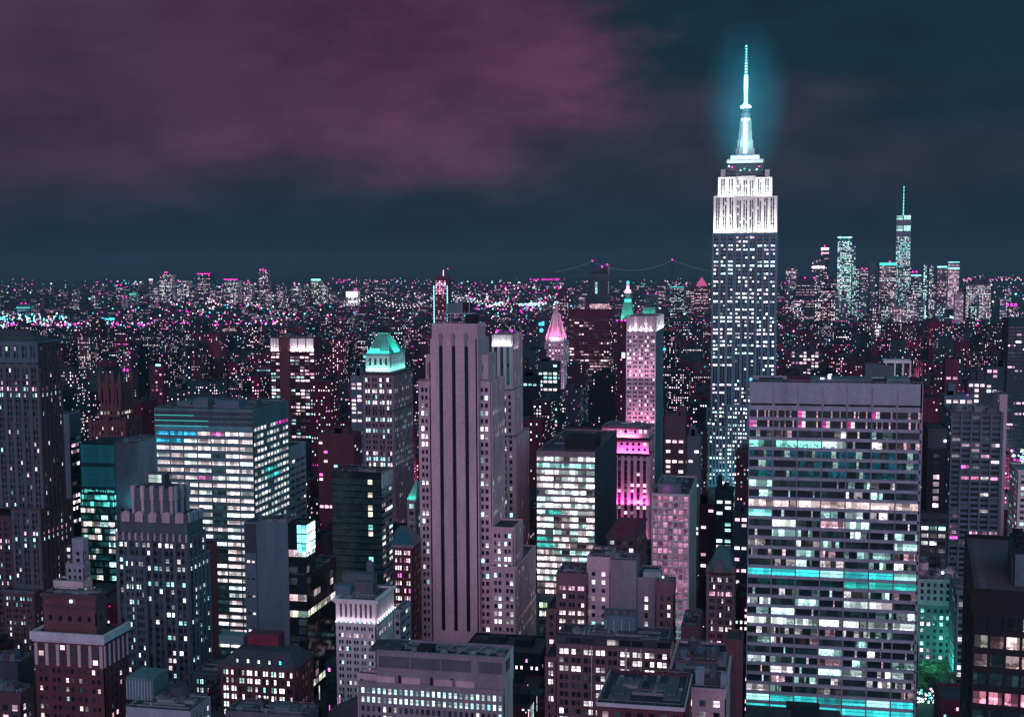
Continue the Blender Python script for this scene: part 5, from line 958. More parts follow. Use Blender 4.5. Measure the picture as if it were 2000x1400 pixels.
for i in range(6): b.part('duct').box(q0.x0 + W_ * .22 + i * 1.9, q0.x0 + W_ * .22 + i * 1.9 + 1.1, q0.y0 + 4, q0.y0 + 13, zr, zr + 1.5 + (i % 3) * .5, 'metal')
for i in range(4): b.part('pipe').beam((q0.x0 + W_ * (.42 + i * .07), q0.y0 + 6.6, zr), (q0.x0 + W_ * (.42 + i * .07), q0.y0 + 6.6, zr + 6), .4, 'ghost')
b.part('skylight_frame').box(q0.x0 + W_ * .74, q0.x0 + W_ * .9, q0.y0 + 3, q0.y0 + 10, zr, zr + .5, 'ghost', top='roof'); b.clutter(q0, 5, 2.4, ('metal', 'slate', 'darkgrey')); b.finish()
b = Bld('blank_brick_block', 'small blank mauve brick block with one dark window', 540, cat='building')
q = b.tier(1330, 1366, 1222, far=1373, mat='rust', st=None); b.part('window_opening').box(q.x0 + 4.2, q.x0 + 5.4, q.y0 - .05, q.y0 - .004, q.z1 - 6.5, q.z1 - 4.7, 'black'); b.clutter(q, 1, 1.5); b.finish()
b = Bld('stone_office', 'stone office with cluttered roof of pale plant boxes, right of the brick office', 440, cat='building')
q = b.tier(1300, 1418, 1342, far=1429, st=style(4.2, 4.6, .46, .55, .4, lit=lights(.25, 0, 0, WHITE, 1.5), top=3.4), str_=style(4.2, 3, .4, .5, .4, lit=NOLIT, top=3.4), mat='mauvestone'); b.cornice(q, .7, .6, 'mauvestone')
for x0, x1, y, h, mt in ((.02, .22, 3, 4.5, 'rust'), (.48, .62, 5, 5.5, 'ghost'), (.9, .99, 4, 4.5, 'ghost'), (.25, .42, 9, 3, 'slate')): b.part('roof_unit').box(q.x0 + (q.x1 - q.x0) * x0, q.x0 + (q.x1 - q.x0) * x1, q.y0 + y, q.y0 + y + 5, q.z1 - .9, q.z1 - .9 + h, mt)
b.clutter(q, 6, 3, fans=2); q2 = b.tier(1318, 1400, 1290, dep=14, off=24, mat='brick', st=None); b.clutter(q2, 6, 3.5, ('bluegrey', 'slate', 'rust')); b.tank(q2.x0 + 6, q2.y0 + 6, q2.z1 - .9, 1.6, 'slate'); b.tier(1418, 1450, 1248, dep=14, off=40, mat='rust', st=None); b.finish()
b = Bld('red_brick_roof', 'red brick building seen mostly as a pale-edged flat roof, bottom edge', 395, cat='building')
q = b.tier(1166, 1336, 1376, far=1350, st=style(3.6, 3.5, .5, .6, .3, lit=lights(.3), top=2), mat='redbrick'); b.cornice(q, .4, .4, 'cornice'); b.clutter(q, 5, 1.2, fans=1); b.finish()
# ---- fill-ins between the big ones
b = Bld('red_brick_tower', 'red brick tower with green tiled roof and bright windows beside the striped tower', 610, yvis=1240)
q = b.tier(766, 806, 1064, far=822, st=style(3.9, 4, .68, .55, .35, g=3, sub=.12, lit=lights(.55, .2, .9, PINKW + [(1, .15, .7)], 1.6), top=2), str_=style(3.9, 3, .6, .55, .35, g=2, sub=.12, lit=lights(.55, 0, 0, PINKW, 1.6), top=2), mat='redbrick'); m = b.part('tiled_roof'); m.frus(q.x0 - .5, q.x1 + .5, q.y0 - .5, q.y1 + .5, q.z1 + .03, q.x0 + 1, q.x1 - 5, q.y0 + 4, q.y1 - 3, zpx(785, 1031, 616), 'tealglass'); b.cornice(q, .5, .6, 'tan'); b.finish()
b = Bld('striped_annex', 'low annex with pale horizontal bands and lit strips behind the stone block', 520, yvis=1270)
q = b.tier(769, 783, 1190, far=802, st=style(3.6, 5, .9, .5, .3, lit=lights(.3), top=1), str_=style(3.6, 6, .94, .45, .3, lit=lights(.3, 0, 0, [(.9, 1, .85)], .8), top=1), mat='ghost'); b.clutter(q, 2, 1.5); b.finish()
b = Bld('cyan_roof_building', 'low stone building with a small glowing cyan pyramid roof', 700, yvis=1000)
q = b.tier(795, 812, 975, far=826, st=style(4, 4, .7, .6, .3, lit=lights(.3, 0, 0, COOL, .7), top=2), str_=style(4, 4, .7, .6, .3, lit=lights(.4, 0, 0, COOL, .7), top=2), mat='tan'); m = b.part('pyramid_roof'); m.frus(q.x0, q.x1, q.y0, q.y1, q.z1 + .04, q.x1 - 1.5, q.x1 - .5, q.y0 + 6, q.y0 + 7, zpx(815, 938, 706), 'copper'); b.wash(q.x0, q.x1, q.y0 - 1.6, q.z1 + .1, 260, (.06, 1, .85), up=(0, .9, 1)); b.finish()
b = Bld('pale_ziggurat', 'small pale stepped building with dark windows behind the brick tower', 600, yvis=1170)
q = b.tier(140, 162, 1052, far=172, st=style(3.6, 4, .4, .5, .3, lit=NOLIT, top=6), mat='ghost'); b.tier(128, 163, 1100, far=176, off=-4, st=style(3.6, 3, .5, .55, .3, lit=lights(.1), top=2), mat='ghost'); b.tier(104, 162, 1134, far=180, off=-9, st=style(4.2, 3, .5, .6, .3, lit=lights(.5, 0, 0, WHITE, 1.4), top=3.2), mat='pale'); b.finish()
b = Bld('lit_annex', 'short brick annex with bright bluish windows below the setback tower', 640, yvis=1100)
b.tier(112, 140, 1062, dep=18, st=style(4, 3, .8, .5, .3, lit=lights(.9, 0, 0, COOL + WHITE, 1.8), top=1), mat='brown'); b.finish()
b = Bld('pleated_roof_house', 'flat-roofed building carrying a pleated teal plant house, near the bottom edge', 420, cat='building')
q = b.tier(246, 372, 1384, far=412, st=style(3.6, 3, .5, .5, .3, lit=lights(.2), top=3), str_=style(3.6, 3, .5, .5, .3, lit=lights(.2), top=2), mat='ghost', parapet=.5); A_, B_ = at(250, 1340, 430), at(302, 1340, 430); m = b.part('plant_house'); m.box(A_.x, B_.x, 429, 441, q.z1 - .5, q.z1 + 8.2, 'teal')
for i in range(9): x = A_.x + (B_.x - A_.x) * i / 9; m.box(x, x + .5, 428.6, 428.99, q.z1 - .3, q.z1 + 7, 'ghost')
m = b.part('vault_roof'); m.cyl(B_.x + 6, 437, q.z1 - .5, q.z1 + 3.6, 5.2, 3.4, 'slate', 16); b.clutter(q, 4, 2); b.finish()
b = Bld('corner_shop_block', 'low dark block with a few pinkish windows, bottom left corner', 420, cat='building')
q = b.tier(-40, 40, 1350, far=66, st=style(4.0, 3.6, .6, .6, .3, lit=lights(.55, 0, 0, PINKW + COOL, 1.6), top=4), str_=style(4, 3.6, .5, .6, .3, lit=lights(.5, 0, 0, PINKW, 1.6), top=4), mat='brown'); b.clutter(q, 6, 3.5, ('slate', 'darkgrey', 'bluegrey')); q2 = b.tier(-40, 34, 1292, far=66, off=22, mat='slate', st=None, str_=None); b.clutter(q2, 6, 4, ('slate', 'brown', 'bluegrey')); b.finish()
b = Bld('low_dark_roof', 'low dark roof with pipework in front of the mansard hall', 415, cat='building')
q = b.tier(440, 598, 1392, far=622, st=style(3.6, 3.2, .5, .5, .3, lit=lights(.2), top=2), str_=None, mat='darkgrey'); b.clutter(q, 9, 2.5, ('slate', 'teal', 'darkgrey')); b.finish()
b = Bld('low_teal_roof', 'low wedge-roofed dark building left of the stone block', 445, cat='building')
q = b.tier(640, 700, 1392, far=712, st=None, mat='slate'); m = b.part('wedge_roof'); m.poly([(q.x0, q.y0, q.z1), (q.x1, q.y0, q.z1 + 6), (q.x1, q.y1, q.z1 + 6), (q.x0, q.y1, q.z1)], 'slate'); m.poly([(q.x0, q.y0, q.z1), (q.x1, q.y0, q.z1), (q.x1, q.y0, q.z1 + 6)], 'slate'); b.finish()
# ================================================================== far towers on the skyline
def dots(mb, g, x0, x1, y, z0, z1, cw, ch, p, pal, b, rowp=0.0, fw=.6, fh=.5, side=None, dark=0.0):
    """windows of a small far facade: panes a hand's breadth proud of the wall"""
    n = max(1, int((x1 - x0) / cw)); k = max(1, int((z1 - z0) / ch)); w_ = (x1 - x0) / n; h = (z1 - z0) / k
    for r in range(k):
        on = g.random() < rowp; rc = g.choice(pal)
        for c in range(n):
            t = g.random()
            if t < (.85 if on else p):
                kk = rc if on else g.choice(pal); s = b * g.uniform(.25, 1.3); lit = (kk[0] * s, kk[1] * s, kk[2] * s, 0)
            elif t > 1 - dark: lit = (0, 0, 0, .1)
            else: continue
            a = x0 + w_ * (c + .5 - fw / 2); e = x0 + w_ * (c + .5 + fw / 2); q = z0 + h * (r + .5 - fh / 2); u = z0 + h * (r + .5 + fh / 2)
            pts = [(a, y, q), (e, y, q), (e, y, u), (a, y, u)] if side is None else [(side, a, q), (side, e, q), (side, e, u), (side, a, u)]
            mb.poly(pts, 'glass', lit, g.random(), .15, ((0, 0), (2, 0), (2, 1), (0, 1)))
SKY = 'towers on the far skyline'
def far(l, r, yt, D, mat, p, pal, b=1.2, label=None, cat='tower', rowp=0.0, bands=(), beac=(), cell=None, name='far_tower', group=SKY, dep=None, top=None):
    g = random.Random(l * 7 + yt); A_, B_ = at(l, yt, D), at(r, yt, D); z1 = A_.z; m = MB(); x0, x1 = A_.x, B_.x; dep = dep or max(18, (x1 - x0) * .7)
    m.box(x0, x1, D, D + dep, 0, z1, mat)
    for k in range(2): w_ = (x1 - x0) * g.uniform(.2, .5); xx = x0 + (x1 - x0 - w_) * g.random(); m.box(xx, xx + w_, D + dep * .2, D + dep * .7, z1, z1 + g.uniform(2, .04 * 200), mat)
    cw = cell or max(3.4, D / 980); zb = max(4, zpx((l + r) / 2, min(yt + 220, 760) if yt < 600 else yt + 240, D))
    dots(m, g, x0 + .5, x1 - .5, D - .35, zb, z1 - 2, cw, cw * .95, p * .62, pal, b * 1.8, rowp + .22, fw=.66, fh=.5)
    if r < 1500: dots(m, g, D + 1, D + dep - 1, None, zb, z1 - 2, cw, cw * .8, p, pal, b * .8, rowp, side=x1 + .35)
    for ya, yb_, mt in bands: m.box(x0 - .4, x1 + .4, D - .6, D - .36, zpx((l + r) / 2, yb_, D), zpx((l + r) / 2, ya, D), mt)
    for xx, yy, mt in beac: m.ball(at(xx, yy, D + 2), D / 1250 * .9, mt)
    if top: top(m, x0, x1, D, D + dep, z1)
    o = m.build(name, None, Vector(((x0 + x1) / 2, D, 0))); o.location = ((x0 + x1) / 2, D, 0)
    tag(o, label or 'dim far-off apartment tower standing among others low on the skyline', cat, group); HERO.append((x0, x1, D, D + dep)); return o
W2, P2, C2 = WHITE, PINKW, COOL + [(.6, 1, .85)]
TEALW = [(.55, 1, .9), (.8, 1, .95), (.4, .95, .95), (1, .95, .9)]
# southern cluster, right of the needle
far(1636, 1664, 470, 5800, 'teal', .92, TEALW, 1.35, 'tall far tower glowing pale teal, second tallest of the southern cluster', rowp=.2, bands=((463, 465, 'g_cyan'),), beac=((1641, 464, 'g_ice'), (1659, 464, 'g_ice')))
far(1664, 1672, 478, 5830, 'teal', .5, C2, 1.0, 'slim cyan-edged annex tower joined to the glowing pale teal tower')
far(1665, 1679, 522, 5700, 'bluegrey', .5, TEALW, .9, 'short pale tower at the foot of the glowing teal tower')
far(1535, 1557, 521, 6000, 'grey', .4, P2, 1.0, 'pinkish lit stepped far tower, left end of the southern cluster'); far(1555, 1592, 543, 4600, 'slate', .02, P2, .6, 'wide unlit dark slab at the left of the southern cluster', beac=((1572, 543, 'g_mag'), (1590, 543, 'g_mag')))
far(1586, 1611, 507, 6200, 'grey', .35, P2, 1.1, 'dim far tower with one bright white band near its top', bands=((520, 524, 'g_white'),))
far(1604, 1619, 483, 6300, 'slate', .22, P2, 1.0, 'dark far tower with two white bars and a magenta light on top', bands=((484, 488, 'g_white'), (494, 495.5, 'g_pink')), beac=((1611, 481, 'g_mag'),))
far(1680, 1696, 526, 5600, 'grey', .35, P2, .8, 'dim pink-dotted far tower between the teal tower and the green-roofed one', beac=((1684, 525, 'g_mag'), (1692, 525, 'g_mag'))); far(1700, 1710, 512, 6100, 'bluegrey', .2, P2, .7, 'thin dim far tower left of the green-roofed block')
far(1718, 1751, 518, 5500, 'tan', .5, W2 + P2, .95, 'pale lit far block with a bright green roof band', rowp=.2, bands=((513, 518.5, 'g_teal'),), beac=((1738, 511, 'g_mag'),))
far(1755, 1780, 522, 5400, 'bluegrey', .55, W2 + TEALW, .9, 'pale lit block in front of the spired glass tower', rowp=.2); far(1780, 1799, 538, 5600, 'grey', .35, W2, .9, 'low lit block with cyan roof line right of the spired tower', bands=((537, 539, 'g_cyan'),), beac=((1783, 531, 'g_mag'), (1790, 531, 'g_mag')))
far(1804, 1811, 516, 5300, 'bluegrey', .92, [(.5, 1, 1), (.7, 1, 1)], 1.4, 'very thin cyan-white far tower, the brightest narrow strip'); far(1815, 1824, 517, 5320, 'bluegrey', .55, [(.8, 1, 1), (1, .8, .85)], 1.1, 'thin pale twin close behind the bright cyan strip tower')
far(1831, 1852, 521, 5600, 'tan', .5, P2, .8, 'pinkish far block with cyan roof lights, left half of a pair', bands=((520, 522.5, 'g_cyan'),)); far(1852, 1874, 516, 5500, 'pinkstone', .85, P2 + [(1, .82, .8)], .85, 'bright pink far block with two cyan lines on top', bands=((511.5, 512.7, 'g_cyan'), (523, 525, 'g_cyan')), rowp=.3)
def dome(m, x0, x1, y0, y1, z): m.frus(x0 + 20, x1 - 4, y0 + 4, y1 - 4, z, x0 + 34, x1 - 14, y0 + 14, y1 - 14, z + 22, 'slate')
far(1887, 1936, 556, 5200, 'tan', .75, W2, .75, 'broad cream-lit far block under a dark blunt dome', rowp=.3, top=dome)
far(1962, 1976, 562, 4900, 'grey', .35, CITY, 1.0, 'lone dim far tower at the right shore with pink dots'); far(1592, 1632, 567, 4300, 'slate', .35, W2 + P2, 1.2, 'dark block with bright white ribbon rows below the southern cluster', rowp=.35)
far(1769, 1792, 577, 4500, 'tan', .6, W2, .9, 'cream-lit block below the spired glass tower'); far(1745, 1767, 602, 3900, 'tan', .6, W2 + P2, .95, 'cream gridded block lowest below the spired glass tower'); far(1685, 1721, 621, 3300, 'slate', .35, W2, 1.5, 'low dark block with a fully lit white storey', rowp=.3)
far(1545, 1600, 683, 2300, 'slate', .55, P2, 1.7, 'dark block with a bold white window grid just right of the needle skyscraper', rowp=.2, cell=6)
far(1865, 1882, 575, 4700, 'pinkstone', .35, P2, .6, 'dim pink column-like tower below the pink far block'); far(1620, 1636, 540, 6000, 'grey', .3, P2, .9, 'short dim tower tucked left of the glowing teal tower')
for i in range(34):
    gg = random.Random(i + 400); l_ = gg.uniform(1528, 1985); w__ = gg.uniform(8, 24); y_ = gg.uniform(543, 600); D_ = 6600 - (y_ - 543) * 50 + gg.uniform(-60, 60)
    far(round(l_), round(l_ + w__), round(y_), D_, gg.choice(('slate', 'grey', 'maroon', 'bluegrey')), gg.choice((.25, .4, .6)), gg.choice((P2, W2, TEALW, CITY)), gg.uniform(.6, 1.1))
# the spired glass tower
D0 = 6000; m = MB(); A_, B_ = at(1751, 421, D0), at(1780, 421, D0); x0, x1, z1 = A_.x, B_.x, A_.z; w_ = x1 - x0
sp = bpy.data.objects.new('spired_glass_tower', None); col.objects.link(sp); sp.location = ((x0 + x1) / 2, D0, 0); sp['label'] = 'tallest far glass tower, cyan-lit with a thin lit spire, right part of the skyline'; sp['category'] = 'skyscraper'
m.box(x0 - 3, x1 + 3, D0, D0 + 70, 0, 60, 'teal'); m.frus(x0 - 2.5, x1 + 2.5, D0 + .5, D0 + 69, 60, x0, x1, D0 + 3, D0 + 60, z1, 'tealglass')
g = random.Random(2); dots(m, g, x0 + 1, x1 - 1, D0 - .4, 60, zpx(1765, 462, D0), 6, 6.5, .8, [(.3, .95, 1), (.5, 1, 1), (.6, 1, .9), (1, .8, .85)], 1.4, .25, fw=.7, fh=.6); m.build('shaft', sp, sp.location)
m = MB()
for ya, yb_ in ((421, 429), (441, 451)):
    for c in range(2): m.poly([(x0 + w_ * (.02 + .5 * c), D0 - .6, zpx(1765, yb_, D0)), (x0 + w_ * (.46 + .5 * c), D0 - .6, zpx(1765, yb_, D0)), (x0 + w_ * (.46 + .5 * c), D0 - .6, zpx(1765, ya, D0)), (x0 + w_ * (.02 + .5 * c), D0 - .6, zpx(1765, ya, D0))], 'glass', (.45, .95, .85, 0), .3 + c * .1, .3, ((0, 0), (8, 0), (8, 1), (0, 1)))
m.build('lit_band', sp, sp.location); m = MB(); m.cyl((x0 + x1) / 2, D0 + 30, z1, zpx(1765, 362, D0), 2.6, .9, 'g_teal', 8)
for k in range(9): m.octa(((x0 + x1) / 2, D0 + 27, z1 + 6 + k * 15), 2.4, 'g_cyan')
m.build('spire', sp, sp.location); HERO.append((x0, x1, D0, D0 + 70))
# across the river, left and middle
far(32, 58, 595, 5600, 'bluegrey', .35, C2, .7, 'greenish lit block with two magenta beacons at the far left', bands=((600, 602, 'g_teal'),), beac=((42, 592, 'g_mag'), (50, 592, 'g_mag'))); far(62, 108, 604, 5500, 'grey', .30, CITY, .8, 'long low lit block right of the greenish lit block')
far(226, 240, 557, 7000, 'slate', .25, P2, 1.0, 'solitary far tower with two magenta beacons on the left skyline', beac=((229, 557, 'g_mag'), (236, 557, 'g_mag'))); far(252, 266, 573, 6600, 'bluegrey', .5, C2, .8, 'far block outlined by an arch of greenish lights', bands=((573, 575, 'g_teal'),))
far(291, 298, 545, 8000, 'grey', .4, P2, 1.0, 'thin lone far tower with a white tip left of the tallest cluster', bands=((545, 547, 'g_white'),), beac=((293, 549, 'g_mag'),)); far(310, 335, 533, 7600, 'grey', .45, P2 + W2, 1.2, 'tallest lit tower of the left skyline cluster', beac=((322, 532, 'g_mag'), (326, 532, 'g_mag')))
far(345, 368, 548, 7500, 'grey', .5, W2 + P2, 1.3, 'brightly dotted tower right of the tallest left cluster tower', beac=((348, 548, 'g_mag'), (362, 556, 'g_mag'))); far(385, 410, 534, 8200, 'slate', .12, P2, .9, 'dark broad far tower with magenta roof line and sign', bands=((534, 535.3, 'g_mag'),), beac=((408, 538, 'g_mag'),))
far(437, 464, 547, 7300, 'grey', .5, W2 + P2, 1.2, 'lit far tower with one magenta bar on its roof', bands=((545, 546.5, 'g_mag'),)); far(475, 492, 552, 7100, 'grey', .45, P2, 1.2, 'lit far tower right of the one with the magenta bar', beac=((477, 552, 'g_mag'), (487, 552, 'g_mag')))
far(505, 523, 527, 7800, 'slate', .35, P2, 1.1, 'tall far tower with a cluster of magenta lights on top, left of middle', beac=((508, 527, 'g_mag'), (513, 526, 'g_mag'), (519, 528, 'g_mag'))); far(518, 528, 570, 6000, 'tan', .5, P2, 1.2)
far(570, 585, 559, 6900, 'grey', .55, W2 + P2, 1.2, 'lit pale far tower with a magenta roof light', beac=((576, 557, 'g_mag'),)); far(608, 626, 547, 7200, 'grey', .5, [(1, .95, .7), (.9, 1, .8)], 1.1, 'far tower with a bright cyan bar along its roof', bands=((545, 548, 'g_cyan'),))
far(627, 637, 557, 7000, 'grey', .6, W2, 1.1, 'cream-lit far tower right of the one with the cyan bar'); far(676, 698, 568, 6500, 'pale', .7, W2, 1.5, 'far block with fully white-lit upper storeys and pink roof edge', bands=((570, 580, 'g_white'), (588, 590.5, 'g_white')), beac=((693, 566, 'g_mag'),)); far(663, 677, 580, 6480, 'grey', .2, P2, .8, 'dim block adjoining the white-lit one')
far(709, 720, 545, 7400, 'slate', .2, P2, .8); far(732, 756, 557, 6700, 'slate', .05, P2, .8, 'unlit dark far block with pink glow behind it'); far(768, 782, 563, 6500, 'slate', .2, P2, .8); far(1091, 1110, 566, 5200, 'maroon', .2, P2, .9); far(1286, 1300, 553, 7200, 'slate', .2, P2, .8); far(1308, 1336, 560, 6000, 'slate', .3, TEALW, .8, 'greenish dotted far slab left of the small pink pyramid', bands=((560, 561.5, 'g_teal'),)); far(1252, 1260, 545, 8000, 'slate', .2, C2, .8)
for i, (l, r, y, D0) in enumerate(((140, 150, 566, 7000), (178, 186, 576, 6400), (410, 420, 560, 7600), (422, 434, 566, 7000), (540, 552, 560, 7500), (590, 600, 566, 7000), (640, 655, 572, 6700), (790, 800, 566, 7000), (815, 826, 570, 6600), (368, 380, 564, 7200), (300, 309, 560, 7400), (498, 505, 562, 7200), (886, 898, 575, 6000), (1340, 1356, 566, 5600), (1130, 1142, 578, 5200))): far(l, r, y, D0, 'slate' if i % 2 else 'grey', .35, P2, 1.0)
m = MB(); A_ = at(1370, 559, 5600); 
def pp(m, x0, x1, y0, y1, z): cx_, cy_ = (x0 + x1) / 2, (y0 + y1) / 2; m.frus(x0 + 4, x1 - 4, y0 + 4, y1 - 4, z, cx_ - 1, cx_ + 1, cy_ - 1, cy_ + 1, zpx(1370, 541, 5620), 'g_pink')
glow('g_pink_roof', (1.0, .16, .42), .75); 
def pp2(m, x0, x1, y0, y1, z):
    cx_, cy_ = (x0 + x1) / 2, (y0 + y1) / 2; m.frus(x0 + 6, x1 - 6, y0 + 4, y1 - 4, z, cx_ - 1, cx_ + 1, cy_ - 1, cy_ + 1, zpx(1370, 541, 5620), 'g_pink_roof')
far(1356, 1384, 559, 5600, 'maroon', .2, P2, .8, 'small far tower with a glowing pink pyramid, left of the needle skyscraper', top=pp2)
MID = None
far(1845, 1902, 772, 930, 'bluegrey', .75, P2 + [(1, .3, .8)], .9, 'block with bright pinkish lit storeys rising behind the ribbed tower', cell=4.5, name='city_building', group=MID, cat='building', rowp=.3, beac=((1890, 772, 'g_mag'),))
far(1846, 1874, 702, 1250, 'maroon', .14, CITY, 1.2, 'dim maroon tower edged with a dotted line of pink lamps, right of the wide slab', cell=4.5, name='city_building', group=MID, cat='building', beac=tuple((1848, 712 + 7 * k, 'g_pink') for k in range(11)))
far(1890, 1926, 742, 1120, 'slate', .30, PINKW, 1.3, 'dark block with white lit storeys left of the tall teal glass slab', cell=4.5, name='city_building', group=MID, cat='building', rowp=.2)
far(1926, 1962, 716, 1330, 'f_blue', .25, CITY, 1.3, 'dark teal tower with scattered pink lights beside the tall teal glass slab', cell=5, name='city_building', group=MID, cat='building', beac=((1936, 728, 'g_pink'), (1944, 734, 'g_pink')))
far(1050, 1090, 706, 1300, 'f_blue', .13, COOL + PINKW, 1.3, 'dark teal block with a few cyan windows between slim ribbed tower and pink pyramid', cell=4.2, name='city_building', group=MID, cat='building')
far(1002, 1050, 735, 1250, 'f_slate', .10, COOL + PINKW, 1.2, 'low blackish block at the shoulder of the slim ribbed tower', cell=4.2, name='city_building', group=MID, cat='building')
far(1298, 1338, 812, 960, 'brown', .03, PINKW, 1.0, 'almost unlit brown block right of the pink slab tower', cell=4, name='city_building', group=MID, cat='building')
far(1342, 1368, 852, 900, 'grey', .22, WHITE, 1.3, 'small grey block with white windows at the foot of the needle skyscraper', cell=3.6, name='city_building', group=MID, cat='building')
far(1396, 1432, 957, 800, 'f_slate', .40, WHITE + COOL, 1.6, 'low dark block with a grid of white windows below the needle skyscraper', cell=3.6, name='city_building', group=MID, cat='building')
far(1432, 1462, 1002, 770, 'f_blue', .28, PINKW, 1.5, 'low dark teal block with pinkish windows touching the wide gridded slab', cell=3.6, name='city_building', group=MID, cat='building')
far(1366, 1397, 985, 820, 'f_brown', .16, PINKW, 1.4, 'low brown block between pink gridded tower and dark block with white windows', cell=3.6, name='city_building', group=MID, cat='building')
far(620, 690, 846, 1000, 'redbrick', .10, CITY, 1.3, 'dark red brick block right of the crowned office tower', cell=4, name='city_building', group=MID, cat='building')
far(684, 708, 734, 1150, 'bluegrey', .3, P2, 1.4, 'slim grey block with pink lit storeys left of the copper pyramid tower', cell=4, name='city_building', group=MID, cat='building', rowp=.2)
# tower under construction with pink core and cyan edges
D0 = 3300; A_, B_ = at(846, 548, D0), at(875, 548, D0); ct = bpy.data.objects.new('construction_tower', None); col.objects.link(ct); ct.location = ((A_.x + B_.x) / 2, D0, 0); ct['label'] = 'unfinished tower with pink lit floors, cyan lit edges and a crane on top'; ct['category'] = 'tower'
x0, x1, z1 = A_.x, B_.x, A_.z; m = MB(); m.box(x0, x1, D0, D0 + 30, 0, z1, 'maroon'); g = random.Random(5); dots(m, g, x0 + 6, x1 - 6, D0 - .4, zpx(860, 575, D0), z1, 4.4, 3.7, .85, [(1, .25, .65), (1, .5, .8), (1, .7, .85)], 3.2); dots(m, g, x0 + 6, x1 - 6, D0 - .4, 5, zpx(860, 576, D0), 5, 5, .25, P2, 1.0); m.build('floors', ct, ct.location)
for xx in (x0 + 2, x1 - 2):
    m = MB(); z = 20
    while z < z1 - 12: m.octa((xx, D0 - 1.5, z), 1.9, 'g_cyan'); z += 4.0
    m.beam((xx, D0 - 1, 0), (xx, D0 - 1, z1 - 8), 1.4, 'metal'); m.build('hoist', ct, ct.location)
m = MB(); m.box(x0 + 4, x1 - 3, D0 + 4, D0 + 26, z1, zpx(860, 539, D0), 'redroof'); m.build('core', ct, ct.location); m = MB(); p = at(866, 540, D0 + 10); m.beam((p.x, p.y, z1), (p.x, p.y, zpx(866, 527, D0)), 1.6, 'g_pink'); m.beam((p.x - 6, p.y, zpx(866, 531, D0)), (p.x + 12, p.y, zpx(866, 525, D0)), .8, 'redroof'); m.ball((p.x + 12, p.y, zpx(866, 525, D0)), 1.6, 'g_mag'); m.build('crane', ct, ct.location); HERO.append((x0, x1, D0, D0 + 30))
# twin chimneys and the tower clock with cyan light
D0 = 6200; m = MB(); ch = bpy.data.objects.new('twin_chimneys', None); col.objects.link(ch); p = at(243, 605, D0); ch.location = (p.x, D0, 0); ch['label'] = 'two pale chimneys with magenta tips above a low works, far left'; ch['category'] = 'chimneys'
for xx in (240, 247):
    m = MB(); q = at(xx, 581, D0); m.cyl(q.x, D0, 0, q.z, 8, 6, 'pinkstone', 10); m.ball((q.x, D0 - 2, q.z + 4), 4.5, 'g_mag'); m.build('chimney', ch, ch.location)
m = MB(); A_, B_ = at(230, 612, D0), at(262, 612, D0); m.box(A_.x, B_.x, D0 + 10, D0 + 60, 0, A_.z, 'rust'); m.build('hall', ch, ch.location)
D0 = 2500; cl = bpy.data.objects.new('clock_tower', None); col.objects.link(cl); A_, B_ = at(1050, 617, D0), at(1070, 617, D0); cl.location = (A_.x, D0, 0); cl['label'] = 'dark tower with cyan lit lantern windows and round cyan clock, left of pink pyramid'; cl['category'] = 'tower'
m = MB(); m.box(A_.x, B_.x, D0, D0 + 18, 0, A_.z, 'slate'); m.frus(A_.x, B_.x, D0, D0 + 18, A_.z, A_.x + 7, B_.x - 7, D0 + 7, D0 + 11, A_.z + 9, 'slate'); m.build('wall', cl, cl.location); m = MB(); c_ = at(1057.5, 645, D0); r = 4.0
m.poly([(c_.x + r * math.cos(k * .3927), D0 - .3, c_.z + r * math.sin(k * .3927)) for k in range(16)], 'g_blue'); m.beam((c_.x, D0 - .5, c_.z), (c_.x, D0 - .5, c_.z + 2.8), .6, 'slate'); m.beam((c_.x, D0 - .5, c_.z), (c_.x + 2.2, D0 - .5, c_.z), .6, 'slate'); m.build('clock_face', cl, cl.location); m = MB()
for k, h in enumerate((6.5, 6.5, 8.5, 8.5)): m.box(c_.x - 5.2 + 2.9 * k, c_.x - 5.2 + 2.9 * k + 2.1, D0 - .4, D0 - .1, zpx(1058, 636, D0), zpx(1058, 636, D0) + h, 'g_blue')
m.build('lantern_window', cl, cl.location); HERO.append((A_.x, B_.x, D0, D0 + 20))

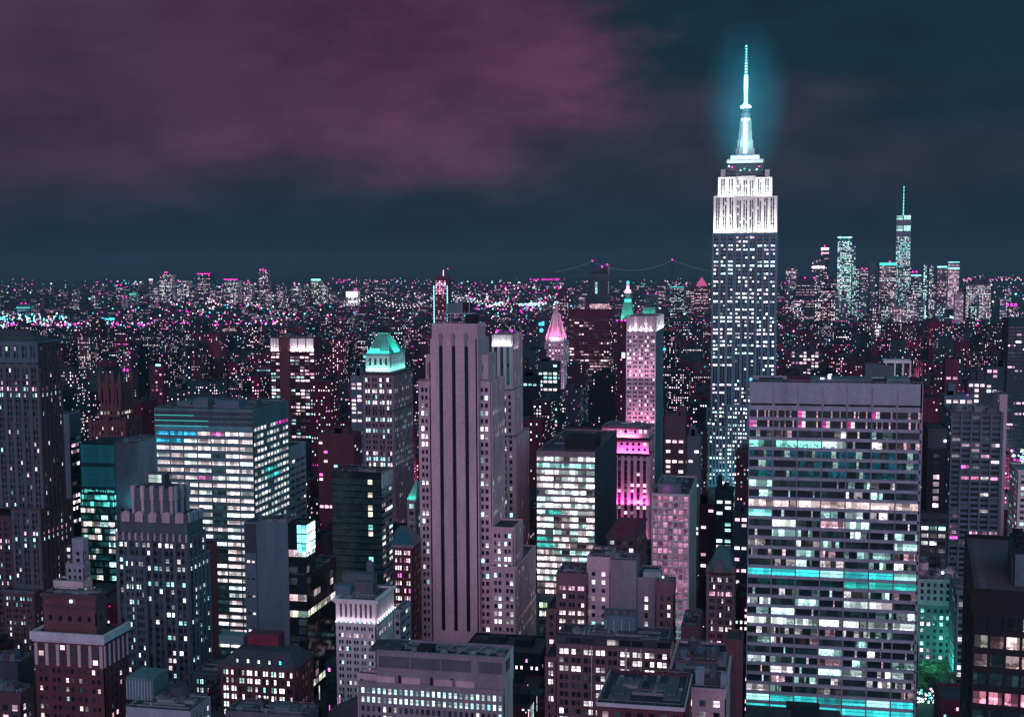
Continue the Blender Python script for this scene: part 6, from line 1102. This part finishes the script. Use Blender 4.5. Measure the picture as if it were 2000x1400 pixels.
# ================================================================== suspension bridges
def bridge(label, towers, ends, D, ydeck, sagy, lampm, lr, beac=None, dn=1.0, double=0):
    rt = bpy.data.objects.new('suspension_bridge', None); col.objects.link(rt); pts = [at(x, y, D) for x, y in towers]; rt.location = (pts[0].x, D, 0); rt['label'] = label; rt['category'] = 'bridge'; L = rt.location
    zd = at(towers[0][0], ydeck, D).z; wd = D / 1250 * .7
    e0, e1 = at(ends[0], ydeck, D), at(ends[1], ydeck, D); m = MB(); m.box(e0.x, e1.x, D - 8, D + 8, zd - 3, zd, 'f_slate', bottom=True); m.build('deck', rt, L)
    for p in pts:
        m = MB()
        for dy in (-10, 10): m.box(p.x - wd * .6, p.x + wd * .6, D + dy - 2, D + dy + 2, 0, p.z, 'f_slate')
        for zz_ in (zd + 8, p.z - 6): m.box(p.x - wd, p.x + wd, D - 8, D + 8, zz_, zz_ + 4, 'metal', bottom=True)
        if beac: m.ball((p.x, D, p.z + wd), D / 1250 * 1.1, beac)
        m.build('tower', rt, L)
    def span(a, bz, b_, sag):
        out = []; N = max(10, int(abs(b_[0] - a[0]) / (D / 1250 * 2.2) * dn))
        for i in range(N + 1):
            t = i / N; out.append((a[0] + (b_[0] - a[0]) * t, a[1] + (b_[1] - a[1]) * t - sag * 4 * t * (1 - t)))
        return out
    zs = zpx(towers[0][0], sagy, D); P_ = [(p.x, p.z) for p in pts]; runs = []
    if len(P_) > 1: runs.append(span(P_[0], 0, P_[1], (P_[0][1] + P_[1][1]) / 2 - zs))
    runs.append(span((e0.x, zd + 2), 0, P_[0], (P_[0][1] - zd) * .10)); runs.append(span(P_[-1], 0, (e1.x, zd + 2), (P_[-1][1] - zd) * .10))
    lm = MB(); 
    for rn in runs:
        m = MB()
        for i in range(len(rn) - 1): m.beam((rn[i][0], D - 9, rn[i][1]), (rn[i + 1][0], D - 9, rn[i + 1][1]), wd * .4, 'metal'); m.beam((rn[i][0], D + 9, rn[i][1]), (rn[i + 1][0], D + 9, rn[i + 1][1]), wd * .4, 'metal')
        m.build('cable', rt, L)
        for q in rn:
            lm.octa((q[0], D - 10, q[1] + lr * .5), lr, lampm)
            if double: lm.octa((q[0] + double * .5, D + 10, q[1] + double), lr, lampm)
    o = lm.build('cable_lamp', rt, L); o['kind'] = 'stuff'
glow('g_lampw', (1, .95, .95), 3.2); glow('g_lampc', (.5, .95, 1), 1.8); glow('g_faint', (.75, 1, .95), .38)
bridge('far suspension bridge with a thin dotted cable between two magenta-tipped towers on the horizon', ((1157, 511), (1313, 509)), (1085, 1392), 14500, 532, 529, 'g_faint', 6.0, 'g_mag', .75)
bridge('suspension bridge strung with bright white lamps, left of the construction tower', ((728, 578), (852, 578)), (668, 1000), 4700, 600, 602, 'g_lampw', 1.8, None, .62, 9)
bridge('suspension bridge with cyan lamps behind the roof tank of the striped tower', ((909, 579),), (866, 950), 5200, 594, 594, 'g_lampc', 1.8, None, .7, 0)

# ================================================================== city blocks between
rnd = random.Random(21)
LEFT = -34.0
def hit(x0, x1, y0, y1, pad=3):
    for a, b_, c, d in HERO:
        if x0 < b_ + pad and x1 > a - pad and y0 < d + pad and y1 > c - pad: return True
    return False
AVE = 229.0; lots = []
ylim_near = lambda px: 640
for j in range(6, 52):
    Y = j * 80.0 + 10
    if Y > 4150: break
    for k in range(-12, 5):
        bx0 = AVE + 280 * k + 16; bx1 = bx0 + 248
        if pix((bx1, Y, 20))[0] < -90 or pix((bx0, Y + 62, 20))[0] > 2120: continue
        for half in (0, 1):
            x = bx0
            while x < bx1 - 9:
                wd = rnd.choice((11, 14, 18, 22, 26, 32, 40)) * (1.0 if Y < 1800 else 1.35); wd = min(wd, bx1 - x); y0 = Y + half * 31.5; dp = rnd.uniform(23, 30.5); xx0, xx1 = x + .15, x + wd - .15; x += wd
                if half: y1 = Y + 62; y0 = y1 - dp
                else: y1 = y0 + dp
                px = pix(((xx0 + xx1) / 2, y0, 25))
                if not -70 < px[0] < 2070 or rnd.random() < .04: continue
                if hit(xx0, xx1, y0, y1): continue
                if any(sum((1 if (P2_[i][1] > y0) != (P2_[i - 1][1] > y0) and xx0 < (P2_[i - 1][0] - P2_[i][0]) * (y0 - P2_[i][1]) / (P2_[i - 1][1] - P2_[i][1]) + P2_[i][0] else 0) for i in range(len(P2_))) % 2 for P2_ in WATER): continue
                t = rnd.random(); h = rnd.uniform(14, 30) if t < .5 else (rnd.uniform(28, 52) if t < .88 else rnd.uniform(50, 85))
                if 900 < Y < 2600 and t > .95: h = rnd.uniform(80, 118)
                if Y > 2600: h *= .8
                if Y < 760: h = min(h, 30)
                ytop = pix((xx0, y0, h))[1]
                if Y < 1000 and ytop < 1000 - (Y < 700) * -200: h = min(h, 36)
                if 1780 < px[0] < 1900 and Y < 690: continue
                if pix((xx0, y0, h))[1] < 628: h = min(h, CAMZ - 108 / F * y0)
                if Y > 3300 and px[0] < 620: h = min(h, 13)
                if abs(xx0 + 8 - (201 + (y0 - 1078) * .1445)) < 26 and 1000 < y0 < 1900: continue
                lots.append([xx0, xx1, y0, y1, max(9, h)])
COLS = ['f_red', 'f_red', 'f_brick', 'f_red', 'f_brown', 'f_red', 'f_brown', 'f_shade', 'f_slate', 'f_slate', 'f_grey', 'f_blue', 'f_tan', 'f_brick', 'f_shade', 'f_blue']
def filler(mb, lt, g, near, detail):
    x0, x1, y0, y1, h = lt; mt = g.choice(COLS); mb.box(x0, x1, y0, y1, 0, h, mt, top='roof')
    if detail:
        for a, b_, c, d in ((x0, x1, y0, y0 + .5), (x0, x1, y1 - .5, y1), (x0, x0 + .5, y0 + .5, y1 - .5), (x1 - .5, x1, y0 + .5, y1 - .5)): mb.box(a, b_, c, d, h + .002, h + 1.0, mt)
    w_, d_ = x1 - x0, y1 - y0
    for i in range(g.randint(1, 3)):
        a, c = w_ * g.uniform(.15, .35), d_ * g.uniform(.15, .4); x, y = x0 + (w_ - a) * g.uniform(.1, .9), y0 + (d_ - c) * g.uniform(.15, .9); mb.box(x, x + a, y, y + c, h + .01 * i + .003, h + g.uniform(1.5, 5), g.choice((mt, 'f_shade', 'f_grey', 'f_slate')))
    if g.random() < .22 and h < 70:
        x, y = x0 + w_ * g.uniform(.25, .75), y0 + d_ * g.uniform(.3, .8); mb.cyl(x, y, h + 3, h + 6.6, 1.7, 1.7, 'brown', 8); mb.cyl(x, y, h + 6.6, h + 8, 1.8, .1, 'darkgrey', 8)
        for dx in (-1, 1): mb.beam((x + dx, y, h), (x + dx, y, h + 3), .35, 'darkgrey')
    for i in range(g.choice((0, 0, 1, 1, 2, 3))):            # lamps over the roof doors and signs on the parapet
        mb.octa((x0 + w_ * g.uniform(.05, .95), y0 + g.choice((-.5, d_ * .5)), h + g.uniform(-2.5, 1.6)), y0 / 1250 * g.uniform(.3, .75), g.choice(('g_mag', 'g_pink', 'g_cyan', 'g_white', 'g_mag', 'g_pink', 'g_blue')))
    pr = g.choice((.07, .12, .18, .26, .40)) * (1 if near else .95); pal = g.choice((CITY, PINKW, CITY, PINKW, COOL + CITY, MIX)); br = g.uniform(.9, 3.0); rp = .15 if g.random() < .35 else 0
    zb = max(3.5, CAMZ - 900 / F * y0); cw = 2.4 if y0 < 1500 else (2.9 if y0 < 2600 else 3.6); ch_ = 3.3 if y0 < 2200 else 3.7
    dk = .75 if y0 < 1250 else 0
    dots(mb, g, x0 + .8, x1 - .8, y0 - .06, zb, h - 1, cw, ch_, pr, pal, br * 1.15, rp, fw=.38, fh=.42, dark=dk)
    if x1 < 150: dots(mb, g, y0 + .8, y1 - .8, None, zb, h - 1, cw, ch_, pr * .8, pal, br * .9, 0, fw=.38, fh=.42, side=x1 + .06, dark=dk * .8)
    elif x0 > 60: dots(mb, g, y0 + .8, y1 - .8, None, zb, h - 1, cw, ch_, pr * .8, pal, br * .9, 0, fw=.38, fh=.42, side=x0 - .06)
def shown(lt):
    x0, x1, y0, y1, h = lt; a = pix((x0, y0, h)); b_ = pix((x1, y0, h)); gnd = pix((x0, y0, 0))[1]
    if a[1] > 1400 or b_[0] < 0 or a[0] > 2000: return 0
    return (min(b_[0], 2000) - max(a[0], 0)) * min(60, gnd - a[1], 1400 - a[1])
lots.sort(key=lambda l: -shown(l)); far_mass = MB(); nl = 0
KIND = {'f_brick': 'brown brick', 'f_red': 'shaded red brick', 'f_brown': 'shaded brown', 'f_shade': 'shaded grey', 'f_slate': 'shaded slate', 'f_grey': 'grey', 'f_blue': 'shaded teal', 'f_tan': 'tan stone'}
for i, lt in enumerate(lots):
    g = random.Random(i * 13 + 5); near = i < 290
    if near:
        m = MB(); filler(m, lt, g, True, lt[2] < 1800); L = Vector(((lt[0] + lt[1]) / 2, lt[2], 0)); o = m.build('city_building', None, L); o.location = L
        st_ = 'tall' if lt[4] > 55 else ('mid-height' if lt[4] > 30 else 'low')
        tag(o, '%s %s flat-roofed city block with scattered lit windows among its neighbours' % (st_, KIND[m.names[0]]), 'building', '%s %s blocks filling the streets' % (st_, KIND[m.names[0]]))
    else: filler(far_mass, lt, g, False, False)
# beyond: the low boroughs, read as one mass of roofs and lights
g = random.Random(77)
for i in range(5200):
    Y = 4150 * (13500 / 4150) ** (g.random() ** .8); px = g.uniform(-60, 2060); X = at(px, 600, Y).x
    if px > 1845 and Y > 5200: continue
    wd, dp = g.uniform(18, 55), g.uniform(18, 50); h = g.uniform(7, 16) if g.random() < .8 else g.uniform(15, 42)
    if hit(X, X + wd, Y, Y + dp): continue
    if Y < 5000 and px < 640: h = min(h, 9)
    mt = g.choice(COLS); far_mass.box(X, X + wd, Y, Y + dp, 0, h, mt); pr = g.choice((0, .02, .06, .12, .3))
    dots(far_mass, g, X + .5, X + wd - .5, Y - .3, 1.5, h - .5, Y / 1500, max(2.6, Y / 1900), pr, CITY, g.uniform(.8, 2.0), .1)
o = far_mass.build('distant_city'); tag(o, 'mass of low dark buildings dotted with pink, white and cyan lights towards the horizon', 'buildings', kind='stuff')
# street lamps and signs: thousands of points of light
lm = MB(); MT = ['g_mag', 'g_pink', 'g_white', 'g_cyan', 'g_pink', 'g_mag', 'g_white', 'g_blue']
def pt(px, py, z, mt, k=.55): 
    p = onz(px, py, z); d = (p - CAM).length; lm.octa(tuple(p), d / 1250 * k, mt)
cent = [(g.uniform(0, 2000), 552 + 90 * g.random() ** 1.2, g.uniform(15, 70), g.uniform(2, 9)) for _ in range(90)]
for i in range(2300):
    c_ = g.choice(cent); px_, py = (g.gauss(c_[0], c_[2]), max(544, g.gauss(c_[1], c_[3]))) if i % 3 else (g.uniform(0, 2000), 548 + 105 * g.random() ** 1.1)
    pt(px_, py, g.uniform(6, 22), g.choice(MT), .3 + .9 * g.random() ** 3)
for i in range(230): x = 560 * g.random() ** 1.3; pt(x, 636 - .012 * x + g.gauss(0, 3.2), 22, g.choice(('g_mag', 'g_mag', 'g_pink', 'g_mag', 'g_cyan')), g.uniform(.35, 1.1))
for i in range(80): x = g.uniform(0, 130); pt(x, 622 + g.gauss(0, 5), 22, g.choice(('g_cyan', 'g_blue', 'g_ice', 'g_pink')), g.uniform(.5, 1.2))
for i in range(220): pt(g.gauss(440, 120), g.gauss(600, 14), 16, g.choice(MT), g.uniform(.4, 1.0))
for i in range(220): pt(g.uniform(890, 1110), g.gauss(592, 13), 16, g.choice(('g_mag', 'g_pink', 'g_cyan', 'g_blue', 'g_white', 'g_mag')), g.uniform(.5, 1.1))
for i in range(110): pt(g.uniform(850, 1120), g.gauss(562, 9), 16, g.choice(('g_mag', 'g_pink', 'g_white', 'g_mag')), g.uniform(.4, .9))
for i in range(90): t = g.random(); pt(1010 + 88 * t, 596 - 6 * t + g.gauss(0, .8), 16, g.choice(('g_ice', 'g_cyan')), .9)
for i in range(60): t = g.random(); pt(950 + 32 * t, 600 - 10 * t, 16, g.choice(('g_mag', 'g_blue', 'g_ice')), .9)
for i in range(50): pt(g.uniform(195, 223), 623 + g.gauss(0, .7), 16, 'g_blue', .9)
for i in range(50): pt(g.uniform(640, 830), g.gauss(549, 5), 20, g.choice(('g_mag', 'g_pink')), .6)
for i in range(60): pt(g.uniform(1880, 2000), g.gauss(545, 3), 15, g.choice(('g_pink', 'g_mag', 'g_white')), .6)
for i in range(60): pt(g.uniform(1035, 1095), 546 + g.gauss(0, .8), 20, 'g_mag', .6)
# the bright avenue at the right edge
for i in range(520):
    y = g.uniform(830, 2200); x = AVE + g.uniform(-11, 12); z = g.uniform(.8, 9) ; lm.octa((x, y, z), g.uniform(.35, .95) * y / 1250, g.choice(('g_cyan', 'g_ice', 'g_mag', 'g_white', 'g_cyan', 'g_pink')))
for i in range(380):
    y = 1040 + 560 * g.random() ** 1.6; x = 201 + (y - 1078) * .1445 + g.gauss(0, 5); lm.octa((x, y, g.uniform(.8, 16)), g.uniform(.5, 1.8), g.choice(('g_cyan', 'g_ice', 'g_mag', 'g_white', 'g_cyan', 'g_ice')))
for k in range(-3, 2):
    for i in range(120): y = g.uniform(620, 4000); lm.octa((AVE + 280 * k + g.uniform(-9, 9), y, g.uniform(.8, 8)), g.uniform(.3, .7) * y / 1250, g.choice(MT))
for j in range(7, 16):
    for i in range(70): lm.octa((g.uniform(-500, 160), j * 80 + 1 + g.uniform(-6, 6), g.uniform(.8, 7)), g.uniform(.2, .5), g.choice(MT))
for j in range(7, 40):
    for i in range(26): lm.octa((g.uniform(-900, 300), j * 80 + 1 + g.uniform(-4, 4), g.uniform(3, 8)), .4 * j * 80 / 1250, g.choice(MT))
o = lm.build('street_lights'); tag(o, 'countless street lamps, signs and headlights as pink, cyan and white points', 'lights', kind='stuff')
# glow of the streets on the walls above them: lamps standing in the avenues
for i in range(200):
    y = 560 + i * 15.5; k = rnd.choice((-4, -3, -2, -1, 0)); l = bpy.data.lights.new('street_lamp_light', 'POINT'); l.energy = 90000 if y > 1600 else (50000 if y > 950 else 8000); l.color = rnd.choice(((1, .10, .45), (1, .18, .50), (.2, .9, 1), (1, .12, .55), (1, .1, .4))); l.shadow_soft_size = 1.0
    o = bpy.data.objects.new('street_lamp_light', l); col.objects.link(o); o.location = (AVE + 280 * k + rnd.uniform(-140, 100) if i % 3 else AVE + 280 * k, (round(y / 80) * 80 + 1) if i % 3 else y, 7)
    if -220 < o.location.x < 60 and 1080 < o.location.y < 1310: l.color = (.3, .9, 1); l.energy = 12000

for y in (1080, 1150, 1230, 1320, 1420, 1520):
    l = bpy.data.lights.new('street_lamp_light', 'POINT'); l.energy = 60000; l.color = (.25, .9, 1) if y % 3 else (1, .3, .8); l.shadow_soft_size = 1.0; o = bpy.data.objects.new('street_lamp_light', l); col.objects.link(o); o.location = (201 + (y - 1078) * .1445, y, 10)

# ================================================================== trees of the small park, lower right
def leafmat():
    m = bpy.data.materials.new('leaves'); m.use_nodes = True; t = NT(m.node_tree); g_ = t.n('ShaderNodeNewGeometry'); f = t.noise(g_.outputs['Position'], .6, 3.0); p = t.n('ShaderNodeBsdfPrincipled'); o = t.n('ShaderNodeOutputMaterial')
    t.t.links.new(t.mix(f, (.02, .05, .03, 1), (.08, .16, .07, 1)), p.inputs['Base Color']); p.inputs['Roughness'].default_value = .7; t.t.links.new(p.outputs[0], o.inputs[0]); MATS['leaf'] = m
leafmat()
def tree(x, y, h, r, label, g):
    rt = bpy.data.objects.new('park_tree', None); col.objects.link(rt); rt.location = (x, y, 0); rt['label'] = label; rt['category'] = 'tree'; rt['group'] = 'trees in the small park'
    m = MB(); m.cyl(0, 0, 0, h * .5, .45, .28, 'bark', 8)
    cl = []
    for i in range(9):
        a = g.uniform(0, 6.28); e = (math.cos(a) * r * g.uniform(.3, .8), math.sin(a) * r * g.uniform(.3, .8), h * g.uniform(.5, .92)); m.beam((0, 0, h * g.uniform(.3, .5)), e, .22, 'bark'); cl.append(e)
    m.build('trunk', rt); m = MB()
    for i in range(1500):
        c = g.choice(cl); q = r * .42; p = Vector((c[0] + g.gauss(0, q * .55), c[1] + g.gauss(0, q * .55), c[2] + g.gauss(0, q * .45))); u = Vector((g.gauss(0, 1), g.gauss(0, 1), g.gauss(0, 1))).normalized(); v = u.orthogonal().normalized(); s = g.uniform(.25, .5)
        m.poly([p - u * s, p + v * s * .6, p + u * s, p - v * s * .6], 'leaf')
    m.build('crown', rt)
g = random.Random(31)
tl = ['park tree with bright green crown under the teal midrise', 'tallest dark green park tree beside the wide slab', 'small round park tree by the lamp-lit stalls', 'park tree leaning towards the narrow grey building', 'broad green park tree between midrise and lamps', 'thin dark park tree at the slab corner', 'low bushy park tree nearest the bottom edge', 'pale green park tree behind the little spire']
for i, (px, py) in enumerate(((1812, 1322), (1796, 1318), (1858, 1350), (1880, 1345), (1834, 1325), (1793, 1345), (1868, 1385), (1852, 1320))):
    p = onz(px, py + 22, 0); tree(p.x, p.y, g.uniform(13, 18), g.uniform(4.5, 6.5), tl[i], g)
for px, py in ((1815, 1352), (1845, 1362), (1800, 1380), (1866, 1335)):
    p = onz(px, py, 0); l = bpy.data.lights.new('park_lamp_light', 'POINT'); l.energy = 5000; l.color = (.12, 1, .70); l.shadow_soft_size = .5; o = bpy.data.objects.new('park_lamp_light', l); col.objects.link(o); o.location = (p.x, p.y, 19)
m = MB()
for i in range(70): p = onz(g.uniform(1790, 1872), g.uniform(1345, 1374), 2); m.octa(tuple(p), g.uniform(.3, .8), g.choice(('g_ice', 'g_cyan', 'g_pink', 'g_white', 'g_teal')))
tag(m.build('market_lights'), 'cluster of bright stall lights under the park trees', 'lights', kind='stuff')
st = bpy.data.objects.new('little_spire', None); col.objects.link(st); p = onz(1858, 1372, 0); st.location = p; st['label'] = 'small pale pavilion with pointed roof among the park trees'; st['category'] = 'pavilion'
m = MB(); m.box(-1.6, 1.6, -1.6, 1.6, 0, 9, 'pinkstone'); m.build('tower', st); m = MB(); m.frus(-1.9, 1.9, -1.9, 1.9, 9, -.1, .1, -.1, .1, 13, 'pinkstone'); m.build('spire', st)

# ================================================================== lit mist about the needle, and the haze
def volmat(name, c, dens, radial=None, aniso=0.0):
    m = bpy.data.materials.new(name); m.use_nodes = True; t = NT(m.node_tree); o = t.n('ShaderNodeOutputMaterial'); v = t.n('ShaderNodeVolumePrincipled')
    v.inputs['Color'].default_value = (*c, 1); v.inputs['Density'].default_value = dens; v.inputs['Anisotropy'].default_value = aniso
    if radial:
        tcn = t.n('ShaderNodeTexCoord'); ln = t.n('ShaderNodeVectorMath', operation='LENGTH'); t.t.links.new(tcn.outputs['Object'], ln.inputs[0]); f = t.sstep(ln.outputs['Value'], 1.0, .15); nz = t.sstep(t.noise(tcn.outputs['Object'], 2.2, 4.0, 0.6), .30, .70); t.t.links.new(t.m('MULTIPLY', t.m('MULTIPLY', f, t.m('ADD', .45, nz)), dens), v.inputs['Density'])
    t.t.links.new(v.outputs[0], o.inputs['Volume']); MATS[name] = m; return m
HAZE_D = 5.5e-5
volmat('haze', (.15, .29, .34), HAZE_D)
hz = MB(); hz.box(-15990, 15990, -1490, 27490, -1.0, 470, 'haze', bottom=True); o = hz.build('haze'); tag(o, None, kind='stuff')
cx, cy, zz = ESB
volmat('mist', (.10, .80, 1), 1.2e-2, radial=True)
ms = MB(); n = 20
for i in range(10):
    for j in range(n):
        a0, a1 = math.pi * (i / 10 - .5), math.pi * ((i + 1) / 10 - .5); b0, b1 = 6.28319 * j / n, 6.28319 * (j + 1) / n
        q = [(math.cos(a) * math.cos(b_), math.cos(a) * math.sin(b_), math.sin(a)) for a, b_ in ((a0, b0), (a0, b1), (a1, b1), (a1, b0))]; ms.poly(q[1:] if i == 0 else (q[:3] if i == 9 else q), 'mist')
o = ms.build('lit_mist'); o.location = (cx, cy, zz(205)); o.scale = (50, 50, 98); tag(o, 'teal glowing mist drifting about the lit needle', 'mist', kind='stuff')
